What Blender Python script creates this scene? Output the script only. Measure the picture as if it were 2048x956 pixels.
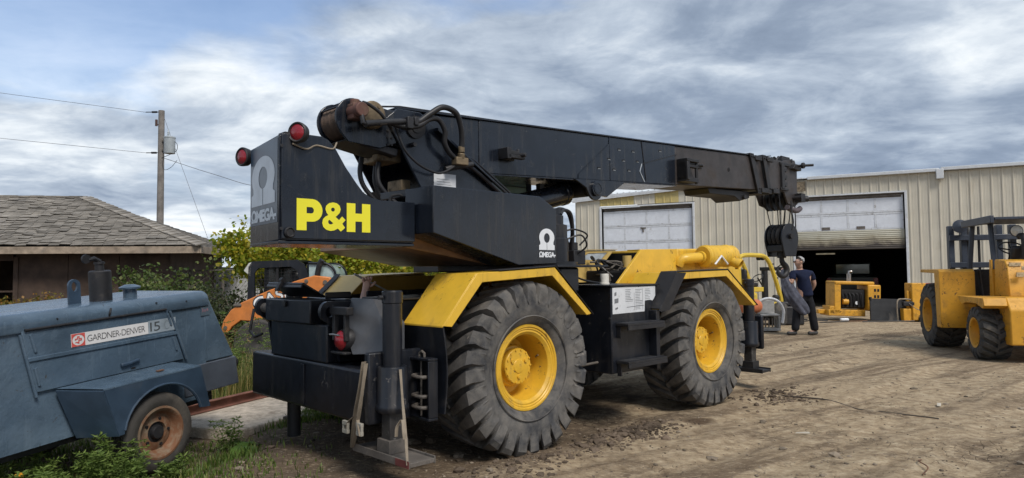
import bpy, bmesh, math, random
import numpy as np
from mathutils import Vector, Matrix, noise as mnoise
random.seed(7); rng = np.random.default_rng(11)
for o in list(bpy.data.objects): bpy.data.objects.remove(o)
S = bpy.context.scene; COL = S.collection
R = math.radians

# ---------------------------------------------------------------- camera
cam = bpy.data.cameras.new('camera'); camo = bpy.data.objects.new('camera', cam); COL.objects.link(camo)
cam.sensor_width = 36; cam.lens = 36 * 1380 / 2048; cam.clip_end = 6000; cam.clip_start = .05
camo.matrix_world = Matrix.Translation((0, 0, 1.5)) @ Matrix.Rotation(R(92.70), 4, 'X') @ Matrix.Rotation(R(-.6), 4, 'Z')
S.camera = camo

# ---------------------------------------------------------------- world: broken cloud over a Nishita sky
SUN_AZ, SUN_EL = R(150), R(50)          # azimuth clockwise from +Y (view direction): behind the camera, to the right
W = bpy.data.worlds.new('World'); S.world = W; W.use_nodes = True
nt = W.node_tree; nt.nodes.clear()
def N(t, ty, **k):
    n = t.nodes.new(ty)
    for a, b in k.items(): setattr(n, a, b)
    return n
def math_(t, op, a, b=None, c=None, clamp=False):
    n = t.nodes.new('ShaderNodeMath'); n.operation = op; n.use_clamp = clamp
    for i, x in enumerate((a, b, c)):
        if x is None: continue
        if isinstance(x, (int, float)): n.inputs[i].default_value = x
        else: t.links.new(x, n.inputs[i])
    return n.outputs[0]
def mix_(t, fac, a, b, blend='MIX'):
    n = t.nodes.new('ShaderNodeMix'); n.data_type = 'RGBA'; n.blend_type = blend
    for i, x in ((0, fac), (6, a), (7, b)):
        if isinstance(x, (int, float)): n.inputs[i].default_value = x
        elif isinstance(x, tuple): n.inputs[i].default_value = (*x, 1) if len(x) == 3 else x
        else: t.links.new(x, n.inputs[i])
    return n.outputs[2]
def ramp_(t, fac, stops, interp='LINEAR'):
    n = t.nodes.new('ShaderNodeValToRGB'); n.color_ramp.interpolation = interp
    e = n.color_ramp.elements
    while len(e) > 1: e.remove(e[0])
    for i, (p, c) in enumerate(stops):
        x = e[0] if i == 0 else e.new(p)
        x.position = p
        c = (c, c, c) if isinstance(c, (int, float)) else c
        x.color = (*c, 1)
    t.links.new(fac, n.inputs[0]); return n.outputs[0]
def noise_(t, vec, scale, detail=6, rough=.55, dist=0, lac=2.0):
    n = t.nodes.new('ShaderNodeTexNoise'); n.inputs['Scale'].default_value = scale
    n.inputs['Detail'].default_value = detail; n.inputs['Roughness'].default_value = rough
    n.inputs['Distortion'].default_value = dist; n.inputs['Lacunarity'].default_value = lac
    if vec is not None: t.links.new(vec, n.inputs['Vector'])
    return n.outputs[0]
def build_world():
    t = nt
    sky = N(t, 'ShaderNodeTexSky', sky_type='NISHITA', sun_disc=False)
    sky.sun_elevation = SUN_EL; sky.sun_rotation = SUN_AZ; sky.air_density = 1.0; sky.dust_density = 1.5
    tc = N(t, 'ShaderNodeTexCoord'); sp = N(t, 'ShaderNodeSeparateXYZ'); t.links.new(tc.outputs['Generated'], sp.inputs[0])
    x, y, z = sp.outputs
    zc = math_(t, 'ADD', math_(t, 'MAXIMUM', z, 0.0), .17)
    cb = N(t, 'ShaderNodeCombineXYZ')
    t.links.new(math_(t, 'DIVIDE', x, zc), cb.inputs[0]); t.links.new(math_(t, 'MULTIPLY', math_(t, 'DIVIDE', y, zc), 1.1), cb.inputs[1])
    cb.inputs[2].default_value = 5.8
    v = cb.outputs[0]
    big = noise_(t, v, .52, 4, .5, .3)
    med = noise_(t, v, 1.6, 9, .58, .5)
    fine = noise_(t, v, 5.2, 8, .6, .4)
    s = math_(t, 'ADD', math_(t, 'MULTIPLY', big, .62), math_(t, 'MULTIPLY', med, .38))
    s = math_(t, 'ADD', s, math_(t, 'MULTIPLY', fine, .15))
    # cloud bellies are thick overhead and thin out (brighter) where the layer is seen edge-on toward the horizon
    low = math_(t, 'POWER', math_(t, 'SUBTRACT', 1.0, math_(t, 'MAXIMUM', z, 0.0), None, True), 5.5)
    s = math_(t, 'ADD', s, math_(t, 'MULTIPLY', low, .15))
    cloud = ramp_(t, s, [(.47, (.13, .17, .24)), (.56, (.205, .255, .335)), (.63, (.35, .405, .48)), (.69, (.55, .595, .64)), (.755, (.76, .775, .775)), (.84, (.90, .895, .87))])
    cloud = mix_(t, 1.0, cloud, (10., 10., 10.), 'MULTIPLY')
    gapn = noise_(t, v, .9, 6, .5, .3)
    dv = N(t, 'ShaderNodeVectorMath', operation='DISTANCE'); t.links.new(v, dv.inputs[0]); dv.inputs[1].default_value = (-1.25, 1.95, 5.8)
    gapn = math_(t, 'ADD', gapn, math_(t, 'MULTIPLY', math_(t, 'SUBTRACT', 1.0, math_(t, 'DIVIDE', dv.outputs['Value'], .75), None, True), .15))   # the one wide break in the cloud, upper left
    gap = ramp_(t, gapn, [(.565, 0.0), (.66, 1.0)])
    gap = mix_(t, math_(t, 'MULTIPLY', low, 1.6, None, True), gap, (0., 0., 0.))
    skyc = mix_(t, 1.0, sky.outputs[0], (1.15, 1.15, 1.2), 'MULTIPLY')
    col = mix_(t, gap, cloud, skyc)
    bg = N(t, 'ShaderNodeBackground'); t.links.new(col, bg.inputs[0]); bg.inputs[1].default_value = .072
    out = N(t, 'ShaderNodeOutputWorld'); t.links.new(bg.outputs[0], out.inputs[0])
build_world()

# ---------------------------------------------------------------- sun through thin cloud
sl = bpy.data.lights.new('sun', 'SUN'); sl.energy = 1.4; sl.angle = R(20); sl.color = (1.0, .94, .86)
so = bpy.data.objects.new('sun', sl); COL.objects.link(so)
sd = Vector((math.sin(SUN_AZ) * math.cos(SUN_EL), math.cos(SUN_AZ) * math.cos(SUN_EL), math.sin(SUN_EL)))
so.rotation_euler = (-sd).to_track_quat('-Z', 'Y').to_euler(); so.location = (8, -8, 14)

vs = S.view_settings
vs.view_transform = 'Standard'; vs.look = 'None'; vs.exposure = 1.05; vs.gamma = 1; vs.use_curve_mapping = False
S.render.engine = 'CYCLES'

# ================================================================ helpers
MATS = {}
def mat(name, col, rough=.5, metal=0., var=.18, dirt=0., dcol=(.19, .15, .11), dscale=3., bump=0., bscale=40., vscale=6., spec=.5, coat=0., droughness=.85, col2=None, emis=None, trans=0., sharp=.1, chips=0., ccol=(.1, .1, .1), cscale=16., runs=0.):
    """procedural surface: base colour with slight variation, patches of dirt/wear with their own shape, fine relief"""
    if name in MATS: return MATS[name]
    m = bpy.data.materials.new(name); m.use_nodes = True; t = m.node_tree; b = t.nodes['Principled BSDF']
    tc = N(t, 'ShaderNodeTexCoord'); v = tc.outputs['Object']
    n1 = noise_(t, v, vscale, 5, .6)
    lo = tuple(max(0, c * (1 - var * 1.6)) for c in col); hi = tuple(min(1, c * (1 + var * 1.6)) for c in (col2 or col))
    c = ramp_(t, n1, [(.3, lo), (.7, hi)])
    rsock = None
    if dirt > 0:
        n2 = noise_(t, v, dscale, 8, .68, .4)
        th = .72 - dirt * .42
        msk = ramp_(t, n2, [(th - sharp, 0.0), (th + sharp, 1.0)])
        c = mix_(t, msk, c, dcol)
        rsock = math_(t, 'ADD', math_(t, 'MULTIPLY', msk, droughness - rough), rough, None, True)
    else:
        rsock = math_(t, 'ADD', math_(t, 'MULTIPLY', n1, .16), rough - .08, None, True)
    if runs:      # pale water runs and dust streaks down the plate
        mp = N(t, 'ShaderNodeMapping'); mp.inputs['Scale'].default_value = (9, 9, .7); t.links.new(v, mp.inputs[0])
        rn = noise_(t, mp.outputs[0], 1.6, 7, .65, .15)
        k = ramp_(t, math_(t, 'MULTIPLY', rn, ramp_(t, noise_(t, v, 1.1, 4), [(.35, .75), (.65, 1.08)])), [(.50, 0.0), (.68, runs)])
        c = mix_(t, k, c, dcol); rsock = math_(t, 'ADD', rsock, math_(t, 'MULTIPLY', k, .35), None, True)
    if chips:     # scuffs and chipped specks
        cn = noise_(t, v, cscale, 9, .75, .6); cm = ramp_(t, noise_(t, v, 2.3, 3), [(.4, .9), (.6, 1.08)])
        k = ramp_(t, math_(t, 'MULTIPLY', cn, cm), [(.72 - chips * .1, 0.0), (.735 - chips * .1, 1.0)])
        c = mix_(t, k, c, ccol); rsock = math_(t, 'ADD', rsock, math_(t, 'MULTIPLY', k, .3), None, True)
    t.links.new(c, b.inputs['Base Color']); t.links.new(rsock, b.inputs['Roughness'])
    b.inputs['Metallic'].default_value = metal; b.inputs['Specular IOR Level'].default_value = spec
    if coat: b.inputs['Coat Weight'].default_value = coat; b.inputs['Coat Roughness'].default_value = .12
    if trans:
        b.inputs['Transmission Weight'].default_value = trans; b.inputs['IOR'].default_value = 1.02
    if emis: b.inputs['Emission Color'].default_value = (*emis[0], 1); b.inputs['Emission Strength'].default_value = emis[1]
    if bump:
        n3 = noise_(t, v, bscale, 6, .62)
        bp = N(t, 'ShaderNodeBump'); bp.inputs['Strength'].default_value = min(1, bump); bp.inputs['Distance'].default_value = .02 * bump
        t.links.new(n3, bp.inputs['Height']); t.links.new(bp.outputs[0], b.inputs['Normal'])
    MATS[name] = m; return m

class MB:
    """collects shapes; build() links them as ONE mesh object"""
    def __init__(s): s.v = []; s.f = []
    def add(s, v, f):
        o = len(s.v); s.v += [tuple(p) for p in v]; s.f += [tuple(i + o for i in q) for q in f]; return s
    def box(s, x0, x1, y0, y1, z0, z1, M=None):
        v = [Vector((x, y, z)) for x in (x0, x1) for y in (y0, y1) for z in (z0, z1)]
        if M is not None: v = [M @ p for p in v]
        return s.add(v, [(0, 1, 3, 2), (4, 6, 7, 5), (0, 4, 5, 1), (2, 3, 7, 6), (0, 2, 6, 4), (1, 5, 7, 3)])
    def prism(s, pts, ax, lo, hi, M=None):
        n = len(pts)
        mk = {'y': lambda p, h: (p[0], h, p[1]), 'x': lambda p, h: (h, p[0], p[1]), 'z': lambda p, h: (p[0], p[1], h)}[ax]
        v = [Vector(mk(p, h)) for h in (lo, hi) for p in pts]
        if M is not None: v = [M @ p for p in v]
        return s.add(v, [tuple(range(n)), tuple(range(2 * n - 1, n - 1, -1))] + [(i, (i + 1) % n, (i + 1) % n + n, i + n) for i in range(n)])
    def cyl(s, p0, p1, r0, r1=None, n=20, cap=True):
        return s.tube([p0, p1], [r0, r0 if r1 is None else r1], n, cap)
    def tube(s, pts, r, n=10, cap=True):
        pts = [Vector(p) for p in pts]; m = len(pts)
        rs = r if isinstance(r, (list, tuple)) else [r] * m
        d0 = (pts[1] - pts[0]).normalized(); up = Vector((0, 0, 1)) if abs(d0.z) < .9 else Vector((1, 0, 0))
        u = d0.cross(up).normalized(); V = []
        for i, p in enumerate(pts):
            d = (pts[min(i + 1, m - 1)] - pts[max(i - 1, 0)]).normalized()
            u = (u - d * u.dot(d)).normalized(); w = d.cross(u)
            V += [p + (u * math.cos(a) + w * math.sin(a)) * rs[i] for a in (2 * math.pi * k / n for k in range(n))]
        F = [(i * n + k, i * n + (k + 1) % n, (i + 1) * n + (k + 1) % n, (i + 1) * n + k) for i in range(m - 1) for k in range(n)]
        if cap: F += [tuple(range(n - 1, -1, -1)), tuple((m - 1) * n + k for k in range(n))]
        return s.add(V, F)
    def lathe(s, prof, c, ax='y', n=40, close=False):
        """prof: (radius, axial) pairs"""
        V = []; c = Vector(c); m = len(prof)
        for (ra, a) in prof:
            for k in range(n):
                t = 2 * math.pi * k / n; q, w = ra * math.cos(t), ra * math.sin(t)
                V.append(c + Vector({'y': (q, a, w), 'x': (a, q, w), 'z': (q, w, a)}[ax]))
        F = [(i * n + k, i * n + (k + 1) % n, (i + 1) % m * n + (k + 1) % n, (i + 1) % m * n + k) for i in range(m if close else m - 1) for k in range(n)]
        return s.add(V, F)
    def disc(s, c, r, ax='y', t=.01, n=24):
        d = {'x': Vector((1, 0, 0)), 'y': Vector((0, 1, 0)), 'z': Vector((0, 0, 1))}[ax]
        return s.cyl(Vector(c) - d * t / 2, Vector(c) + d * t / 2, r, n=n)
    def build(s, name, m, parent=None, bevel=0, smooth=38, M=None, sub=0, fix=True):
        me = bpy.data.meshes.new(name); me.from_pydata(s.v, [], s.f)
        if M is not None: me.transform(M)
        if fix:
            b = bmesh.new(); b.from_mesh(me); bmesh.ops.recalc_face_normals(b, faces=b.faces); b.to_mesh(me); b.free()
        if smooth:
            me.polygons.foreach_set('use_smooth', [True] * len(me.polygons)); me.set_sharp_from_angle(angle=R(smooth))
        o = bpy.data.objects.new(name, me); COL.objects.link(o)
        if m is not None: me.materials.append(m)
        if parent is not None: o.parent = parent
        if bevel:
            q = o.modifiers.new('bevel', 'BEVEL'); q.width = bevel; q.segments = 2; q.limit_method = 'ANGLE'; q.angle_limit = R(35)
        if sub:
            q = o.modifiers.new('sub', 'SUBSURF'); q.levels = sub; q.render_levels = sub
        return o
def smooth_path(pts, k=6):
    """Catmull-Rom through the points"""
    P = [Vector(p) for p in pts]; P = [P[0] * 2 - P[1]] + P + [P[-1] * 2 - P[-2]]; out = []
    for i in range(1, len(P) - 2):
        a, b, c, d = P[i - 1:i + 3]
        for j in range(k):
            t = j / k
            out.append(.5 * ((2 * b) + (c - a) * t + (2 * a - 5 * b + 4 * c - d) * t * t + (3 * b - a - 3 * c + d) * t ** 3))
    out.append(P[-2]); return out
def tag(o, label, cat, group=None, kind=None):
    if label: o['label'] = label
    if cat: o['category'] = cat
    if group: o['group'] = group
    if kind: o['kind'] = kind
    return o
def empty(name, loc, heading=90., pitch=0.):
    """Empty whose local x points `heading` degrees right of +Y (the view direction)"""
    o = bpy.data.objects.new(name, None); COL.objects.link(o); o.empty_display_size = .2
    o.location = loc; o.rotation_euler = (0, R(-pitch), R(90 - heading)); return o
def copy_tree(o, parent=None):
    c = o.copy(); COL.objects.link(c); c.parent = parent
    for ch in list(o.children): copy_tree(ch, c)
    return c
def shape2d(outer, holes=()):
    """flat filled outline -> (verts, faces) in xy"""
    cu = bpy.data.curves.new('t', 'CURVE'); cu.dimensions = '2D'; cu.fill_mode = 'BOTH'
    for loop in (outer, *holes):
        sp = cu.splines.new('POLY'); sp.points.add(len(loop) - 1); sp.use_cyclic_u = True
        for p, q in zip(sp.points, loop): p.co = (q[0], q[1], 0, 1)
    return _tomesh(cu)
def text2d(body, bold=0., spacing=1.):
    cu = bpy.data.curves.new('t', 'FONT'); cu.body = body; cu.offset = bold; cu.space_character = spacing; cu.fill_mode = 'FRONT'
    return _tomesh(cu)
def _tomesh(cu):
    o = bpy.data.objects.new('t', cu); COL.objects.link(o); bpy.context.view_layer.update()
    me = bpy.data.meshes.new_from_object(o.evaluated_get(bpy.context.evaluated_depsgraph_get()))
    v = [tuple(q.co) for q in me.vertices]; f = [tuple(p.vertices) for p in me.polygons]
    bpy.data.objects.remove(o); bpy.data.curves.remove(cu); bpy.data.meshes.remove(me); return v, f
def flat(name, vf, m, parent, org, u, v, w, h=None, lift=0.):
    """lay a 2D shape as print on a surface: org = lower left corner, u/v = directions, w/h = size"""
    vs_, fs = vf; a = np.array(vs_)[:, :2]; lo = a.min(0); sz = a.max(0) - lo
    if h is None: h = w * sz[1] / sz[0]
    u, v, org = Vector(u).normalized(), Vector(v).normalized(), Vector(org); n = u.cross(v)
    mb = MB(); mb.add([org + u * ((p[0] - lo[0]) / sz[0] * w) + v * ((p[1] - lo[1]) / sz[1] * h) + n * lift for p in a], fs)
    return mb.build(name, m, parent, smooth=0, fix=False)
def circle(cx, cy, rx, ry=None, n=28, a0=0, a1=360):
    ry = rx if ry is None else ry
    return [(cx + rx * math.cos(R(a0 + (a1 - a0) * i / n)), cy + ry * math.sin(R(a0 + (a1 - a0) * i / n))) for i in range(n if a1 - a0 == 360 else n + 1)]

# ================================================================ materials
BLK = mat('black_machine_paint', (.010, .012, .017), .34, coat=.1, spec=.4, chips=.7, ccol=(.09, .085, .08), runs=.5, var=.2, dirt=.1, dcol=(.05, .045, .04), dscale=5, bump=.12, bscale=6, droughness=.6)
BLKG = mat('black_glossy_paint', (.010, .0135, .021), .2, coat=.15, spec=.4, chips=.4, ccol=(.06, .06, .062), runs=.5, var=.15, dirt=.03, dcol=(.05, .048, .045), dscale=4, bump=.1, bscale=3.5, droughness=.5)
BLKM = mat('black_matt_steel', (.014, .014, .016), .55, var=.25, dirt=.15, dcol=(.06, .052, .045), dscale=9, bump=.2, bscale=30)
BRNB = mat('weathered_brown_black_paint', (.036, .031, .030), .5, var=.25, dirt=.2, dcol=(.052, .042, .036), dscale=2.5, bump=.1, bscale=12)
YEL = mat('yellow_machine_paint', (.70, .43, .04), .36, chips=.75, ccol=(.16, .09, .03), runs=.6, var=.06, dirt=.1, dcol=(.36, .22, .05), dscale=4, bump=.06, bscale=5)
YELF = mat('pale_yellow_paint', (.66, .46, .15), .42, var=.06, dirt=.12, dcol=(.45, .32, .12), dscale=4)  # paler yellow for the left fender and engine cowl
YELR = mat('yellow_rim_paint', (.66, .39, .03), .4, chips=.8, ccol=(.12, .07, .03), runs=.3, var=.08, dirt=.14, dcol=(.30, .19, .06), dscale=7)
RUB = mat('dusty_tyre_rubber', (.050, .0515, .055), .72, var=.25, dirt=.45, dcol=(.18, .168, .15), chips=.8, ccol=(.21, .19, .165), dscale=5, bump=.35, bscale=28, droughness=.92, spec=.3, sharp=.16)
RUBH = mat('black_hose_rubber', (.014, .014, .016), .5, var=.2)
DKIN = mat('dark_interior', (.006, .006, .007), .8, var=.2)
STEEL = mat('bare_steel', (.35, .34, .33), .35, metal=.9, var=.15, dirt=.2, dcol=(.15, .12, .1))
RUST = mat('rusty_steel', (.13, .065, .038), .85, var=.35, dirt=.3, dcol=(.22, .12, .06), dscale=9, bump=.4)
DUSTS = mat('dusty_worn_steel', (.12, .105, .09), .7, var=.3, dirt=.3, dcol=(.06, .055, .05), dscale=12, bump=.3)
WHT = mat('white_decal', (.72, .75, .78), .45, var=.04, dirt=.03, dcol=(.4, .42, .44), dscale=9)
YLET = mat('yellow_lettering', (.80, .74, .03), .4, var=.02)
PAPER = mat('weathered_paper', (.62, .64, .66), .7, var=.05, dirt=.12, dcol=(.4, .4, .39), dscale=14)
INK = mat('faded_ink', (.16, .17, .18), .8, var=.2)
REDL = mat('red_lamp_lens', (.24, .010, .018), .22, var=.15, spec=.7)
GLASSG = mat('green_tinted_glass', (.30, .46, .42), .06, var=.03, spec=.8)
STRAP = mat('beige_webbing', (.24, .20, .15), .85, var=.2, bump=.3, bscale=90)
BRASS = mat('dirty_brass_casting', (.20, .15, .09), .55, metal=.4, var=.3, dirt=.2, dcol=(.05, .04, .03), dscale=14)
# ================================================================ ground
def vnoise(x, y, seed=0):
    xi = np.floor(x).astype(np.int64); yi = np.floor(y).astype(np.int64); xf = x - xi; yf = y - yi
    def h(a, b):
        n = (a * 374761393 + b * 668265263 + seed * 1442695041) & 0x7fffffff
        n = ((n ^ (n >> 13)) * 1274126177) & 0x7fffffff
        return ((n ^ (n >> 16)) & 0xffff) / 65535.0
    u = xf * xf * (3 - 2 * xf); w = yf * yf * (3 - 2 * yf)
    return (h(xi, yi) * (1 - u) + h(xi + 1, yi) * u) * (1 - w) + (h(xi, yi + 1) * (1 - u) + h(xi + 1, yi + 1) * u) * w - .5
def fbm(x, y, s, oct=4, seed=0):
    t = 0; a = 1
    for i in range(oct): t = t + a * vnoise(x * s * 2 ** i, y * s * 2 ** i, seed + i); a *= .5
    return t
def sst(a, b, x): t = np.clip((x - a) / (b - a), 0, 1); return t * t * (3 - 2 * t)
def gz(x, y):
    x = np.asarray(x, float); y = np.asarray(y, float)
    d = np.hypot(x, y)
    near = np.clip(1 - (d - 14) / 30, .0, 1)
    z = .045 * fbm(x, y, .35, 3, 1) * near
    z = z - .15 * sst(-2.0, -2.9, x) * sst(9.5, 7.5, y)                       # dip where the compressor stands
    z = z + .016 * fbm(x, y, 3.1, 4, 5) * near
    rough = sst(.1, .35, vnoise(x * .8, y * .8, 31) + .1)
    z = z + .020 * np.abs(fbm(x, y, 9, 3, 9)) * near * (.35 + rough)
    # wheel ruts running along the yard, and the lip pushed up beside the crane's rear tyre
    c = math.cos(R(46.3)); s_ = math.sin(R(46.3))
    fx = (x + .685) * s_ + (y - 6.602) * c; rx = (x + .685) * c - (y - 6.602) * s_
    for r0 in (.95, -.95, 2.3, 2.75, 3.7, 4.3):
        dd = rx - r0 + .12 * np.sin(fx * .5 + r0)
        z = z - (.045 * np.exp(-(dd / .2) ** 2) - .018 * np.exp(-((np.abs(dd) - .36) / .09) ** 2)) * near * (.6 + .8 * vnoise(fx * 1.5, rx, 44))
    z = z + .07 * np.exp(-((rx - 1.34) / .10) ** 2) * np.exp(-((fx - 1.15) / .42) ** 2) * (.8 + vnoise(x * 12, y * 12, 3))
    z = z + .05 * np.exp(-((rx - 1.38) / .12) ** 2) * np.exp(-((fx + .5) / .5) ** 2) * (.6 + vnoise(x * 14, y * 14, 6))
    # flat pads below the parked machines
    for (px_, py_, ra) in ((7.9, 12.3, 2.0), (6.45, 15.6, .8)):
        k = sst(ra * 1.5, ra * .7, np.hypot(x - px_, y - py_)); z = z * (1 - .8 * k)
    return z
def axis(lo, hi, step, far):
    a = list(np.arange(lo, hi, step)); s = step; v = hi; out = []
    while v < far: out.append(v); s *= 1.22; v += s
    out.append(far); s = step; v = lo; pre = []
    while v > -far: s *= 1.22; v -= s; pre.append(max(v, -far))
    return np.array(pre[::-1] + a + out)
def make_ground():
    xs = axis(-6.0, 10.5, .045, 2500.); ys = axis(3.6, 12.5, .045, 2500.)
    X, Y = np.meshgrid(xs, ys); Z = gz(X, Y)
    Z[np.hypot(X, Y) > 200] = 0
    n, m = X.shape
    V = np.stack([X, Y, Z], -1).reshape(-1, 3)
    i = np.arange(n * m).reshape(n, m)
    F = np.stack([i[:-1, :-1], i[:-1, 1:], i[1:, 1:], i[1:, :-1]], -1).reshape(-1, 4)
    me = bpy.data.meshes.new('ground'); me.vertices.add(len(V)); me.vertices.foreach_set('co', V.ravel())
    me.loops.add(F.size); me.polygons.add(len(F)); me.loops.foreach_set('vertex_index', F.ravel())
    me.polygons.foreach_set('loop_start', np.arange(0, F.size, 4)); me.polygons.foreach_set('loop_total', np.full(len(F), 4))
    me.update(calc_edges=True); me.polygons.foreach_set('use_smooth', [True] * len(F))
    o = bpy.data.objects.new('ground', me); COL.objects.link(o); o['kind'] = 'structure'
    m_ = bpy.data.materials.new('packed_dirt_yard'); m_.use_nodes = True; t = m_.node_tree; b = t.nodes['Principled BSDF']
    tc = N(t, 'ShaderNodeTexCoord'); v = tc.outputs['Object']
    n_big = noise_(t, v, .33, 5, .6, .6); n_mid = noise_(t, v, 1.7, 7, .65, .5); n_f = noise_(t, v, 9, 8, .7); n_ff = noise_(t, v, 55, 6, .7)
    dry = ramp_(t, n_f, [(.30, (.18, .13, .082)), (.5, (.37, .287, .187)), (.68, (.53, .435, .305))])
    damp_shade_col = ramp_(t, n_f, [(.3, (.062, .046, .034)), (.7, (.15, .112, .08))])
    sp = N(t, 'ShaderNodeSeparateXYZ'); t.links.new(v, sp.inputs[0])
    # damp, oily soil lies on the left of the yard; round the crane shade is painted in too; dry straw coloured crust to the right
    side = math_(t, 'MULTIPLY', math_(t, 'ADD', sp.outputs[0], 1.2), .13)
    far_ = math_(t, 'MULTIPLY', math_(t, 'SUBTRACT', sp.outputs[1], 6.5), .035)
    damp_shade = math_(t, 'SUBTRACT', math_(t, 'ADD', math_(t, 'MULTIPLY', n_big, .55), math_(t, 'MULTIPLY', n_mid, .62)), math_(t, 'ADD', math_(t, 'MINIMUM', side, .22), math_(t, 'MINIMUM', far_, .2)))
    cd_ = N(t, 'ShaderNodeVectorMath', operation='DISTANCE'); t.links.new(v, cd_.inputs[0]); cd_.inputs[1].default_value = (.1, 7.5, 0)      # crane's shadow deepened in the soil colour, over damp ground
    damp_shade = math_(t, 'ADD', damp_shade, math_(t, 'MULTIPLY', math_(t, 'SUBTRACT', 1.0, math_(t, 'DIVIDE', cd_.outputs['Value'], 2.4), None, True), .34))
    damp_shade_mask = ramp_(t, damp_shade, [(.40, 0.0), (.56, 1.0)])
    c = mix_(t, math_(t, 'MULTIPLY', damp_shade_mask, .92), dry, damp_shade_col)
    # compacted tyre tracks: darker, damper bands along the driving direction
    mt_ = N(t, 'ShaderNodeMapping', vector_type='TEXTURE'); mt_.inputs['Rotation'].default_value = (0, 0, R(38)); mt_.inputs['Scale'].default_value = (5.5, .55, 1); t.links.new(v, mt_.inputs[0])
    trk = noise_(t, mt_.outputs[0], 1.0, 6, .6, .8); c = mix_(t, ramp_(t, trk, [(.48, 0.0), (.60, .82)]), c, (.145, .105, .07))
    c = mix_(t, ramp_(t, n_mid, [(.54, 0.0), (.66, .7)]), c, (.11, .08, .055))
    # pale straw flecks and grit
    mp = N(t, 'ShaderNodeMapping'); mp.inputs['Scale'].default_value = (1, 3.2, 1); mp.inputs['Rotation'].default_value = (0, 0, R(-25)); t.links.new(v, mp.inputs[0])
    st_ = noise_(t, mp.outputs[0], 13, 8, .72); c = mix_(t, ramp_(t, st_, [(.55, 0.0), (.64, .8)]), c, (.52, .42, .28))
    c = mix_(t, ramp_(t, st_, [(.30, .75), (.42, 0.0)]), c, (.07, .052, .038))
    vo = N(t, 'ShaderNodeTexVoronoi', feature='F1'); vo.inputs['Scale'].default_value = 38; t.links.new(v, vo.inputs['Vector'])
    grit = ramp_(t, vo.outputs['Distance'], [(.10, 1.0), (.2, 0.0)]); gr2 = math_(t, 'MULTIPLY', grit, ramp_(t, noise_(t, v, 21, 3), [(.52, 0.0), (.6, 1.0)]))
    c = mix_(t, gr2, c, mix_(t, vo.outputs['Color'], (.12, .1, .08), (.55, .5, .42)))
    # shrinkage cracks in the dry crust
    wv = N(t, 'ShaderNodeMix', data_type='VECTOR'); wv.inputs[0].default_value = .12; t.links.new(v, wv.inputs[4])
    nz = N(t, 'ShaderNodeTexNoise'); nz.inputs['Scale'].default_value = 4; t.links.new(v, nz.inputs[0]); t.links.new(nz.outputs['Color'], wv.inputs[5])
    vc = N(t, 'ShaderNodeTexVoronoi', feature='DISTANCE_TO_EDGE'); vc.inputs['Scale'].default_value = 11; t.links.new(wv.outputs[1], vc.inputs['Vector'])
    crk = math_(t, 'MULTIPLY', ramp_(t, vc.outputs['Distance'], [(.0, 1.0), (.035, 0.0)]), ramp_(t, noise_(t, v, .8, 4), [(.53, 0.0), (.64, 1.0)]))
    c = mix_(t, math_(t, 'MULTIPLY', crk, .7), c, (.07, .052, .04))
    # oil stain
    gm = N(t, 'ShaderNodeVectorMath', operation='DISTANCE'); t.links.new(v, gm.inputs[0]); gm.inputs[1].default_value = (1.83, 6.95, 0)
    stain = ramp_(t, math_(t, 'ADD', gm.outputs['Value'], math_(t, 'MULTIPLY', n_mid, .3)), [(.24, 1.0), (.34, 0.0)])
    c = mix_(t, math_(t, 'MULTIPLY', stain, .8), c, (.06, .035, .022))
    t.links.new(c, b.inputs['Base Color']); b.inputs['Roughness'].default_value = .95; b.inputs['Specular IOR Level'].default_value = .15
    h = math_(t, 'ADD', math_(t, 'MULTIPLY', n_f, .6), math_(t, 'MULTIPLY', n_ff, .35)); h = math_(t, 'ADD', h, math_(t, 'MULTIPLY', st_, .5))
    h = math_(t, 'SUBTRACT', h, math_(t, 'MULTIPLY', crk, .5)); h = math_(t, 'ADD', h, math_(t, 'MULTIPLY', gr2, .3))
    bp = N(t, 'ShaderNodeBump'); bp.inputs['Strength'].default_value = .9; bp.inputs['Distance'].default_value = .032; t.links.new(h, bp.inputs['Height']); t.links.new(bp.outputs[0], b.inputs['Normal'])
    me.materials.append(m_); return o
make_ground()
def gzz(x, y): return float(gz(np.array([x]), np.array([y]))[0])

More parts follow.
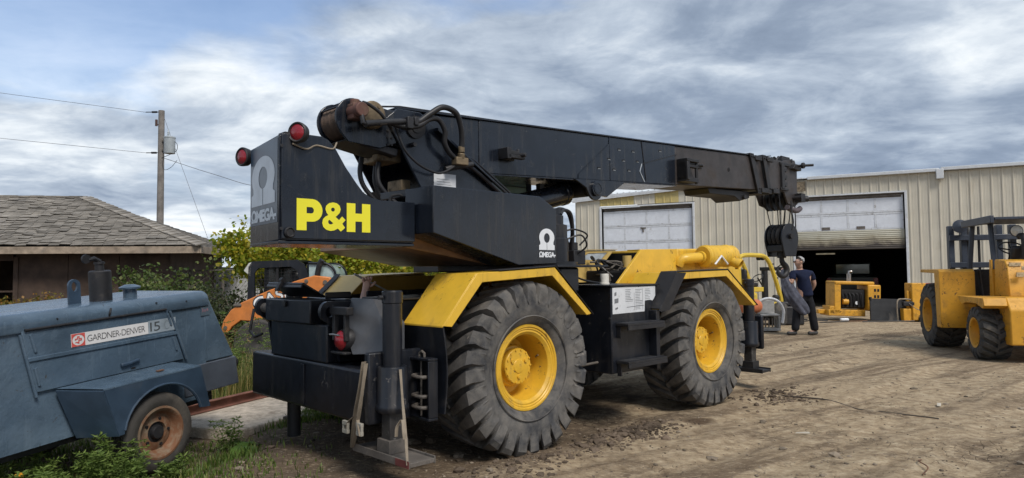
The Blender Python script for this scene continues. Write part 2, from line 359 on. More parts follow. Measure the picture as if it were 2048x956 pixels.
# stones, clods, grit: one mass of stuff
ROCK = mat('yard_stones', (.20, .165, .125), .95, var=.5, vscale=1.3, bump=.5, bscale=30, spec=.15)
CLOD = mat('damp_soil_clods', (.12, .092, .068), .97, var=.4, vscale=2, bump=.6, bscale=25, spec=.1)
ico_b = bmesh.new(); bmesh.ops.create_icosphere(ico_b, subdivisions=1, radius=1); ICV = np.array([v.co[:] for v in ico_b.verts]); ICF = np.array([[v.index for v in f.verts] for f in ico_b.faces]); ico_b.free()
def scatter_rocks(name, pts, sizes, m, label, cat, sink=.3, flatn=.6):
    V = []; F = []; k = len(ICV)
    for i, ((x, y), s) in enumerate(zip(pts, sizes)):
        v = ICV * (1 + rng.uniform(-.28, .28, (k, 1))) * np.array([s * rng.uniform(.7, 1.3), s * rng.uniform(.7, 1.3), s * flatn * rng.uniform(.6, 1.2)])
        a = rng.uniform(0, 6.28); c_, s_ = math.cos(a), math.sin(a)
        v = np.stack([v[:, 0] * c_ - v[:, 1] * s_ + x, v[:, 0] * s_ + v[:, 1] * c_ + y, v[:, 2]], -1)
        V.append(v); F.append(ICF + i * k)
    V = np.concatenate(V); F = np.concatenate(F)
    z = gz(np.array([p[0] for p in pts]), np.array([p[1] for p in pts])); V[:, 2] += np.repeat(z, k) + np.repeat(np.array(sizes) * (flatn - sink) * .6, k)
    me = bpy.data.meshes.new(name); me.from_pydata(V.tolist(), [], F.tolist()); me.materials.append(m)
    o = bpy.data.objects.new(name, me); COL.objects.link(o); tag(o, label, cat, kind='stuff'); return o
pts = []; sz = []
for i in range(5200):
    y = 3.8 + rng.random() ** 1.6 * 13; x = rng.uniform(-.62, .85) * y + rng.normal(0, .3)
    if x < -2.3 and y < 9: continue
    pts.append((x, y)); sz.append(min(.045, .0055 * (1 + rng.pareto(2.6))))
scatter_rocks('gravel', pts, sz, ROCK, 'small stones and grit strewn over the packed dirt yard', 'gravel')
pts = []; sz = []
ct = Matrix.Rotation(R(90 - 46.3), 2)
def crane_w(f, r): c = math.sin(R(46.3)); d = math.cos(R(46.3)); return (-.685 + c * f + d * r, 6.602 + d * f - c * r)
for i in range(1500):
    k = rng.random()
    if k < .42: f_, r_ = rng.normal(1.15, .36), 1.36 + rng.normal(0, .11)
    elif k < .62: f_, r_ = rng.normal(-.45, .5), 1.42 + rng.normal(0, .13)
    elif k < .8: f_, r_ = rng.normal(3.9, .35), 1.45 + rng.normal(0, .2)
    else: f_, r_ = rng.uniform(-1.5, 1.4), rng.uniform(-.6, 1.3)
    pts.append(crane_w(f_, r_)); sz.append(min(.045, .009 * (1 + rng.pareto(2.4))))
scatter_rocks('soil_clods', pts, sz, CLOD, 'dark crumbled soil clods pushed up round the crane tyres', 'soil')

# cracked concrete slab and rusty channel by the compressor
sl_ = [(-3.55, 7.15), (-3.15, 6.98), (-2.72, 6.93), (-2.45, 7.45), (-2.05, 7.95), (-2.2, 8.6), (-3.05, 9.7), (-4.1, 9.3), (-4.2, 8.1)]
b_ = bmesh.new(); vs_ = [b_.verts.new((x + rng.normal(0, .02), y + rng.normal(0, .02), -.035)) for x, y in sl_]; f_ = b_.faces.new(vs_)
r_ = bmesh.ops.extrude_face_region(b_, geom=[f_]); bmesh.ops.translate(b_, verts=[g for g in r_['geom'] if isinstance(g, bmesh.types.BMVert)], vec=(0, 0, -.2))
bmesh.ops.recalc_face_normals(b_, faces=b_.faces); me = bpy.data.meshes.new('concrete_slab'); b_.to_mesh(me); b_.free()
o = bpy.data.objects.new('concrete_slab', me); COL.objects.link(o); me.materials.append(mat('gritty_concrete', (.50, .43, .345), .92, var=.18, dirt=.3, dcol=(.22, .18, .13), dscale=5, bump=.8, bscale=60, vscale=14))
q_ = o.modifiers.new('b', 'BEVEL'); q_.width = .02; q_.segments = 2
tag(o, 'broken pale concrete slab lying on the ground beside the blue compressor', 'concrete slab')
mb = MB(); mb.prism([(-.035, 0), (.035, 0), (.035, .012), (-.02, .012), (-.02, .10), (.035, .10), (.035, .112), (-.035, .112)], 'y', 0, 2.6)
o = mb.build('steel_channel', mat('red_brown_rusty_paint', (.17, .072, .05), .8, var=.25, dirt=.2, dcol=(.1, .05, .035), dscale=8), bevel=.004); o.location = (-3.62, 7.4, -.03); o.rotation_euler = (0, 0, R(-22))
tag(o, 'rusty red steel channel lying along the concrete slab', 'steel channel')
mb = MB(); mb.prism([(0, 0), (.5, .05), (.45, .25), (.05, .2)], 'z', 0, .03); o = mb.build('board_offcut', mat('grey_weathered_board', (.2, .17, .14), .9, var=.2, bump=.4, bscale=20)); o.location = (-2.35, 7.1, .02); tag(o, 'flat grey board scrap half buried beyond the concrete slab edge', 'board')
# thin tube added in place of the muddy rut line across the yard
pth = [(2.9, 8.75), (3.2, 8.3), (3.55, 7.9), (3.75, 7.6), (3.9, 7.3), (4.1, 7.05), (4.2, 6.9)]
mb = MB(); mb.tube(smooth_path([(x, y, gzz(x, y) + .004) for x, y in pth], 8), .009, 6); o = mb.build('mud_rut_line', mat('dark_mud', (.07, .056, .044), .8)); tag(o, 'thin dark line standing in for a muddy rut right of the crane', 'cable')
for i, (x, y, a, lb_) in enumerate(((4.65, 7.62, 60, 'pale litter scrap on open dirt far right of the crane'), (2.65, 6.42, -30, 'pale flat scrap lying nearest the camera right of crane'))):
    mb = MB(); z = gzz(x, y) + .012
    mb.add([(-.06, -.012, 0), (.07, -.02, .012), (.05, .02, .016), (-.05, .022, .0), (-.06, -.012, .004), (.07, -.02, .016), (.05, .02, .02), (-.05, .022, .004)], [(0, 3, 2, 1), (4, 5, 6, 7), (0, 1, 5, 4), (1, 2, 6, 5), (2, 3, 7, 6), (3, 0, 4, 7)])
    o = mb.build('paper_scrap', mat('pale_litter', (.5, .46, .38), .9, var=.15)); o.location = (x, y, z); o.rotation_euler = (0, 0, R(a))
    tag(o, lb_, 'litter')
mb = MB(); mb.tube(smooth_path([(3.0, 5.15, gzz(3, 5.15) + .01), (3.1, 5.25, gzz(3.1, 5.25) + .03), (3.12, 5.4, gzz(3.12, 5.4) + .02), (3.2, 5.5, gzz(3.2, 5.5) + .01)]), .005, 5); o = mb.build('twig', RUST); tag(o, 'short bent twig on the dirt in the lower right', 'twig')
# ================================================================ steel building along the back of the yard
WALLM = mat('beige_steel_cladding', (.54, .51, .425), .5, runs=.45, var=.05, dirt=.08, dcol=(.44, .40, .31), dscale=1.1, bump=.03, bscale=3, vscale=1.2)
WALLY = mat('yellowed_steel_cladding', (.50, .41, .17), .5, var=.08)
TRIM = mat('white_steel_trim', (.56, .59, .62), .4, var=.08, dirt=.1, dcol=(.35, .34, .32), dscale=6)
DOORM = mat('white_door_paint', (.66, .70, .76), .45, var=.04, dirt=.05, dcol=(.36, .36, .35), dscale=3)
DOORF = mat('door_rail_paint', (.58, .61, .65), .5, var=.08, dirt=.16, dcol=(.2, .18, .15), dscale=9)
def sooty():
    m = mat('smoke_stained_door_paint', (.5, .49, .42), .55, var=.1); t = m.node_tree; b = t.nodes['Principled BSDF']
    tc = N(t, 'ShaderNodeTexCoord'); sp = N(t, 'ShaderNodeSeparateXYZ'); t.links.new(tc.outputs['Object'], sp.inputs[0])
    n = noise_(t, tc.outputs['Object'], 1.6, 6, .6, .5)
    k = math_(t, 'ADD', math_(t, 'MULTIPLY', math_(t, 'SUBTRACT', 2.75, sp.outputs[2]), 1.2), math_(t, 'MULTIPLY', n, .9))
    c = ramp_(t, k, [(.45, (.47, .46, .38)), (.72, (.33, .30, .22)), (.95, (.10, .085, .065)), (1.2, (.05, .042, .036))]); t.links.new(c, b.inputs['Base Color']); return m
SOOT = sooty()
BD = empty('metal_building', (12.3, 25.5, 0), -63)
tag(BD, 'long beige ribbed steel workshop building with two overhead doors', 'building')
# local x runs left-away along the wall, +y faces the yard
EV = 4.86
def panel(x0, x1, z0, z1, m=WALLM, z1b=None):
    """one ribbed sheet between x0 and x1"""
    mb = MB(); pts = []; x = x0; z1b = z1 if z1b is None else z1b
    pitch = .305; k = math.ceil((x0 + .0001) / pitch)
    pts.append((x0, 0))
    while k * pitch < x1 - .02:
        c = k * pitch
        for dx, d in ((-.035, 0), (-.018, .03), (.018, .03), (.035, 0)):
            if x0 < c + dx < x1: pts.append((c + dx, d))
        for dx in (.11, .2):
            if x0 < c + dx - .01 and c + dx + .01 < x1: pts += [(c + dx - .008, 0), (c + dx, .006), (c + dx + .008, 0)]
        k += 1
    pts.append((x1, 0)); n = len(pts)
    def zt(x): return z1 + (z1b - z1) * (x - x0) / (x1 - x0)
    V = [(x, y, z0) for x, y in pts] + [(x, y, zt(x)) for x, y in pts] + [(x0, -.05, z0), (x1, -.05, z0), (x0, -.05, zt(x0)), (x1, -.05, zt(x1))]
    F = [(i, i + 1, n + i + 1, n + i) for i in range(n - 1)] + [(2 * n, 2 * n + 2, 2 * n + 3, 2 * n + 1)]
    mb.add(V, F); return mb.build('wall_panel', m, BD, smooth=0, fix=False)
random.seed(2)
D1 = (-1.97, 1.69); D2 = (5.54, 9.44); DT = 4.19
def ztop(x): return EV if x < 4.6 else EV - (x - 4.6) * .055
def run(x0, x1, z0, z1f, seq=.915):
    n = max(1, round((x1 - x0) / seq)); w = (x1 - x0) / n
    for i in range(n):
        a = x0 + i * w; b = a + w - .004
        panel(a, b, z0, z1f(a), WALLM, z1f(b))
run(-9.2, D1[0] - .08, 0, ztop); run(D1[0] - .08, D1[1] + .08, DT + .07, ztop); run(D1[1] + .08, D2[0] - .08, 0, ztop)
for (a, b, m_) in ((5.46, 6.1, WALLM), (6.1, 7.1, WALLY), (7.1, 8.0, WALLM), (8.0, 9.52, WALLY)): panel(a, b - .004, DT + .09, ztop(a), m_, ztop(b))
run(D2[1] + .08, 10.6, 0, ztop)
# end wall, rear and roof
mb = MB(); mb.box(10.61, 10.66, -14, -.02, 0, 4.5); mb.box(-9.2, 10.6, -14.1, -14, 0, 5.2); mb.box(-9.26, -9.21, -14, -.06, 0, EV); mb.build('rear_walls', WALLM, BD)
mb = MB(); mb.add([(-9.3, .12, EV + .03), (4.6, .12, EV + .03), (4.6, -7, EV + .9), (-9.3, -7, EV + .9), (-9.3, -14.2, EV + .03), (4.6, -14.2, EV + .03)], [(0, 1, 2, 3), (3, 2, 5, 4)])
mb.add([(4.605, .12, EV + .0), (10.8, .12, ztop(10.8) + .02), (10.8, -7, EV + .75), (4.605, -7, EV + .75), (4.605, -14.2, EV), (10.8, -14.2, EV - .2)], [(0, 1, 2, 3), (3, 2, 5, 4)])
q_ = mb.build('roof', TRIM, BD, smooth=0, fix=False).modifiers.new('s', 'SOLIDIFY'); q_.thickness = .03
for x0, x1, dz, m_ in ((-9.3, -3.1, .03, TRIM), (-3.05, 1.2, .0, TRIM)):
    mb = MB(); mb.box(x0, x1, .045, .17, EV - .02 + dz, EV + .10 + dz); mb.build('gutter', m_, BD, bevel=.015)
mb = MB(); mb.box(-3.18, -2.95, .05, .2, EV - .28, EV + .07); mb.build('downspout_head', TRIM, BD, bevel=.02)
mb = MB()
pts = [(4.7, EV - .03), (10.75, ztop(10.75) - .03), (10.75, ztop(10.75) + .20), (4.7, EV + .01)]
mb.prism(pts, 'y', .045, .12); mb.build('eave_trim', TRIM, BD, bevel=.006)
for k in range(22):
    x = 4.9 + k * .27; mb = MB(); z = EV + .01 + (ztop(10.75) + .20 - EV - .01) * (x - 4.7) / 6.05
    mb.prism([(x - .05, z), (x - .025, z + .045), (x + .025, z + .045), (x + .05, z)], 'y', -.6, .10); mb.build('roof_rib', TRIM, BD)
for k in range(46):
    x = -9.1 + k * .3; mb = MB(); mb.prism([(x - .05, EV + .04), (x - .025, EV + .09), (x + .025, EV + .09), (x + .05, EV + .04)], 'y', -.6, .11)
    if x < 4.5 and (x < -3.1 or x > 1.3): mb.build('roof_rib', TRIM, BD)
mb = MB(); mb.box(1.28, 1.62, .05, .075, EV - .42, EV - .06); mb.build('wall_patch', mat('lichen_patch', (.16, .13, .09), .9, var=.5, vscale=12, bump=.5), BD)
# door frames
for (a, b) in (D1, D2):
    mb = MB(); mb.box(a - .085, a, -.02, .05, 0, DT + .06); mb.box(b, b + .085, -.02, .05, 0, DT + .06); mb.box(a, b, -.02, .05, DT, DT + .06); mb.build('door_frame', TRIM, BD, bevel=.008)
    mb = MB(); mb.cyl((a + .1, -.12, DT - .11), (b - .1, -.12, DT - .11), .05, n=10); mb.box(a + .02, b - .02, -.10, -.06, DT - .07, DT - .01); mb.build('door_track', DUSTS, BD)
def door_section(x0, x1, z0, z1, cols, skew=0, m=DOORM, y=-.09):
    w = (x1 - x0) / cols; mb = MB()
    mb.box(x0, x1, y - .03, y - .012, z0 + .004, z1 - .004)
    for zz in ((z0 + .006, z0 + .07), (z1 - .07, z1 - .006)): mb.box(x0, x1, y - .0119, y + .006, *zz)
    for i in range(cols + 1):
        xx = x0 + i * w; mb.box(max(x0, xx - .035), min(x1, xx + .035), y - .0119, y + .0062, z0 + .071, z1 - .071)
    sec = mb.build('door_section', DOORF, BD, bevel=.004)
    for i in range(cols):
        mb = MB(); mb.box(x0 + i * w + .036, x0 + (i + 1) * w - .036, y - .0118, y - .002, z0 + .073, z1 - .073); mb.build('door_panel', m, sec, bevel=.006)
    return sec
h = .66
for k in range(6):
    z1 = DT - .16 - k * h
    if z1 - h > -.3: door_section(D2[0] + .05, D2[1] - .05, max(0, z1 - h), z1, 4)
mb = MB(); mb.prism([(7.6, 3.1), (7.66, 3.1), (7.68, 3.24), (7.76, 3.27), (7.74, 3.31), (7.52, 3.29), (7.52, 3.25), (7.62, 3.25)], 'y', -.08, -.06); mb.build('door_lock', DUSTS, BD)
for k in range(2): door_section(D1[0] + .04, D1[1] - .03, DT - .06 - (k + 1) * .62, DT - .06 - k * .62, 4)
for k in range(2):
    z1 = DT - .06 - 1.24 - k * .36
    mb = MB(); n = 5; pts = []
    for i in range(n): pts += [(-.09, z1 - i * .07), (-.075, z1 - i * .07 - .02), (-.075, z1 - i * .07 - .05), (-.09, z1 - i * .07 - .068)]
    mb.prism(pts + [(-.12, z1 - .35), (-.12, z1)], 'x', D1[0] + .03, D1[1] - .03); mb.build('door_section', SOOT, BD, bevel=.003)
for x in (-.55, .62):
    mb = MB(); mb.box(x - .14, x + .14, -.085, -.07, 2.93, 3.03); mb.build('door_vent', DUSTS, BD)
# interior
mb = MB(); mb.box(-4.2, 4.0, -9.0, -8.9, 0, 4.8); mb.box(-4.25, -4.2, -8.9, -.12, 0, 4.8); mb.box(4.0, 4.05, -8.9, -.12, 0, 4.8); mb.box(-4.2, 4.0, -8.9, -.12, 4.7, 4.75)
mb.build('workshop_interior', mat('near_black_interior', (.02, .02, .022), .9, var=.3), BD)  # near-black walls and ceiling
mb = MB(); mb.box(.35, 1.0, -.5, -.35, 2.02, 2.07); mb.build('tube_lamp', mat('dim_tube', (.6, .55, .4), .5), BD)
# pickup parked inside
PK = empty('parked_pickup', tuple(BD.matrix_basis @ Vector((-.25, -5.2, 0))), -63)
bpy.context.view_layer.update(); PK.location = BD.matrix_basis @ Vector((-.15, -4.0, 0)); PK.rotation_euler = BD.rotation_euler
tag(PK, 'dark pickup truck parked nose in, inside the dark workshop', 'pickup')
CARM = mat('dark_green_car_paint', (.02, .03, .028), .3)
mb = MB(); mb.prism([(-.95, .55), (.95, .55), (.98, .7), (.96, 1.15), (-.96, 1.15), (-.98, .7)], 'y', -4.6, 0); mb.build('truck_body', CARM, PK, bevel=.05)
mb = MB(); mb.add([(-.85, -1.9, 1.152), (.85, -1.9, 1.152), (.85, -3.6, 1.152), (-.85, -3.6, 1.152), (-.72, -2.1, 1.75), (.72, -2.1, 1.75), (.72, -3.2, 1.75), (-.72, -3.2, 1.75)], [(0, 1, 5, 4), (1, 2, 6, 5), (2, 3, 7, 6), (3, 0, 4, 7), (4, 5, 6, 7)]); mb.build('truck_cab', CARM, PK, bevel=.04)
mb = MB(); mb.box(-.66, .66, -1.93, -1.88, 1.25, 1.66); mb.build('rear_window', GLASSG, PK)
mb = MB(); mb.box(-.95, .95, .01, .14, .5, .64); mb.build('rear_bumper', mat('chrome', (.6, .6, .6), .2, metal=1), PK, bevel=.02)
for s in (-1, 1):
    mb = MB(); mb.box(s * .88 - .09, s * .88 + .09, -.02, .02, .78, 1.08); mb.build('tail_light', REDL, PK, bevel=.01)
    for y in (-.9, -3.7):
        mb = MB(); mb.lathe([(.2, -.11), (.36, -.1), (.38, 0), (.36, .1), (.2, .11), (0, .08)], (s * .82, y, .38), 'x', 20); mb.build('wheel', RUB, PK)
# ================================================================ rough terrain crane
CR = empty('rough_terrain_crane', (-.685, 6.602, 0), 46.3)
tag(CR, 'big black and yellow rough terrain crane with yellow letters on its counterweight', 'crane')
def q(f, r, z): return (f, -r, z)
def pr(mb, pts, r0, r1): return mb.prism(pts, 'y', -r1, -r0)
def bx(mb, f0, f1, r0, r1, z0, z1): return mb.box(f0, f1, -r1, -r0, z0, z1)

# ---- wheels (axis = local y, outside face toward -y)
def make_tyre(Ro=.72, W=.275, bead=.345, nl=28, lug=1.0, slant=.24):
    mb = MB(); k = Ro / .715; hw = W
    half = [(bead - .01, .62 * hw), (bead + .015, .80 * hw), (bead + .06, .93 * hw), (bead + .13, 1.0 * hw), (Ro - .17, 1.0 * hw), (Ro - .115, .95 * hw), (Ro - .078, .82 * hw), (Ro - .064, .5 * hw), (Ro - .058, 0)]
    prof = [(a, -b) for a, b in half] + [(a, b) for a, b in half[-2::-1]]
    mb.lathe(prof, (0, 0, 0), 'y', 72)
    rib = [(bead + .075, 1.0 * hw), (bead + .082, 1.0 * hw + .007), (bead + .09, 1.0 * hw)]
    for sgn in (-1, 1): mb.lathe([(a, sgn * b) for a, b in rib], (0, 0, 0), 'y', 72)
    pitch = 2 * math.pi / nl
    # lug stations: axial, base radius, top radius, angular centre shift, half width (metres)
    st = [(.02 * hw, Ro - .1, Ro, slant * 1.0, .030), (.35 * hw, Ro - .1, Ro, slant * .62, .038), (.70 * hw, Ro - .11, Ro - .002, slant * .26, .050), (.92 * hw, Ro - .13, Ro - .010, slant * .07, .056), (1.02 * hw, Ro - .17, Ro - .05, 0, .052), (1.035 * hw, Ro - .185, Ro - .11, 0, .044), (1.005 * hw, Ro - .20, Ro - .175, 0, .034)]
    for sgn in (-1, 1):
        for i in range(nl):
            a0 = (i + (.5 if sgn > 0 else 0)) * pitch + random.uniform(-.012, .012); V = []
            wear = random.uniform(-.012, .003)
            for (ax, rb, rt, da, w) in st:
                for (rr, ww) in ((rb, w * 1.22), (rt + wear, w)):
                    for e in (-1, 1):
                        a = a0 + da + e * ww / Ro
                        V.append((rr * math.cos(a), sgn * ax, rr * math.sin(a)))
            F = []
            for j in range(len(st) - 1):
                o = j * 4; F += [(o, o + 2, o + 6, o + 4), (o + 2, o + 3, o + 7, o + 6), (o + 3, o + 1, o + 5, o + 7)]
            o = (len(st) - 1) * 4; F += [(0, 1, 3, 2), (o, o + 2, o + 3, o + 1)]
            mb.add(V, F)
    # weight on the tyre: flat contact patch and a slight sidewall bulge above it
    out = []
    for x, y, z in mb.v:
        if z < -.40 * Ro and (x * x + z * z) > (bead + .03) ** 2:
            k = (-z / Ro - .40) / .6; y *= 1 + .055 * k
            if z < -(Ro - .022): z = -(Ro - .022) + (z + Ro - .022) * .15
        out.append((x, y, z))
    mb.v = out
    return mb
def make_big_wheel(parent):
    rim = MB()
    rim.lathe([(.352, -.205), (.358, -.213), (.352, -.222), (.336, -.222), (.328, -.212), (.318, -.214), (.31, -.206), (.296, -.208), (.285, -.2), (.272, -.19), (.266, -.16), (.262, .02), (.25, .06), (.20, .075), (.13, .06), (0, .06)], (0, 0, 0), 'y', 48)
    rim.lathe([(.352, -.205), (.34, -.15), (.33, .2), (.352, .21)], (0, 0, 0), 'y', 48)
    w = rim.build('wheel', YELR, parent, smooth=40)
    make_tyre().build('tyre', RUB, w, smooth=32)
    hb = MB(); hb.lathe([(.175, .06), (.175, -.03), (.165, -.045), (.15, -.048), (.15, -.10), (.143, -.108), (.06, -.112), (.055, -.118), (.03, -.122), (0, -.122)], (0, 0, 0), 'y', 32)
    for k in range(14):
        a = 2 * math.pi * k / 14; hb.cyl((.137 * math.cos(a), -.10, .137 * math.sin(a)), (.137 * math.cos(a), -.117, .137 * math.sin(a)), .009, n=6)
    for k in range(3):
        a = 2 * math.pi * k / 3 + .5; hb.cyl((.088 * math.cos(a), -.10, .088 * math.sin(a)), (.088 * math.cos(a), -.124, .088 * math.sin(a)), .016, n=8)
    for k in range(10):
        a = 2 * math.pi * k / 10 + .2; hb.cyl((.2 * math.cos(a), .08, .2 * math.sin(a)), (.2 * math.cos(a), .04, .2 * math.sin(a)), .014, n=6)
    hb.build('hub', YELR, w, smooth=40)
    vt = MB(); vt.tube([(.255, -.06, .05), (.23, -.09, .06), (.225, -.12, .075)], .007, 6); vt.build('valve', BRASS, w)
    return w
bigw = make_big_wheel(CR); WR = bigw
for i, (f_, r_, flip, st_) in enumerate([(0, .945, 0, 0), (2.885, .945, 0, 0), (0, -.945, 180, 0), (2.885, -.945, 180, 0)]):
    w = bigw if i == 0 else copy_tree(bigw, CR)
    w.location = (f_, -r_, .705); w.rotation_euler = (0, 0, R(flip))
# make spin happen inside the flip
    w.rotation_mode = 'XYZ'

# ---- carrier frame
mb = MB(); bx(mb, -1.1, -.52, -.60, .45, .60, .76); bx(mb, -.51, 4.45, -.42, .42, .62, 1.06); bx(mb, -.51, 3.2, -.60, .60, .92, 1.285); bx(mb, -1.05, -.515, .30, .60, .765, 1.285); bx(mb, -1.05, -.515, -.66, -.61, .765, 1.285); bx(mb, -1.06, -1.0, -.60, .295, .77, 1.285)
bx(mb, .55, 2.3, -1.05, -.62, .6, 1.2)
mb.build('carrier_frame', BLK, CR, bevel=.012)
for f_ in (0, 2.885):
    mb = MB(); mb.cyl(q(f_, -.85, .7), q(f_, .85, .7), .12, n=16); mb.lathe([(.0, -.2), (.2, -.16), (.24, 0), (.2, .16), (0, .2)], q(f_, 0, .7), 'x', 20)
    mb.build('axle', BLKM, CR)
mb = MB(); bx(mb, -.5, 2.1, -.75, .75, 1.287, 1.305); bx(mb, -1.04, -.505, .29, .75, 1.287, 1.305)
mb.build('deck_plate', BLK, CR, bevel=.004)
for a, b, r_ in ((-1.24, -1.0, .05), (-.83, -.2, .02)):
    mb = MB(); bx(mb, a, b, r_ - .01, r_ + .01, 1.29, 1.345); mb.build('deck_lip', BLK, CR, bevel=.01)
# rear bumper block
mb = MB(); pr(mb, [(-1.36, .40), (-1.36, .79), (-1.06, .79), (-1.06, .40)], -1.10, .86); mb.build('rear_bumper', BLK, CR, bevel=.022)
mb = MB(); bx(mb, -1.372, -1.361, -.12, -.06, .43, .76); mb.build('bumper_seam_plate', BLK, CR, bevel=.003)
# rear box with open tub on top
mb = MB(); bx(mb, -1.35, -.95, -.72, .28, .792, 1.09); mb.build('rear_box', BLK, CR, bevel=.01)
mb = MB(); pr(mb, [(-1.40, 1.092), (-1.40, 1.285), (-1.17, 1.285), (-1.17, 1.092)], -.73, .10)
mb.build('toolbox', BLK, CR, bevel=.01)
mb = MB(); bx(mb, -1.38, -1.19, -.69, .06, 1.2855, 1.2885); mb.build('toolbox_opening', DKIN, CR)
M = Matrix.Translation(q(-1.165, -.42, 1.292)) @ Matrix.Rotation(R(30), 4, 'Y')
mb = MB(); mb.box(-.24, 0, -.33, .33, .0, .02, M); mb.box(-.24, -.225, -.33, .33, -.03, .0, M); lid = mb.build('toolbox_lid', BLK, CR, bevel=.006)
mb = MB(); mb.box(-.265, -.24, .02, .07, -.07, .03, M); mb.cyl(M @ Vector((-.25, .02, .03)), M @ Vector((-.25, .07, .03)), .025, n=12); mb.build('lid_latch', BLKM, lid)
for s in (-.70,):
    mb = MB(); mb.tube([q(-1.16, s, 1.26), q(-1.13, s, 1.32), q(-1.06, s, 1.37)], .012, 6); mb.build('lid_stay', BLKM, lid)
mb = MB(); mb.cyl(q(-1.402, -.33, 1.25), q(-1.42, -.33, 1.25), .028, n=14); mb.build('box_lock', BLKM, CR)
# towing lugs
def lug_prof(cf):
    return [(cf + .30, .80), (cf + .30, 1.27), (cf + .04, 1.28)] + [(cf + .07 * math.cos(R(a)), 1.20 + .08 * math.sin(R(a))) for a in range(100, 261, 20)] + [(cf + .06, 1.06), (cf + .1, .80)]
for r0, r1 in ((.285, .325), (-.90, -.86)):
    v, fc = shape2d([(a, b) for a, b in lug_prof(-1.36)], [circle(-1.345, 1.195, .04, n=18)])
    mb = MB(); n = len(v)
    for rr in (r0, r1): mb.add([q(p[0], rr, p[1]) for p in v], fc)
    for loop in (lug_prof(-1.36), circle(-1.345, 1.195, .04, n=18)):
        k = len(loop)
        mb.add([q(p[0], rr, p[1]) for rr in (r0, r1) for p in loop], [(i, (i + 1) % k, (i + 1) % k + k, i + k) for i in range(k)])
    mb.build('towing_lug', BLK, CR, fix=True)
mb = MB(); mb.cyl(q(-1.345, -.9, 1.195), q(-1.345, -.72, 1.195), .045, n=14); mb.build('towing_pin', DUSTS, CR)
mb = MB(); mb.tube([q(-1.36, -1.06, 1.18), q(-1.4, -1.06, .98), q(-1.4, -.95, .93), q(-1.36, -.88, .96)], .014, 8); mb.build('hook_rod', BLKM, CR)
# tail lamp with its guard
mb = MB(); bx(mb, -1.36, -1.30, .34, .60, 1.18, 1.24); bx(mb, -1.35, -1.31, .36, .40, .98, 1.20); bx(mb, -1.35, -1.31, .53, .56, .98, 1.20); bx(mb, -1.36, -1.30, .36, .57, .88, .90)
mb.build('lamp_guard', BLKM, CR, bevel=.006)
mb = MB(); mb.lathe([(0, -.035), (.05, -.02), (.075, .0), (.09, .02), (.09, .07), (0, .075)], q(-1.33, .47, .985), 'x', 24); tl = mb.build('tail_lamp', BLKM, CR)
mb = MB(); mb.lathe([(0, -.045), (.045, -.034), (.074, -.004), (.074, .01)], q(-1.335, .47, .985), 'x', 24); mb.build('lens', REDL, tl)
mb = MB(); mb.tube([q(-1.39, .40, 1.03), q(-1.40, .47, 1.035), q(-1.39, .54, 1.03)], .008, 6); mb.build('lamp_bar', STEEL, tl)
# sloping gusset between deck and outrigger box
mb = MB(); mb.add([q(-1.14, .30, 1.30), q(-1.14, .62, 1.30), q(-1.2, .86, 1.12), q(-1.2, .86, .90), q(-1.3, .58, .88), q(-1.27, .40, 1.1)], [(0, 1, 2, 3, 4, 5)])
mb.add([q(-1.0, .30, 1.285), q(-1.0, .62, 1.285), q(-1.0, .84, 1.12), q(-1.0, .84, .90), q(-1.0, .58, .88), q(-1.0, .40, 1.1)], [(5, 4, 3, 2, 1, 0)])
mb.f += [(i, i + 6, (i + 1) % 6 + 6, (i + 1) % 6) for i in range(6)]
mb.build('gusset_plate', mat('black_paint_sky_sheen', (.085, .09, .10), .3, var=.12, dirt=.08, dcol=(.14, .14, .14), dscale=6), CR, bevel=.004)  # same black paint, greyed so the colour carries the sky's reflection
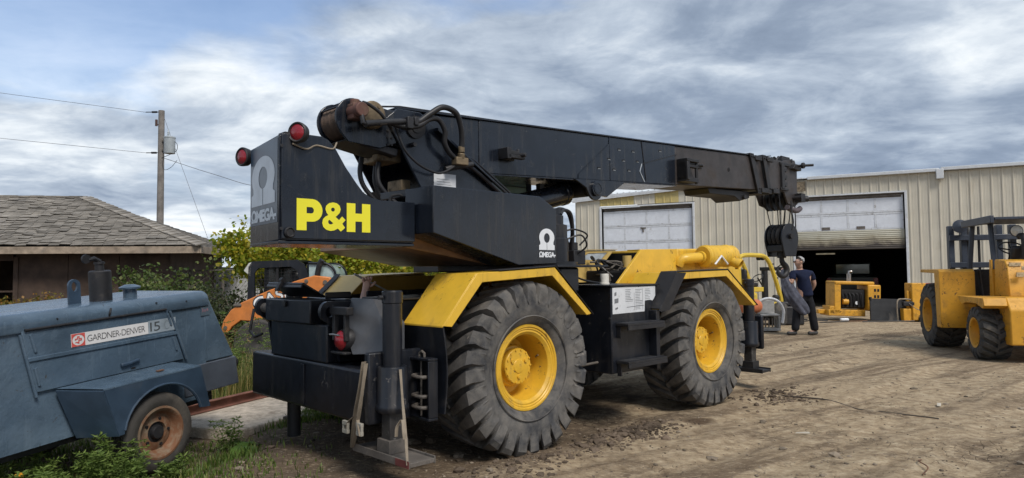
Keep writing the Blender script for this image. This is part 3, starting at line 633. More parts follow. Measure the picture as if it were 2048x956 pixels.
# ---- outriggers: box, jack, pad
def outrigger(f_, r_, side, strap=False, pad=True):
    s = 1 if side > 0 else -1
    mb = MB()
    mb.box(f_ - .16, f_ + .30, min(-r_ + s * .12, -r_ + s * .06), max(-r_ + s * .12, -r_ + s * .06), .42, .93)
    mb.build('outrigger_plate', BLK, CR, bevel=.012)
    if strap:                       # open box section beside the jack, open to the rear
      a, b = f_ + .195, f_ + .28; r0, r1 = r_ - s * .20, r_ + s * .17; y0, y1 = sorted((-r0, -r1))
      mb = MB(); mb.box(a, b, y0, y1, .855, .875); mb.box(a, b, y0, y1, .425, .445); mb.box(a, b, y0, y0 + .015, .446, .854); mb.box(a, b, y1 - .015, y1, .446, .854)
      mb.box(b - .012, b, y0 + .016, y1 - .016, .446, .854); mb.build('outrigger_box', BLK, CR, bevel=.004)
      for z in (.52, .60, .74):
        mb = MB(); mb.tube(smooth_path([q(a + .06, r0 + .17, z), q(a - .01, r0 + .19, z), q(a - .02, r0 + .31, z), q(a + .06, r0 + .33, z)]), .014, 8); mb.build('box_hoop', DUSTS, CR)
      mb = MB(); mb.tube([q(a + .03, r0 + .24, .45), q(a + .03, r0 + .24, .85)], .008, 6); mb.build('valve_linkage', DUSTS, CR)
      r0 += .1
      mb = MB(); mb.tube([q(a + .06, r0 + s * .08, .876), q(a + .06, r0 + s * .08, .9), q(a + .06, r0 + s * .11, .915), q(a + .06, r0 + s * .14, .9), q(a + .06, r0 + s * .14, .866)], .01, 8); mb.build('shackle', DUSTS, CR)
    mb = MB()
    mb.lathe([(0, 1.372), (.068, 1.372), (.076, 1.362), (.076, 1.285), (.070, 1.28), (.070, .83), (.104, .83), (.108, .82), (.108, .57), (.118, .555), (.118, .525), (.104, .505), (.05, .505)], q(f_, r_, 0), 'z', 32)
    jk = mb.build('jack_cylinder', BLK, CR, smooth=35)
    mb = MB(); mb.cyl(q(f_ - .085, r_, 1.325), q(f_ - .115, r_, 1.325), .016, n=10); mb.build('port_plug', BLKM, jk)
    if not pad:
        mb = MB(); mb.cyl(q(f_, r_, .02), q(f_, r_, .5), .06, n=18); mb.build('jack_leg', BLKM, CR); return
    mb = MB(); mb.box(f_ - .058, f_ + .058, -r_ - .055, -r_ + .055, .24, .56); mb.build('jack_leg', mat('scraped_black_leg', (.035, .033, .032), .5, dirt=.22, dcol=(.2, .19, .18), dscale=22, sharp=.04), CR, bevel=.006)
    PL = .36 if strap else .22
    mb = MB(); mb.box(f_ - .08, f_ + .08, -r_ - .08, -r_ + .08, .226, .32); mb.box(f_ - .10, f_ + .10, -r_ - PL, -r_ + PL, .195, .225)
    mb.box(f_ - .112, f_ - .1005, -r_ - PL, -r_ + PL, .188, .24); mb.box(f_ + .1005, f_ + .112, -r_ - PL, -r_ + PL, .188, .24)
    mb.build('jack_pad', DUSTS if strap else BLKM, CR, bevel=.003)
    if strap:
        mb = MB(); mb.box(f_ - .114, f_ - .1125, -r_ - .36, -r_ - .20, .19, .238); mb.build('red_pad_mark', mat('worn_red_paint', (.16, .04, .035), .7, var=.3), CR)
        for pts, w in (([(f_ - .175, r_ - .09, .87), (f_ - .175, r_ - .17, .60), (f_ - .15, r_ - .26, .42), (f_ - .116, r_ - .35, .215)], .022), ([(f_ - .18, r_ - .06, .86), (f_ - .19, r_ - .11, .6), (f_ - .17, r_ - .2, .40), (f_ - .119, r_ - .34, .215)], .016), ([(f_ - .02, r_ + .13, .82), (f_ - .04, r_ + .19, .58), (f_ - .07, r_ + .26, .42), (f_ - .112, r_ + .345, .215)], .011)):
            ribbon(pts, w).build('ratchet_strap', STRAP, CR, smooth=50)
        for (df, dr, z0, dz, o2) in ((-.17, -.24, .46, -.10, -.06), (-.18, -.17, .45, -.10, .07), (-.09, .25, .50, -.12, -.04), (-.09, .26, .50, -.12, .05)):
            ribbon([(f_ + df, r_ + dr, z0), (f_ + df - .02, r_ + dr + o2 * .7, z0 + dz * .4), (f_ + df - .02, r_ + dr + o2, z0 + dz)], .013).build('strap_tail', STRAP, CR)
        for dr, z in ((-.32, .38), (-.13, .39)):
            mb = MB(); x = f_ - .19; y = -(r_ + dr)
            mb.box(x - .012, x + .012, y - .035, y + .035, z - .045, z - .015); mb.box(x - .012, x + .012, y - .035, y + .035, z + .015, z + .045)
            mb.box(x - .010, x + .010, y - .035, y - .018, z - .016, z + .016); mb.box(x - .010, x + .010, y + .018, y + .035, z - .016, z + .016)
            o = mb.build('strap_buckle', mat('dull_cream_plastic', (.34, .32, .27), .6), CR, bevel=.003)
def ribbon(pts, w, mb=None):
    mb = mb or MB(); P = smooth_path([q(*p) for p in pts], 5); V = []; F = []
    for i, p in enumerate(P):
        tw = .5 * math.sin(i * .5)
        d = Vector((math.cos(tw), .35 * math.sin(tw), 0)) * w
        V += [p - d, p + d, p + d + Vector((0, .005, 0)), p - d + Vector((0, .005, 0))]
    for i in range(len(P) - 1):
        o = i * 4
        for k in range(4): F.append((o + k, o + (k + 1) % 4, o + 4 + (k + 1) % 4, o + 4 + k))
    return mb.add(V, F)
outrigger(-1.24, 1.03, 1, True); outrigger(-1.10, -.78, -1, False, False); outrigger(4.33, .88, 1); outrigger(4.33, -.88, -1)
mb = MB(); bx(mb, 4.48, 4.54, .62, .98, .46, .90); mb.build('front_bumper', BLK, CR, bevel=.02)
mb = MB(); bx(mb, 4.40, 4.52, -1.0, .52, .45, .85); mb.build('front_cross_beam', BLK, CR, bevel=.015)
# ---- fenders
def fender(pts, r0, r1, dr, wear=False, name='fender', mt=YEL):
    """sheet along pts (f,z) with a lip on its outer edge"""
    mb = MB(); t = .014
    inn = [(a, b - t) for a, b in pts]
    pr(mb, pts + inn[::-1], min(r0, r1), max(r0, r1))
    lip = [(a, b) for a, b in pts]
    cx_ = sum(a for a, b in pts) / len(pts)
    low = [(a + (.075 if a < cx_ - .5 else -.06 if a > cx_ + .5 else (.05 if a < cx_ else -.03)), b - (.01 if (i in (0, len(pts) - 1)) else .07)) for i, (a, b) in enumerate(pts)]
    ro = r1 + dr * .002
    pr(mb, lip + low[::-1], min(ro, ro + dr * .012), max(ro, ro + dr * .012))
    return mb.build(name, mt, CR, bevel=.003)
RF = [(-.945, 1.107), (-.62, 1.49), (.247, 1.532), (.72, 1.118)]
FF = [(1.80, 1.115), (2.10, 1.472), (3.14, 1.492), (3.80, 1.075)]
fender(RF, .74, 1.24, 1); fender(FF, .74, 1.24, 1)
RFL = [(-.76, 1.16), (-.42, 1.475), (.247, 1.50), (.72, 1.09)]
fender(RFL, -.62, -1.22, -1, mt=YELF)
fender(FF, -.74, -1.24, -1)
# inner skirts
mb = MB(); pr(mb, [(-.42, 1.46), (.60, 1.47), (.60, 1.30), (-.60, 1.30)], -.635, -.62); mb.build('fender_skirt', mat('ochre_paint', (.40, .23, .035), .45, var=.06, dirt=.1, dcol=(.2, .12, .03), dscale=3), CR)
mb = MB(); pr(mb, [(-.55, 1.48), (.24, 1.51), (.24, 1.30), (-.70, 1.30)], .742, .755); mb.build('fender_skirt', YEL, CR)
mb = MB(); pr(mb, [(2.12, 1.46), (3.12, 1.475), (3.12, 1.1), (1.86, 1.1)], .742, .755); mb.build('fender_skirt', YEL, CR)
# black rubber strips along the outer fender edges
def strip(pts, r0, r1, h=.012, name='fender_edge_strip'):
    mb = MB(); up = [(a, b + h) for a, b in pts]; pr(mb, [(a, b + .003) for a, b in pts] + up[::-1], r0, r1); return mb.build(name, BLKM, CR, bevel=.003)
strip([(-.40, 1.503), (.255, 1.535), (.745, 1.105)], 1.07, 1.262)
strip([(1.78, 1.105), (2.10, 1.474), (2.28, 1.478), (3.14, 1.494), (3.83, 1.06)], 1.06, 1.262)
mb = MB()
pr(mb, [(1.76, 1.09), (2.075, 1.47), (2.26, 1.47), (1.93, 1.09)], 1.254, 1.268); mb.build('fender_edge_flap', BLKM, CR)
strip([(-.80, 1.15), (-.43, 1.482)], -1.222, -1.12)
# rear mudflaps
for s in (1, -1):
    mb = MB(); V = []
    for i in range(7):
        z = 1.10 - i * .105; f0 = -.945 + .03 * math.sin(i / 6 * math.pi) + (.01 * i / 6)
        for rr in (.70, 1.24):
            V += [q(f0, s * rr, z), q(f0 + .012, s * rr, z)]
    F = []
    for i in range(6):
        o = i * 4; F += [(o, o + 2, o + 6, o + 4), (o + 1, o + 5, o + 7, o + 3), (o, o + 4, o + 5, o + 1), (o + 2, o + 3, o + 7, o + 6)]
    F += [(0, 1, 3, 2), (24, 26, 27, 25)]
    mb.add(V, F); mb.build('mudflap', BLK, CR, smooth=40)
mb = MB(); bx(mb, 1.74, 1.80, 1.10, 1.24, .52, 1.10); mb.build('front_mudflap', BLK, CR, bevel=.004)
# ---- side tank with steps
mb = MB(); bx(mb, 1.14, 1.90, .62, 1.15, .52, 1.345); mb.build('side_tank', BLK, CR, bevel=.012)
mb = MB(); bx(mb, 1.12, 1.92, .60, 1.165, 1.346, 1.362); mb.build('tank_lid', BLK, CR, bevel=.003)
for z, f1 in ((.985, 1.80), (.63, 1.83)):
    mb = MB(); bx(mb, 1.20, f1, 1.153, 1.30, z - .012, z + .012); bx(mb, 1.20, f1, 1.285, 1.303, z - .05, z - .0125)
    for f_ in (1.21, f1 - .03): pr(mb, [(f_, z - .013), (f_, z - .13), (f_ + .02, z - .13), (f_ + .02, z - .013)], 1.153, 1.2)
    for k in range(7): bx(mb, 1.22, f1 - .02, 1.165 + k * .018, 1.171 + k * .018, z + .0125, z + .018)
    mb.build('step', BLKM, CR, bevel=.003)
sheet = [(0, 0), (.73, .02), (.74, .42), (.86, .46), (.93, .42), (.97, .52), (1, .62), (1, 1), (.62, .99), (.60, .97), (.58, .99), (.3, 1), (.0, .98)]
lb = flat('instruction_sheet', shape2d(sheet), PAPER, CR, q(1.155, 1.1535, 1.085), (1, 0, 0), (0, 0, 1), .70, .255, .0)
random.seed(4)
ik = MB()
for cx_, n_, w_ in ((.20, 8, .13), (.36, 13, .12), (.52, 8, .1)):
    for k in range(n_):
        z0 = 1.31 - k * .016; wl = w_ * random.uniform(.55, 1)
        ik.add([q(1.155 + cx_, 1.1555, z0), q(1.155 + cx_ + wl, 1.1555, z0), q(1.155 + cx_ + wl, 1.1555, z0 + .0035), q(1.155 + cx_, 1.1555, z0 + .0035)], [(0, 1, 2, 3)])
for a, b, c_, d in ((.03, .10, .09, .15), (.03, .17, .06, .21), (.04, .04, .08, .065), (.48, .02, .483, .24), (.22, .06, .5, .064), (.34, .02, .343, .2)):
    ik.add([q(1.155 + a, 1.1557, 1.085 + b), q(1.155 + c_, 1.1557, 1.085 + b + .008), q(1.155 + c_, 1.1557, 1.085 + d), q(1.155 + a, 1.1557, 1.085 + d - .008)], [(0, 1, 2, 3)])
o = ik.build('printed_lines', INK, lb, smooth=0, fix=False); o['kind'] = 'stuff'
mb = MB(); mb.lathe([(.05, 0), (.05, .012), (.044, .015), (.044, .095), (.04, .105), (0, .105)], q(1.42, .85, 1.363), 'z', 20); mb.build('filler_cap', mat('grimy_white_plastic', (.6, .58, .52), .5, dirt=.25, dcol=(.25, .2, .15)), CR)
mb = MB(); mb.tube(smooth_path([q(1.0, .75, 1.50), q(1.2, .72, 1.42), q(1.45, .74, 1.375), q(1.7, .7, 1.372)]), .01, 8); mb.build('tank_hose', RUBH, CR)
mb = MB(); mb.cyl(q(.35, .98, .60), q(1.13, .98, .62), .012, n=8); mb.build('brake_line', DUSTS, CR)
# ---- engine hood, cowl and air cleaner
HP = [(1.86, 1.08), (1.86, 1.305), (2.38, 1.735), (3.1, 1.752), (3.1, 1.08)]
mb = MB(); pr(mb, HP, .585, .62); mb.build('hood_side_panel', YEL, CR, bevel=.006)
mb = MB(); pr(mb, [(2.38, 1.735), (3.1, 1.752), (3.1, 1.735), (2.38, 1.718)], .42, .583); mb.build('hood_top_panel', YEL, CR)
mb = MB(); pr(mb, [(3.102, 1.08), (3.102, 1.752), (4.5, 1.78), (4.62, 1.70), (4.62, 1.08)], -.82, .62); mb.build('engine_hood', YEL, CR, bevel=.02)
mb = MB(); pr(mb, [(1.98, 1.31), (2.40, 1.66), (2.44, 1.63), (2.04, 1.31)], .54, .584); mb.build('hood_flange', YELF, CR)
mb = MB(); bx(mb, 3.08, 3.10, -.80, .58, 1.31, 1.72); bx(mb, 2.3, 3.08, -.84, -.82, 1.31, 1.72); mb.build('bay_wall', DKIN, CR)
# pale cowl with a window left of the open engine bay
v, fc = shape2d([(2.26, 1.36), (2.26, 1.69), (2.46, 1.745), (3.04, 1.765), (3.04, 1.742), (2.98, 1.74), (2.62, 1.45), (2.60, 1.36)], [[(2.36, 1.635), (2.40, 1.675), (2.50, 1.715), (2.88, 1.73), (2.76, 1.645), (2.70, 1.63)]])
mb = MB()
for rr in (-.26, -.285): mb.add([q(p[0], rr, p[1]) for p in v], fc)
mb.build('engine_cowl', YELF, CR, smooth=0)
mb = MB(); pr(mb, [(2.36, 1.635), (2.40, 1.675), (2.50, 1.715), (2.88, 1.73), (2.76, 1.645), (2.70, 1.63)], -.275, -.27); mb.build('cowl_window', mat('milky_window', (.5, .55, .58), .12, spec=.8), CR)
mb = MB(); pr(mb, [(2.20, 1.306), (2.20, 1.70), (2.25, 1.70), (2.25, 1.306)], -.95, -.26); pr(mb, [(2.2, 1.70), (2.46, 1.76), (3.06, 1.775), (3.06, 1.77), (2.46, 1.752), (2.2, 1.69)], -.95, -.24); mb.build('cowl_frame', YELF, CR, bevel=.006)
mb = MB(); bx(mb, 1.3, 2.19, -.55, .55, 1.306, 1.318); mb.build('bay_floor_plate', mat('worn_tan_plate', (.28, .22, .16), .35, metal=.3, var=.25, dirt=.3, dcol=(.14, .1, .07), dscale=4), CR)
mb = MB(); bx(mb, 2.45, 3.05, -.6, .35, 1.31, 1.50); mb.build('engine_block', DKIN, CR, bevel=.03)
random.seed(9)
for k in range(8):
    p = [q(2.35 + random.uniform(0, .5), .15 - random.uniform(0, .35), 1.40 + random.uniform(.0, .25)) for _ in range(4)]
    mb = MB(); mb.tube(smooth_path(p, 4), random.uniform(.008, .02), 6); mb.build('engine_hose', [RUBH, DUSTS, RUBH][k % 3], CR)
mb = MB(); mb.cyl(q(2.80, .1, 1.48), q(2.80, .1, 1.68), .055, n=14); mb.build('oil_filter', YELF, CR)
mb = MB(); mb.disc(q(2.42, .1, 1.42), .05, 'y', .05, 14); mb.build('pulley', DUSTS, CR)
mb = MB(); mb.lathe([(0, -.29), (.12, -.29), (.135, -.275), (.135, -.235), (.14, -.23), (.14, -.21), (.135, -.205), (.135, .13), (.142, .14), (.142, .165), (.135, .17), (.135, .26), (.12, .29), (0, .29)], (0, 0, 0), 'x', 32)
ac = mb.build('air_cleaner', YEL, CR, smooth=35); ac.location = q(3.72, .80, 1.665); ac.rotation_euler = (0, R(-1), R(-8))
mb = MB(); mb.tube(smooth_path([(-.62, .10, -.10), (-.60, .07, -.04), (-.52, .03, -.02), (-.29, 0, -.01)]), .062, 16); mb.lathe([(.062, -.34), (.075, -.335), (.075, -.305), (.062, -.30)], (0, 0, -.01), 'x', 20); mb.build('intake_pipe', YEL, ac)
mb = MB(); mb.tube([(.16, -.08, -.06), (.18, -.17, -.10), (.19, -.20, -.115)], [.062, .062, .066], 18, False); mb.build('intake_stub', YEL, ac)
mb = MB(); mb.tube([(-.22, -.13, -.10), (-.12, -.15, .0), (.02, -.13, -.10)], .013, 8); mb.build('clamp_handle', WHT, ac)
mb = MB(); mb.cyl(q(4.2, .5, 1.60), q(4.3, .5, 1.60), .05, n=12); mb.cyl(q(4.25, .78, 1.5), q(4.25, .78, 1.7), .03, n=10); mb.build('hood_fitting', BLKM, CR)

# ================ slewing upper works
mb = MB(); mb.lathe([(0, 1.306), (.56, 1.306), (.56, 1.40), (.53, 1.41), (.53, 1.50), (.62, 1.51), (.62, 1.56), (0, 1.56)], q(.75, 0, 0), 'z', 48); mb.build('slewing_ring', BLKM, CR, smooth=40)
mb = MB(); pr(mb, [(-.93, 1.70), (-.04, 1.562), (.95, 1.562), (.95, 1.66), (.42, 1.80), (-.93, 1.80)], -.62, .74); mb.build('turntable_frame', mat('tan_frame_paint', (.34, .20, .12), .32, var=.2, dirt=.2, dcol=(.22, .12, .07), dscale=2, droughness=.4), CR, bevel=.008)  # whole frame and its underside in one tan colour
cwp = [(-2.04, 1.722), (-2.04, 2.428), (-1.741, 2.443), (-1.69, 2.425), (-1.636, 2.378), (-1.549, 2.245), (-1.46, 2.135), (-1.407, 2.078), (-1.34, 2.042), (-1.258, 2.028), (-.955, 2.030), (-.955, 1.722)]
mb = MB(); pr(mb, cwp, .27, .898)
mb.v = [(x + (.075 if x < -1.5 and y > -.5 else 0), y, z - (.012 if (x < -1.5 and y > -.5) else 0)) for x, y, z in mb.v]
cw = mb.build('counterweight', BLKG, CR, bevel=.008)
mb = MB(); pr(mb, [(a + (.012 if a < -2 else 0), b + .006) for a, b in cwp[:-1]] + [(-.955, 1.735), (-2.02, 1.735)], .90, .914); mb.build('side_plate', BLKG, cw, bevel=.004)
mb = MB(); mb.prism([(-2.042, -.905), (-.956, -.905), (-.956, -.27), (-1.966, -.27)], 'z', 1.700, 1.7205); mb.build('bottom_plate', BLKG, cw, bevel=.003)
mb = MB(); mb.cyl(q(-1.975, .914, 1.775), q(-1.975, .93, 1.775), .03, n=16); mb.lathe([(.03, 0), (.038, -.012), (.03, -.024), (.02, -.012)], q(-1.975, .914, 1.775), 'y', 16); mb.build('plug', BLKM, cw)
mb = MB()
for z in (1.80, 2.35): mb.cyl(q(-2.03, .914, z), q(-2.03, .922, z), .011, n=8)
mb.build('bolt', BLKM, cw)
# lamps on top corners
def rlamp(f_, r_, z_, yaw):
    mb = MB(); mb.lathe([(0, .07), (.05, .065), (.074, .04), (.082, .0), (.082, -.018), (.074, -.026), (.062, -.018)], (0, 0, 0), 'x', 28)
    o = mb.build('round_lamp', BLKM, CR); o.location = q(f_, r_, z_); o.rotation_euler = (0, 0, R(yaw))
    mb = MB(); mb.lathe([(0, -.036), (.03, -.033), (.055, -.022), (.064, -.015)], (0, 0, 0), 'x', 28); mb.build('lens', REDL, o)
    mb = MB(); mb.cyl((.05, 0, 0), (.12, 0, -.02), .02, n=8); mb.build('lamp_bracket', BLKM, o)
rlamp(-1.93, .95, 2.445, 30); rlamp(-1.99, .20, 2.37, 15)
for o in CR.children:
    if o.name.startswith('round_lamp'): o.scale = (.86, .86, .86)
mb = MB(); mb.box(-2.0, -1.72, -.90, -.80, 2.43, 2.452); mb.build('lamp_shelf', BLKM, CR, bevel=.003)
mb = MB(); mb.tube(smooth_path([q(-1.96, .93, 2.37), q(-1.86, .93, 2.345), q(-1.78, .92, 2.38), q(-1.66, .92, 2.37), q(-1.62, .91, 2.42)]), .006, 6); mb.build('lamp_wire', STRAP, CR)
# right hand box
mb = MB(); pr(mb, [(-.936, 2.154), (.217, 2.146), (.425, 2.04), (.418, 1.567), (-.045, 1.552), (-.938, 1.797)], .76, 1.12); mb.build('side_box', BLKG, CR, bevel=.006)
mb = MB(); pr(mb, [(-.92, 2.16), (-.92, 2.10), (-.90, 2.10), (-.90, 2.16)], .38, .76); bx(mb, -.93, -.25, .38, .76, 1.80, 1.98); mb.build('tank_top', BLK, CR, bevel=.006)
mb = MB(); mb.tube(smooth_path([q(-.98, .62, 2.02), q(-.98, .62, 2.1), q(-.93, .66, 2.12), q(-.9, .72, 2.10)]), .012, 8); mb.build('grab_handle', BLKM, CR)
# decals
def omega(parent, org, u, v, w, h, lift):
    L = []
    out = [(0, .0), (.475, 0), (.485, .02), (.485, .42), (.515, .42), (.515, .02), (.525, 0), (1, 0), (1, .28), (.93, .31)]
    out += [(.5 + .49 * math.cos(R(a)), .60 + .40 * math.sin(R(a))) for a in range(-25, 206, 11)] + [(.07, .31), (0, .28)]
    return out
def omega_decal(org, u, v, w, h, lift, mt):
    u, v, org = Vector(u), Vector(v), Vector(org)
    full = [(0, 0), (.488, 0), (.488, .335)] + [(.5 + .185 * math.cos(R(a)), .56 + .225 * math.sin(R(a))) for a in range(-96, -446, -10)] + [(.512, .335), (.512, 0), (1, 0), (1, .22), (.92, .26)]
    full += [(.5 + .49 * math.cos(R(a)), .58 + .42 * math.sin(R(a))) for a in range(-30, 211, 10)] + [(.08, .26), (0, .22)]
    d = flat('horseshoe_emblem', shape2d(full), mt, CR, org + v * (h * .255), u, v, w, h * .745, lift)
    flat('emblem_lettering', text2d('\u03a9MEGA-', .045, .88), mt, CR, org, u, v, w * 1.06, h * .20, lift)
omega_decal(q(.195, 1.1215, 1.62), (1, 0, 0), (0, 0, 1), .195, .25, .0025, WHT)
pd = Vector(q(-2.04, .898, 0)) - Vector(q(-1.965, .27, 0)); pd.normalize()
WHT2 = mat('faded_grey_decal', (.52, .58, .64), .4, var=.08, dirt=.05, dcol=(.25, .28, .3))
ob_ = Vector(q(-1.965, .27, 1.845)) + pd * .012
flat('emblem_background', shape2d([(0, 0), (1, 0), (1, 1), (0, 1)]), mat('blue_grey_field', (.035, .062, .10), .3, var=.12, dirt=.05, dcol=(.06, .08, .1)), CR, ob_, tuple(pd), (0, 0, 1), .60, .565, .0022)  # blue-grey sheet over the plate behind the emblem
omega_decal(Vector(q(-1.965, .27, 1.865)) + pd * .045, tuple(pd), (0, 0, 1), .52, .46, .004, WHT2)
P_ = ([(0, 0), (.38, 0), (.38, .28), (.60, .28)] + [(.60 + .40 * math.cos(R(a)), .64 + .36 * math.sin(R(a))) for a in range(-90, 91, 15)] + [(0, 1)], [[(.38, .54), (.56, .54)] + [(.56 + .10 * math.cos(R(a)), .64 + .10 * math.sin(R(a))) for a in range(-75, 76, 25)] + [(.56, .74), (.38, .74)]])
H_ = ([(0, 0), (.36, 0), (.36, .37), (.64, .37), (.64, 0), (1, 0), (1, 1), (.64, 1), (.64, .65), (.36, .65), (.36, 1), (0, 1)], [])
A_ = [(538, 663), (562, 667), (580, 682), (587, 705), (580, 730), (562, 750), (554, 757), (576, 777), (596, 752), (618, 775), (597, 800), (615, 826), (588, 852), (568, 833), (545, 846), (520, 850), (495, 843), (476, 825), (470, 800), (475, 775), (490, 758), (508, 748), (497, 732), (490, 710), (494, 688), (512, 670)]
A_ = ([(a, -b) for a, b in A_], [circle(537, -710, 12, 13, 16), [(515, -778), (540, -800), (525, -808), (513, -806), (507, -795), (508, -784)]])
for nm, sh, f0, f1, z0, z1 in (('letter_p', P_, -1.923, -1.733, 1.793, 2.008), ('letter_ampersand', A_, -1.735, -1.555, 1.793, 1.995), ('letter_h', H_, -1.545, -1.352, 1.793, 1.998)):
    flat(nm, shape2d(*sh), YLET, CR, q(f0, .9145, z0), (1, 0, 0), (0, 0, 1), f1 - f0, z1 - z0, .003)
# swing motor with its hoses
mb = MB(); mb.lathe([(.0, 1.555), (.20, 1.555), (.20, 1.585), (.115, 1.59), (.115, 1.80), (.105, 1.81), (.105, 1.93), (.07, 1.94), (.07, 2.02), (.045, 2.03), (.045, 2.09), (0, 2.09)], q(.72, .84, 0), 'z', 28)
mb.build('swing_motor', BLK, CR, smooth=35)
mb = MB(); bx(mb, .50, 1.22, .55, 1.06, 1.534, 1.5545); mb.build('swing_motor_base', BLK, CR, bevel=.004)
mb = MB(); bx(mb, .60, .86, .70, 1.0, 1.30, 1.533); mb.build('swing_gear_case', BLK, CR, bevel=.02)
mb = MB(); bx(mb, .95, 1.12, .62, .86, 1.56, 1.70); bx(mb, .98, 1.08, .66, .8, 1.70, 1.78); mb.cyl(q(.9, .74, 1.64), q(1.2, .74, 1.66), .025, n=10); mb.build('valve_block', BLKM, CR, bevel=.008)
for pts, rr in (([(.74, .8, 2.05), (.85, .76, 2.10), (.98, .76, 2.07), (1.04, .76, 1.9), (1.03, .74, 1.7)], .017), ([(.74, .88, 2.03), (.83, .84, 2.08), (.93, .84, 2.05), (.98, .82, 1.88), (.99, .8, 1.66)], .017), ([(.8, .8, 1.86), (.95, .86, 1.9), (1.15, .86, 1.85), (1.1, .8, 1.75)], .009), ([(.82, .88, 1.8), (.95, .95, 1.84), (1.03, .95, 1.74), (1.0, .85, 1.66)], .009), ([(.95, .7, 1.9), (1.0, .72, 1.8), (1.05, .7, 1.7)], .02)):
    mb = MB(); mb.tube(smooth_path([q(*p) for p in pts]), rr, 8); mb.build('hydraulic_hose', RUBH, CR)
# ---- mast plates carrying the boom
def mast_plate(r0, r1):
    mb = MB(); pr(mb, [(-.86, 2.80), (-.74, 2.90), (-.50, 2.90), (-.36, 2.80), (.30, 2.38), (.50, 2.20), (.50, 1.79), (-.34, 1.79), (-.50, 2.24), (-.74, 2.62)], r0, r1)
    return mb.build('mast_plate', BLKG, CR, bevel=.008)
mast_plate(.35, .372); mast_plate(-.372, -.35)
mb = MB(); bx(mb, .2, .22, -.349, .349, 1.79, 2.36); pr(mb, [(-.36, 1.85), (-.56, 2.25), (-.60, 2.25), (-.40, 1.85)], -.349, -.16); bx(mb, -.4, .2, -.349, .349, 2.02, 2.04); mb.build('mast_web', BLKM, CR)
mb = MB(); pr(mb, [(-.36, 2.78), (.30, 2.37), (.30, 2.345), (-.36, 2.75)], .373, .44); mb.build('mast_flange', BLKG, CR, bevel=.004)
mb = MB(); mb.disc(q(-.56, .376, 2.76), .10, 'y', .03, 28); mb.disc(q(-.56, .385, 2.76), .05, 'y', .03, 20); mb.cyl(q(-.56, -.38, 2.76), q(-.56, .37, 2.76), .055); mb.build('boom_pivot_pin', BLKM, CR)
mb = MB(); mb.cyl(q(-.60, .37, 2.60), q(-.60, .43, 2.60), .02, n=6); mb.build('bolt', BLKM, CR)
lb = flat('load_chart', shape2d([(0, 0), (1, 0), (1, .98), (.62, 1), (.3, .98), (0, 1)]), PAPER, CR, q(-.36, .3725, 2.21), (1, 0, .03), (0, 0, 1), .25, .17, .002)
ik = MB()
for k in range(5):
    z = 2.235 + k * .024; ik.add([q(-.33, .3765, z), q(-.33 + random.uniform(.12, .2), .3765, z), q(-.33 + .15, .3765, z + .003), q(-.33, .3765, z + .003)], [(0, 1, 2, 3)])
o = ik.build('printed_lines', INK, lb, smooth=0, fix=False); o['kind'] = 'stuff'
# valves and hoses seen between the mast plates
mb = MB(); bx(mb, -.82, -.62, -.05, .25, 2.46, 2.58); mb.lathe([(0, -.08), (.045, -.08), (.045, .06), (0, .06)], q(-.78, .2, 2.50), 'x', 14); bx(mb, -.6, -.5, .0, .22, 2.22, 2.32); mb.build('valve_block', BRASS, CR, bevel=.01)
for pts in ([(-.80, .18, 2.47), (-.83, .2, 2.36), (-.82, .22, 2.25), (-.72, .25, 2.13), (-.60, .3, 2.04)], [(-.90, .06, 2.5), (-.93, .08, 2.36), (-.90, .1, 2.24), (-.8, .14, 2.12), (-.66, .2, 2.02)], [(-.72, .0, 2.45), (-.74, .02, 2.3), (-.68, .05, 2.15), (-.55, .1, 2.03)]):
    mb = MB(); mb.tube(smooth_path([q(*p) for p in pts]), .022, 10); mb.build('hydraulic_hose', RUBH, CR)
# ---- winch
DC = (-1.145, 2.752)
mb = MB(); prof = []
random.seed(3)
for i in range(34):
    a = .062 + i * .266 / 33; prof += [(.132 + random.uniform(-.003, .003), -a - .004), (.144 + random.uniform(-.003, .003), -a)]
mb.lathe([(0, -.062)] + prof + [(0, -.33)], q(DC[0], 0, DC[1]), 'y', 36); mb.build('winch_rope_drum', mat('greasy_wire_rope', (.085, .055, .038), .6, var=.3, dirt=.3, dcol=(.14, .09, .06), dscale=14), CR, smooth=60)
def flange(r0, r1):
    pts = [(DC[0] + .172 * math.cos(R(a)), DC[1] + .172 * math.sin(R(a))) for a in range(45, 226, 12)]
    pts += [(-1.20, 2.56), (-.90, 2.54), (-.74, 2.60), (-.72, 2.86), (-.95, 2.90)]
    mb = MB(); pr(mb, pts, r0, r1); return mb
flange(.33, .352).build('winch_side_plate', BLKG, CR, bevel=.006); flange(.035, .058).build('winch_side_plate', BLKG, CR, bevel=.006)
mb = MB(); pr(mb, [(-1.22, 2.575), (-.72, 2.49), (-.70, 2.56), (-1.0, 2.59), (-1.20, 2.59)], .0, .33); mb.build('winch_base', BLKM, CR, bevel=.01)
mb = MB()
for k, a in ((0, 95), (1, 148)): mb.cyl(q(DC[0] + .162 * math.cos(R(a)), .04, DC[1] + .162 * math.sin(R(a))), q(DC[0] + .162 * math.cos(R(a)), .33, DC[1] + .162 * math.sin(R(a))), .009, n=8)
mb.build('winch_tie_bar', BLK, CR)
mb = MB(); mb.lathe([(0, -.07), (.10, -.07), (.115, -.055), (.115, 0), (0, 0)], q(-1.0, .353, 2.80), 'y', 24)
for k in range(6): mb.cyl(q(-1.0 + .08 * math.cos(k * 1.05), .42, 2.80 + .08 * math.sin(k * 1.05)), q(-1.0 + .08 * math.cos(k * 1.05), .43, 2.80 + .08 * math.sin(k * 1.05)), .014, n=6)
mb.build('winch_gear_cover', BRASS, CR)
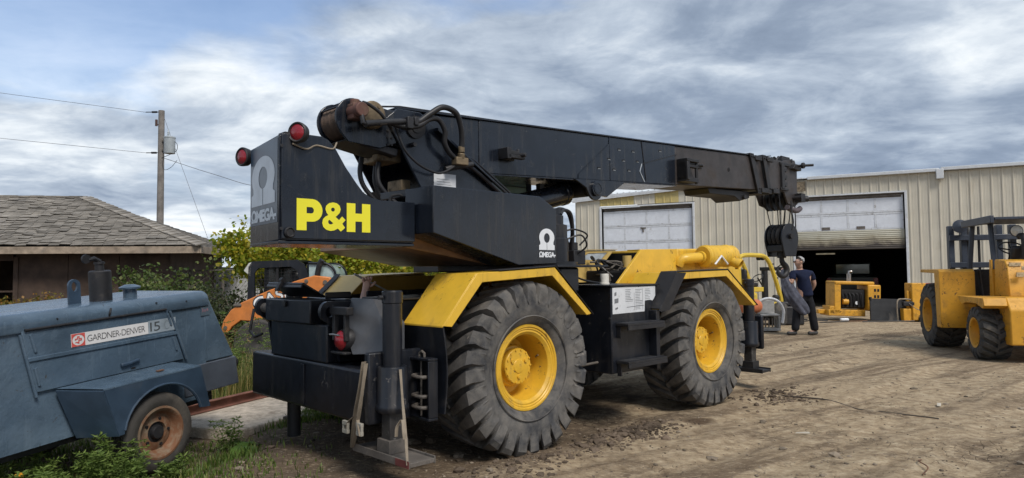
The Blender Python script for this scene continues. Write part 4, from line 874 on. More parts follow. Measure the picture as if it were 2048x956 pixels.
mb = MB(); mb.cyl(q(-1.17, .353, 2.80), q(-1.17, .52, 2.80), .06, n=18); mb.cyl(q(-1.17, .40, 2.80), q(-1.17, .40, 2.90), .04, n=12); bx(mb, -1.22, -1.12, .36, .46, 2.73, 2.86); mb.build('winch_motor', mat('rusty_red_brown', (.09, .04, .03), .7, var=.3, dirt=.25, dcol=(.14, .09, .06), dscale=10), CR, bevel=.01)
mb = MB(); mb.tube([q(-1.17, .5, 2.76), q(-1.17, .52, 2.69), q(-1.12, .52, 2.685)], .02, 10); mb.build('pipe_elbow', BLKM, CR)
for k in range(8):
    x = (-.79, -.83)[k % 2]; z = 2.58 + k // 2 * .06; mb = MB(); mb.cyl(q(x, .352, z), q(x, .362, z), .01, n=6); mb.build('bolt', BLKM, CR)
# ---- loose hoses by the boom foot
hz = [([(-1.15, .52, 2.686), (-1.0, .50, 2.72), (-.80, .5, 2.755), (-.66, .5, 2.775), (-.60, .5, 2.79), (-.505, .52, 2.864), (-.385, .54, 2.935), (-.245, .54, 2.910), (-.172, .52, 2.815), (-.138, .5, 2.707), (-.128, .48, 2.60)], .026),
      ([(-.90, .46, 2.75), (-.80, .48, 2.725), (-.70, .5, 2.725), (-.60, .5, 2.755), (-.494, .5, 2.822), (-.397, .5, 2.828), (-.331, .5, 2.74), (-.321, .48, 2.639), (-.248, .46, 2.559), (-.13, .44, 2.50)], .024),
      ([(-1.16, .50, 2.86), (-1.10, .5, 2.85), (-1.0, .5, 2.80), (-.92, .48, 2.74), (-.85, .44, 2.70)], .014),
      ([(-.80, .42, 2.74), (-.77, .44, 2.64), (-.72, .45, 2.534), (-.62, .45, 2.45), (-.50, .45, 2.395), (-.35, .45, 2.372), (-.209, .45, 2.435), (-.134, .45, 2.50)], .011)]
for pts, rr in hz:
    mb = MB(); mb.tube(smooth_path([q(*p) for p in pts], 8), rr, 12); mb.build('hydraulic_hose', RUBH, CR)
mb = MB(); mb.cyl(q(-1.12, .51, 2.69), q(-.74, .5, 2.765), .017, n=12); mb.build('steel_pipe', DUSTS, CR)
mb = MB(); bx(mb, -.76, -.70, .45, .55, 2.70, 2.80); bx(mb, -.68, -.64, .46, .54, 2.74, 2.81); mb.build('hose_clamp', BLKM, CR, bevel=.006)
mb = MB(); mb.cyl(q(-.13, .48, 2.63), q(-.128, .48, 2.57), .03, n=12); mb.cyl(q(-.128, .48, 2.57), q(-.128, .47, 2.52), .036, n=6); bx(mb, -.2, -.06, .42, .5, 2.46, 2.53); mb.build('hose_fitting', BRASS, CR, bevel=.008)
mb = MB(); mb.tube(smooth_path([q(-.25, .40, 2.42), q(-.15, .42, 2.45), q(.04, .43, 2.49)]), .028, 10); mb.build('hose_arm', BLKM, CR)
for dz, rr in ((0, .014), (-.05, .018), (.035, .011)):
    mb = MB(); mb.tube(smooth_path([q(-.06, .43, 2.52 + dz), q(.06, .42, 2.50 + dz), q(.41, .40, 2.31 + dz), q(.66, .38, 2.17 + dz)]), rr, 8); mb.build('hydraulic_pipe', BLK, CR)
# ---- lift cylinder
mb = MB(); a = Vector(q(.35, 0, 2.02)); b = Vector(q(1.955, 0, 2.43)); d = (b - a).normalized()
mb.tube([a, a + d * .2, a + d * 1.40, a + d * 1.41, a + d * 1.47], [.12, .125, .125, .135, .135], 28); cyl_ = mb.build('lift_cylinder', BLKG, CR, smooth=35)
mb = MB(); mb.cyl(a + d * 1.47, b, .07, n=18); mb.cyl(b + Vector((0, .2, 0)), b - Vector((0, .2, 0)), .09, n=20); mb.build('piston_rod', BLKM, cyl_)
mb = MB(); bx(mb, 1.35, 1.42, -.03, .03, 2.38, 2.46); mb.build('cylinder_port', BLKM, cyl_)
# ---- boom
SL = .0455
def bot(f): return 2.438 + SL * (f - .1)
def beam(f0, f1, hw, d0, d1, name, m, **k):
    mb = MB(); pr(mb, [(f0, bot(f0) + d0), (f0, bot(f0) + .515 - d1), (f1, bot(f1) + .515 - d1), (f1, bot(f1) + d0)], -hw, hw); return mb.build(name, m, CR, **k)
mb = MB(); pr(mb, [(-.80, 2.62), (-.82, bot(-.8) + .50), (.25, bot(.25) + .513), (.25, bot(.25)), (-.2, 2.48)], -.28, .28); mb.build('boom_foot', BLKG, CR, bevel=.008)
bb = beam(.252, 2.26, .283, 0, 0, 'boom_base_section', BLKG, bevel=.008)
b2 = beam(2.262, 3.62, .283, .002, .002, 'boom_collar_section', BLKG, bevel=.006)
b3 = beam(3.624, 5.9, .279, .004, .004, 'boom_inner_section', BRNB, bevel=.008)
mb = MB(); pr(mb, [(-.7, bot(-.7) + .515), (5.6, bot(5.6) + .517), (5.6, bot(5.6) + .533), (-.7, bot(-.7) + .531)], -.30, .30); mb.build('boom_top_plate', BLKG, CR, bevel=.003)
mb = MB(); pr(mb, [(.3, bot(.3) - .002), (3.62, bot(3.62) - .001), (3.62, bot(3.62) - .016), (.3, bot(.3) - .017)], -.297, .297); mb.build('boom_bottom_plate', BLKG, CR, bevel=.003)
def wedge(f0, z0, f1, z1, w, name, m=BLKG, r=.2845):
    d = Vector((f1 - f0, z1 - z0)); n_ = Vector((-d.y, d.x)).normalized() * w / 2; mb = MB()
    pr(mb, [(f0 + n_.x, z0 + n_.y), (f1 + n_.x, z1 + n_.y), (f1 - n_.x, z1 - n_.y), (f0 - n_.x, z0 - n_.y)], r - .004, r + .006); return mb.build(name, m, CR)
wedge(2.255, 3.045, 2.245, 2.96, .012, 'weld_seam'); wedge(2.245, 2.96, 1.70, 2.56, .014, 'weld_seam'); wedge(1.70, 2.56, 1.70, 2.515, .014, 'weld_seam')
wedge(2.885, 3.07, 2.965, 2.60, .008, 'weld_seam', BLKM); wedge(2.88, 2.80, 3.66, 3.00, .007, 'weld_seam', BLKM); wedge(2.88, 2.80, 2.84, 2.70, .007, 'weld_seam', WHT2); wedge(2.84, 2.70, 2.93, 2.58, .007, 'weld_seam', WHT2)
SLOTM = mat('slot_cut', (.25, .27, .29), .5)
for (f_, z_) in ((2.435, 2.924), (2.71, 2.932), (2.243, 2.791), (2.519, 2.802), (2.797, 2.819), (2.058, 2.668), (2.334, 2.677), (2.623, 2.693), (3.279, 3.002)):
    mb = MB(); pr(mb, [(f_ - .025, z_ - .012), (f_ + .025, z_ - .010), (f_ + .025, z_ + .012), (f_ - .025, z_ + .010)], .2855, .287); o = mb.build('slot', DKIN, b2)
    mb = MB(); pr(mb, [(f_ - .022, z_ - .012), (f_ + .025, z_ - .011), (f_ + .025, z_ - .004), (f_ - .02, z_ - .005)], .2872, .2885); mb.build('slot_edge', SLOTM, b2)
mb = MB()
for rr in ((.285, .315), (-.315, -.285)):
    pr(mb, [(1.60, bot(1.6) - .002), (2.52, bot(2.5) - .002), (2.16, 2.34)] + [(1.955 + .13 * math.cos(R(a)), 2.42 + .13 * math.sin(R(a))) for a in range(-35, -146, -18)] + [(1.80, 2.42)], *rr)
mb.build('lift_lug', BLKG, CR, bevel=.005)
mb = MB(); mb.lathe([(0, -.035), (.05, -.035), (.05, -.03), (.056, -.03), (.056, -.038), (.068, -.038), (.068, -.03), (.085, -.028), (.085, 0)], q(1.955, .316, 2.42), 'y', 28); mb.build('lift_pin', BLKG, CR)
def bracket(f0, f1, z0, z1, seed):
    random.seed(seed); mb = MB(); bx(mb, f0, f0 + .05, .285, .42, z0, z1); bx(mb, f0, f1, .285, .33, z0, z0 + .03)
    bx(mb, f0 + .05, f1, .33, .40, z1 - .06, z1 - .02); bx(mb, f0 + .02, f1 + .06, .36, .42, z1 - .10, z1 - .065); mb.cyl(q(f1 - .02, .30, z1 - .06), q(f1 + .03, .46, z1 - .06), .022, n=10); mb.cyl(q(f1, .38, z0 + .04), q(f1, .38, z1), .016, n=8)
    mb.build('boom_bracket', BLKM, CR, bevel=.004)
bracket(.50, .68, 2.60, 2.71, 1); bracket(3.66, 3.98, 2.66, 2.93, 2)
mb = MB(); bx(mb, 3.66, 3.95, .285, .44, 2.90, 2.94); bx(mb, 3.66, 3.72, .285, .44, 2.66, 2.9); mb.cyl(q(3.93, .40, 2.62), q(3.93, .40, 2.95), .02, n=8); bx(mb, 3.66, 3.96, .285, .42, 2.64, 2.70); mb.build('rope_guide_bracket', BLKM, CR, bevel=.005)
mb = MB(); mb.disc(q(5.0, .281, 2.93), .03, 'y', .006, 16); mb.build('boom_hole', DKIN, CR)
mb = MB(); mb.lathe([(0, .05), (.07, .04), (.09, 0)], q(1.15, 0, bot(1.15) + .53), 'z', 16); mb.build('rope_roller', BLKM, CR)
# collars, head and sheaves
def collar(f0, f1, lean, grow, name='boom_collar'):
    mb = MB(); z0 = bot(f0) - grow; z1 = bot(f0) + .515 + grow * .7
    for rr in ((.282, .282 + .035), (-.317, -.282)): pr(mb, [(f0, z1), (f1, z1), (f1 + lean, z0), (f0 + lean, z0)], *rr)
    pr(mb, [(f0, z1 - .02), (f1, z1 - .02), (f1, z1 + .012), (f0, z1 + .012)], -.317, .317); pr(mb, [(f0 + lean, z0 - .02), (f1 + lean, z0 - .02), (f1 + lean, z0 + .02), (f0 + lean, z0 + .02)], -.317, .317)
    for k in range(3): mb.cyl(q(f0 + .05 + k * .06, .317, z1 - .04), q(f0 + .05 + k * .06, .335, z1 - .04), .014, n=6); mb.cyl(q(f0 + lean + .05 + k * .06, .317, z0 + .06), q(f0 + lean + .05 + k * .06, .335, z0 + .06), .014, n=6)
    return mb.build(name, BLKM, CR, bevel=.004)
collar(5.58, 5.70, .22, .03); collar(5.98, 6.09, .16, .025)
mb = MB()
for f_ in (5.72, 6.1):
    bx(mb, f_, f_ + .20, .285, .335, bot(f_) + .45, bot(f_) + .52); bx(mb, f_ + .18, f_ + .38, .285, .335, bot(f_) - .03, bot(f_) + .04)
mb.build('wear_pad_holder', BLKM, CR, bevel=.005)
beam(5.904, 6.72, .262, .02, .015, 'boom_tip_section', BRNB, bevel=.006)
mb = MB(); mb.prism([(6.12, -.2), (6.5, -.2), (6.5, .2), (6.12, .2)], 'z', 3.20, 3.214); mb.build('tip_rust_patch', RUST, CR)
mb = MB()
pr(mb, [(4.55, bot(4.6) - .002), (5.75, bot(5.75) - .02), (5.75, bot(5.75) - .12), (5.45, bot(5.45) - .17), (5.30, bot(5.3) - .10), (4.6, bot(4.6) - .08)], -.20, .20); mb.build('jib_stow_bracket', BLKM, CR, bevel=.01)
mb = MB(); mb.cyl(q(5.55, -.24, bot(5.5) - .11), q(5.55, .24, bot(5.5) - .11), .035, n=14); mb.build('jib_pin', BLKM, CR)
mb = MB()
for rr in ((.22, .25), (-.25, -.22)):
    pr(mb, [(6.45, 2.74), (6.45, 3.20), (6.68, 3.27), (7.02, 3.30), (7.10, 3.18), (7.08, 2.80), (7.16, 2.62), (6.98, 2.52), (6.72, 2.56), (6.60, 2.74)], *rr)
mb.build('boom_head', BRNB, CR, bevel=.006)
mb = MB(); pr(mb, [(6.44, 2.78), (6.44, 3.2), (6.54, 3.2), (6.54, 2.78)], .2505, .30)
for z in (2.86, 2.98, 3.1): mb.cyl(q(6.58, .25, z), q(6.58, .30, z), .045, n=14)
bx(mb, 6.42, 6.78, .251, .29, 3.16, 3.21); bx(mb, 6.42, 6.7, .251, .29, 2.76, 2.80); mb.build('head_fittings', BLKM, CR, bevel=.006)
def sheave(mb, f_, r_, z_, ra): mb.lathe([(0, .022), (ra * .3, .022), (ra * .35, .012), (ra * .85, .012), (ra, .024), (ra * .88, 0), (ra, -.024), (ra * .85, -.012), (ra * .35, -.012), (ra * .3, -.022), (0, -.022)], q(f_, r_, z_), 'y', 28)
mb = MB()
for k in range(4): sheave(mb, 6.92, -.16 + k * .105, 2.66, .19)
mb.build('head_sheaves', BLKM, CR)
mb = MB(); mb.cyl(q(6.92, -.34, 2.66), q(6.92, .40, 2.66), .035, n=12); mb.cyl(q(7.0, .2, 2.66), q(7.22, .36, 2.66), .05, n=12); bx(mb, 6.98, 7.14, .18, .36, 2.60, 2.74); mb.build('sheave_pin', BLKM, CR)
mb = MB(); sheave(mb, 6.90, .06, 3.28, .11); sheave(mb, 6.90, -.06, 3.28, .11); bx(mb, 6.74, 7.04, .13, .16, 3.16, 3.36); bx(mb, 6.74, 7.04, -.16, -.13, 3.16, 3.36); mb.cyl(q(6.90, -.2, 3.28), q(6.90, .26, 3.28), .03, n=10); mb.build('top_sheave', BLKM, CR)
mb = MB(); mb.cyl(q(6.93, .16, 3.20), q(7.12, .52, 3.20), .022, n=8); mb.cyl(q(7.04, .36, 3.20), q(7.04, .40, 3.20), .05, n=12); pr(mb, [(6.8, 3.14), (7.1, 3.12), (7.14, 3.22), (6.9, 3.22)], .17, .32); mb.build('head_lug', BLKM, CR, bevel=.005)
mb = MB(); mb.tube(smooth_path([q(6.70, .24, 2.5), q(6.85, .27, 2.46), q(7.0, .28, 2.46), q(7.12, .27, 2.5)]), [.045] * 19, 10); mb.build('rag_bundle', mat('grey_rag', (.10, .085, .095), .9, var=.3, bump=.8, bscale=20), CR)
mb = MB(); mb.tube(smooth_path([q(6.30, .28, 2.78), q(6.32, .3, 2.6), q(6.30, .31, 2.48), q(6.33, .3, 2.36)]), .007, 6); mb.build('chain', BLKM, CR); mb = MB(); mb.tube(smooth_path([q(6.74, .3, 2.60), q(6.70, .32, 2.4), q(6.74, .32, 2.26), q(6.71, .31, 2.12)]), .014, 6); mb.build('chain', BLKM, CR)
mb = MB(); mb.tube([q(5.7, .0, bot(5.7) + .56), q(6.3, .0, bot(6.3) + .56), q(6.9, 0, 3.37)], .009, 6); mb.tube([q(-1.1, .15, 2.90), q(-.5, .05, bot(-.5) + .60), q(5.7, 0, bot(5.7) + .56)], .009, 6); mb.build('hoist_rope', BLKM, CR)
for k, (fr, rr) in enumerate(((6.76, -.16), (6.76, .05), (6.87, .15), (7.06, -.05), (7.08, .05), (7.09, .15))):
    mb = MB(); mb.cyl(q(fr, rr, 2.62), q(6.94 + (.09 if fr > 6.9 else -.09), rr * .5, 2.05), .0085, n=6); mb.build('hoist_rope', BLKM, CR)
for o in CR.children:
    if o.name.split('.')[0] in ('boom_head', 'head_fittings', 'head_sheaves', 'sheave_pin', 'top_sheave', 'head_lug', 'rag_bundle', 'chain') or (o.name.split('.')[0] == 'hoist_rope' and o.name != 'hoist_rope'): o.location.x += .22
# ---- operator's cab on the far side
mb = MB()
for (a, b) in (((.55, -.52), (.55, -1.12)), ((1.72, -.52), (1.90, -1.12))):
    for (f_, r_) in (a, b): bx(mb, f_ - .03, f_ + .03, r_ - .03, r_ + .03, 1.58, 2.58)
bx(mb, .50, 1.95, -1.16, -.48, 2.58, 2.64); bx(mb, .50, 1.95, -1.15, -.49, 1.50, 1.62); bx(mb, .50, 1.78, -.55, -.49, 1.62, 2.0)
cab = mb.build('operator_cab', BLK, CR, bevel=.01)
for f0, f1, r0, r1 in ((.58, 1.69, -.53, -.522), (1.78, 1.786, -1.09, -.55), (.58, 1.86, -1.13, -1.122)):
    mb = MB(); bx(mb, f0, f1, r0, r1, 2.0 if r0 > -1 else 1.9, 2.575); mb.build('cab_glass', GLASSG, cab)
mb = MB()
for k in range(6): bx(mb, .60, 1.7, -.520, -.512, 2.06 + k * .085, 2.066 + k * .085)
mb.build('cab_guard_bars', BLKM, cab)
# ================ hook block hanging from the boom head
HB = empty('hook_block', tuple(CR.matrix_basis @ Vector(q(6.95, .04, 1.42))) , 60)
bpy.context.view_layer.update()
HB.location = CR.matrix_basis @ Vector(q(7.20, .0, 1.40))
HB.scale = (1.12, 1.12, 1.12)
tag(HB, 'black hook block with steel hook hanging on ropes from boom head', 'hook block')
side = [(-.12, .27), (.12, .27), (.185, .50)] + [(.185 * math.cos(R(a)), .56 + .20 * math.sin(R(a))) for a in range(0, 181, 15)] + [(-.185, .50)]
for y in (-.16, .135):
    mb = MB(); mb.prism(side, 'y', y, y + .025); mb.build('cheek_plate', BLK, HB, bevel=.006)
for k in range(3):
    mb = MB(); mb.lathe([(0, .025), (.17, .018), (.185, .03), (.165, 0), (.185, -.03), (.17, -.018), (0, -.025)], (0, -.075 + k * .075, .57), 'y', 28); mb.build('sheave', BLKM, HB)
mb = MB(); mb.cyl((0, -.20, .57), (0, .20, .57), .04, n=14); mb.build('axle_pin', BLKM, HB)
mb = MB(); mb.prism([(-.155, .345), (.155, .345), (.155, .44), (-.155, .44)], 'y', -.134, .134); mb.cyl((0, 0, .25), (0, 0, .35), .065, n=16); mb.build('crosshead', BLKM, HB, bevel=.008)
hk = smooth_path([(0, 0, .30), (0, 0, .22), (.025, 0, .17), (.085, 0, .12), (.10, 0, .055), (.06, 0, -.005), (-.01, 0, -.02), (-.075, 0, .01), (-.10, 0, .07), (-.095, 0, .115)], 5)
mb = MB(); nn = len(hk); mb.tube(hk, [.03 + .016 * math.sin(min(1, i / nn * 1.25) * math.pi) - (.03 * max(0, i / nn - .8) / .2) for i in range(nn)], 12); mb.tube([(0, 0, .16), (-.06, 0, .13), (-.10, 0, .115)], .008, 6); mb.build('hook', BLKM, HB, smooth=60)
# ================================================================ blue towable compressor
BLUE = mat('blue_grey_compressor_paint', (.072, .112, .158), .24, chips=.7, ccol=(.05, .05, .05), runs=.6, var=.14, dirt=.16, dcol=(.12, .17, .22), dscale=2.2, bump=.95, bscale=3.0, vscale=2.5, droughness=.42, sharp=.2)
BLUED = mat('dark_blue_compressor_paint', (.035, .06, .095), .36, var=.15, dirt=.1, dcol=(.07, .09, .11), dscale=3, bump=.25, bscale=3)
BLUEG = mat('slate_compressor_paint', (.08, .095, .12), .38, var=.12, dirt=.1, dcol=(.12, .12, .13), dscale=4, bump=.3, bscale=3)
CP = empty('towable_air_compressor', (-2.907, 5.75, .206), 23.7, 4.1)
tag(CP, 'old blue towable air compressor with rusty wheel standing in weeds', 'air compressor')
# local: x = length (f), y = -r ; near side of the body lies at r = -.30, far side r = -1.35
NR, FR = -.30, -1.38
def cpr(mb, pts, r0, r1): return mb.prism(pts, 'y', -max(r0, r1), -min(r0, r1))
# body cross section swept along x with rounded top edges
def body_section(x, top, bot_, lean=0):
    rad = .10; pts = [(-NR, bot_), (-NR, .42), (-NR + .0, .95)]
    pts += [(-NR + .03 + rad - rad * math.cos(R(a)), top - rad + rad * math.sin(R(a))) for a in range(0, 91, 15)]
    pts += [(-FR - .03 - rad + rad * math.sin(R(a)), top - rad + rad * math.cos(R(a))) for a in range(0, 91, 15)] + [(-FR, .95), (-FR, .42), (-FR, bot_)]
    return [(x, y, z) for y, z in pts]
mb = MB(); secs = [body_section(-2.6, 1.07, .10), body_section(-1.4, 1.07, .10), body_section(.76, 1.075, .10)]
n = len(secs[0]); V = [p for s in secs for p in s]
F = [(i * n + k, i * n + k + 1, (i + 1) * n + k + 1, (i + 1) * n + k) for i in range(2) for k in range(n - 1)] + [(i * n + n - 1, i * n, (i + 1) * n, (i + 1) * n + n - 1) for i in range(2)]
F += [tuple(range(n)), tuple(range(3 * n - 1, 2 * n - 1, -1))]
mb.add(V, F); mb.build('canopy_body', BLUE, CP, smooth=30)
# rolled top cover overhanging the sides
mb = MB(); sec = [(-NR - .022, .965), (-NR - .022, 1.0)] + [(-NR + .075 - .1 * math.cos(R(a)), 1.0 + .088 * math.sin(R(a))) for a in range(10, 91, 10)] + [(-FR - .075 + .1 * math.sin(R(a)), 1.0 + .088 * math.cos(R(a))) for a in range(0, 81, 10)] + [(-FR + .022, .965)]
mb.prism(sec + [(y * .98 + .01, z - .012) for y, z in sec[::-1]], 'x', -2.62, .80); mb.build('top_cover', BLUE, CP, smooth=35)
# sloping tail
mb = MB(); cpr(mb, [(.762, .42), (.762, 1.07), (.80, 1.06), (1.10, .42)], NR + .002, FR); mb.build('tail_panel', BLUE, CP, bevel=.012)
mb = MB(); cpr(mb, [(.50, .14), (.50, .415), (1.115, .415), (1.145, .14)], NR + .006, FR); mb.build('tail_lower_panel', BLUEG, CP, bevel=.01)
mb = MB(); mb.cyl((1.12, .62, .40), (1.22, .62, .40), .07, n=16); mb.cyl((1.13, .42, .33), (1.21, .42, .33), .06, n=14); mb.build('rear_port', BLKM, CP)
mb = MB(); mb.prism([(.0, .0), (.10, .0), (.10, .085), (0, .085)], 'y', -.004, 0, Matrix.Translation((.72, -NR - .004, .86))); pl = mb.build('data_plate', mat('bare_plate', (.12, .17, .22), .35, metal=.3), CP)
mb = MB()
for a, b, c_, d in ((.015, .03, .03, .07), (.04, .03, .055, .06), (.065, .035, .085, .065)): mb.add([(.72 + a, -NR - .009, .86 + b), (.72 + c_, -NR - .009, .86 + b + .01), (.72 + c_ - .005, -NR - .009, .86 + d), (.72 + a + .002, -NR - .009, .86 + d)], [(0, 1, 2, 3)])
mb.build('faded_red_print', mat('faded_red', (.28, .16, .2), .6), pl, fix=False)
# side door with its ribs
dz = [(-.80, .50), (-.88, .965), (.35, .965), (.50, .50)]
mb = MB(); mb.prism(dz, 'y', -NR - .022, -NR - .001); door = mb.build('side_door', BLUE, CP, bevel=.006)
mb = MB(); mb.prism([(-.845, .735), (-.85, .765), (.425, .765), (.432, .735)], 'y', -NR - .033, -NR - .0225); mb.build('door_crease', BLUE, door, bevel=.004)
mb = MB(); mb.cyl((-.86, -NR - .028, .968), (.33, -NR - .028, .972), .011, n=10); mb.build('door_hinge', BLKM, door)
for (x0, z0, x1, z1) in ((-.82, .93, -.79, .80), (.345, .93, .375, .83), (.385, .72, .42, .60), (-.80, .68, -.775, .55), (-.89, .94, -.80, .47), (.37, .95, .52, .50)):
    mb = MB(); mb.cyl((x0, -NR - .024, z0), (x1, -NR - .024, z1), .012, n=8); mb.build('door_rib', BLUE, door)
mb = MB(); mb.prism([(-.13, .555), (-.05, .56), (.04, .575), (.04, .60), (-.05, .585), (-.13, .585)], 'y', -NR - .05, -NR - .022); mb.build('door_handle', BLUED, door, bevel=.008)
mb = MB(); mb.box(-.03, .01, -NR - .024, -NR - .02, .515, .53); mb.build('keyhole', DKIN, door)
lab = flat('maker_label', shape2d([(0, 0), (1, 0), (1, 1), (0, 1)]), mat('label_white', (.70, .70, .70), .4, var=.03), door, (-.525, -NR - .0225, .785), (1, 0, 0), (0, 0, 1), .672, .102, .002)
LRED = mat('label_red', (.62, .10, .085), .45, var=.05)
flat('logo_square', shape2d([(0, 0), (1, 0), (1, 1), (0, 1)], [circle(.5, .5, .44, .42, 30)]), LRED, lab, (-.522, -NR - .0225, .787), (1, 0, 0), (0, 0, 1), .108, .098, .004)
lk = []
g_ = [(.30, .30), (.42, .30), (.42, .24), (.56, .24), (.56, .42), (.72, .42), (.72, .60), (.58, .60), (.58, .74), (.42, .74), (.42, .60), (.28, .60), (.28, .48), (.36, .48), (.36, .53), (.49, .53), (.49, .67), (.52, .67), (.52, .53), (.65, .53), (.65, .49), (.49, .49), (.49, .31), (.48, .36), (.30, .36)]
flat('logo_emblem', shape2d(g_), LRED, lab, (-.495, -NR - .0225, .808), (1, 0, 0), (0, 0, 1), .055, .056, .004)
BLKI = mat('black_ink', (.03, .03, .035), .6)
flat('maker_name', text2d('GARDNER-DENVER', -.012, .86), BLKI, lab, (-.395, -NR - .0225, .81), (1, 0, 0), (0, 0, 1), .51, .05, .004)
SILV = mat('silvery_strip', (.30, .36, .41), .4, var=.15); sv = flat('number_strip', shape2d([(0, 0), (1, 0), (1, 1), (0, 1)]), SILV, door, (.15, -NR - .0225, .782), (1, 0, 0), (0, 0, 1), .275, .112, .0012)
flat('number', text2d('15', .0, .75), mat('grey_ink', (.07, .08, .085), .6), sv, (.165, -NR - .0225, .80), (1, 0, 0), (0, 0, 1), .098, .078, .003)
flat('faded_number', text2d('0', -.01), mat('ghost_ink', (.26, .31, .35), .6), sv, (.305, -NR - .0225, .80), (1, 0, 0), (0, 0, 1), .06, .078, .003)
# fender with round wheel arch
fo = [(-.70, .47), (.42, .47), (.50, .10), (.36, .10)]
arch = [(.02 + .365 * math.cos(R(a)), .06 + .335 * math.sin(R(a))) for a in range(10, 171, 10)]
fp = [(-.50, .475), (.40, .475), (.485, .10), (.40, .11)] + arch + [(-.345, .09), (-.385, .09)]
mb = MB(); cpr(mb, fp, .02, .032); mb.build('fender_face', BLUED, CP, smooth=20)
mb = MB(); mb.add([(-.66, .27, .50), (.37, .27, .50), (.40, -.034, .476), (-.50, -.034, .476), (-.66, .27, .488), (.37, .27, .488), (.40, -.034, .464), (-.50, -.034, .464)], [(0, 1, 2, 3), (7, 6, 5, 4), (3, 2, 6, 7)])
mb.build('fender_top', BLUE, CP, smooth=0)
mb = MB(); mb.add([(-.66, .27, .487), (-.50, -.033, .463), (-.385, -.033, .09), (-.52, .27, .09)], [(0, 1, 2, 3)]); mb.build('fender_front', BLUED, CP, smooth=0, fix=False).modifiers.new('s', 'SOLIDIFY').thickness = .01
mb = MB(); mb.tube([(x, -.03, z) for x, z in arch], .012, 6); mb.build('arch_rim', BLUED, CP)
mb = MB(); mb.box(.05, .11, .06, .09, .49, .498); mb.build('fender_plate', RUST, CP)
# wheel (axis y)
def small_wheel(parent, loc, Ro, W, rimr, rm, tyrem, disc_m, hubm=BLKM):
    mb = MB(); mb.lathe([(rimr + .012, -.50 * W), (rimr + .012, -.53 * W), (rimr - .006, -.54 * W), (rimr - .025, -.46 * W), (rimr - .035, -.25 * W), (rimr - .05, -.18 * W), (rimr * .72, -.10 * W), (rimr * .62, -.16 * W), (rimr * .42, -.22 * W), (rimr * .40, -.05 * W), (0, -.05 * W)], (0, 0, 0), 'y', 40)
    w = mb.build('wheel', rm, parent, smooth=40); w.location = loc
    mb = MB(); hw = W / 2
    half = [(rimr - .01, .9 * hw), (rimr + .012, 1.02 * hw), (rimr + .05, 1.12 * hw), (Ro - .055, 1.1 * hw), (Ro - .022, .98 * hw), (Ro - .006, .80 * hw)]
    gro = []
    for g in (.62, .3): gro += [(Ro - .002, (g + .06) * hw), (Ro - .012, (g + .04) * hw), (Ro - .012, (g - .04) * hw), (Ro, (g - .06) * hw)]
    pf = half + gro; mb.lathe([(a, -b) for a, b in pf] + [(a, b) for a, b in pf[::-1]], (0, 0, 0), 'y', 56); mb.build('tyre', tyrem, w, smooth=40)
    mb = MB(); mb.lathe([(0, -.36 * W), (rimr * .24, -.35 * W), (rimr * .26, -.30 * W), (rimr * .28, -.12 * W), (rimr * .4, -.1 * W)], (0, 0, 0), 'y', 24)
    for k in range(5):
        a = k * 1.2566; mb.cyl((rimr * .54 * math.cos(a), -.15 * W, rimr * .54 * math.sin(a)), (rimr * .54 * math.cos(a), -.24 * W, rimr * .54 * math.sin(a)), .013, n=6)
    mb.build('hub', hubm, w)
    return w
RUSTRIM = mat('rusty_cream_rim', (.22, .165, .11), .75, var=.2, dirt=.6, dcol=(.17, .075, .035), dscale=7, bump=.3, sharp=.08)
OLDT = mat('old_dusty_tyre', (.045, .042, .038), .85, var=.2, dirt=.35, dcol=(.10, .088, .072), dscale=4, bump=.4, bscale=30)
small_wheel(CP, (0, .085, 0), .325, .17, .205, RUSTRIM, OLDT, RUSTRIM)
w2 = small_wheel(CP, (0, 1.58, 0), .325, .17, .205, RUSTRIM, OLDT, RUSTRIM); w2.rotation_euler = (0, 0, math.pi)
mb = MB(); mb.cyl((0, .1, 0), (0, 1.55, 0), .04, n=10); mb.build('axle', BLKM, CP)
mb = MB(); mb.box(-2.4, .9, .40, .48, .03, .11); mb.box(-2.4, .9, 1.2, 1.28, .03, .11); mb.build('chassis_rail', BLKM, CP)
# things on the roof
mb = MB(); v, fc = shape2d([(-.05, 0), (.05, 0), (.05, .16)] + circle(0, .165, .05, .05, 12, 0, 180) + [(-.05, .16)], [circle(0, .155, .024, .04, 16)])
for yy in (.59, .61): mb.add([(-.265 + p[0], yy, 1.075 + p[1]) for p in v], fc)
for loop in ([(-.05, 0), (.05, 0), (.05, .16)] + circle(0, .165, .05, .05, 12, 0, 180) + [(-.05, .16)], circle(0, .155, .024, .04, 16)):
    k = len(loop); mb.add([(-.265 + p[0], yy, 1.075 + p[1]) for yy in (.59, .61) for p in loop], [(i, (i + 1) % k, (i + 1) % k + k, i + k) for i in range(k)])
mb.build('lifting_eye', BLUED, CP)
mb = MB(); mb.lathe([(.0, 1.07), (.086, 1.07), (.086, 1.335), (.076, 1.345), (.0, 1.345)], (-.035, .6, 0), 'z', 28); mb.build('exhaust_muffler', BLKM, CP, smooth=35)
mb = MB(); mb.cyl((-.035, .6, 1.34), (-.035, .6, 1.42), .035, n=14); mb.cyl((-.035, .6, 1.40), (-.035, .6, 1.418), .043, n=14); mb.tube([(-.03, .6, 1.42), (-.08, .6, 1.45), (-.13, .6, 1.44)], [.02, .02, .015], 8); mb.disc((-.15, .6, 1.45), .038, 'y', .02, 16); mb.build('rain_flap', BLKM, CP)
mb = MB(); mb.lathe([(0, 1.07), (.055, 1.07), (.055, 1.16), (.085, 1.165), (.088, 1.18), (.04, 1.20), (0, 1.202)], (.238, .6, 0), 'z', 22); mb.build('air_intake_cap', BLUE, CP, smooth=35)
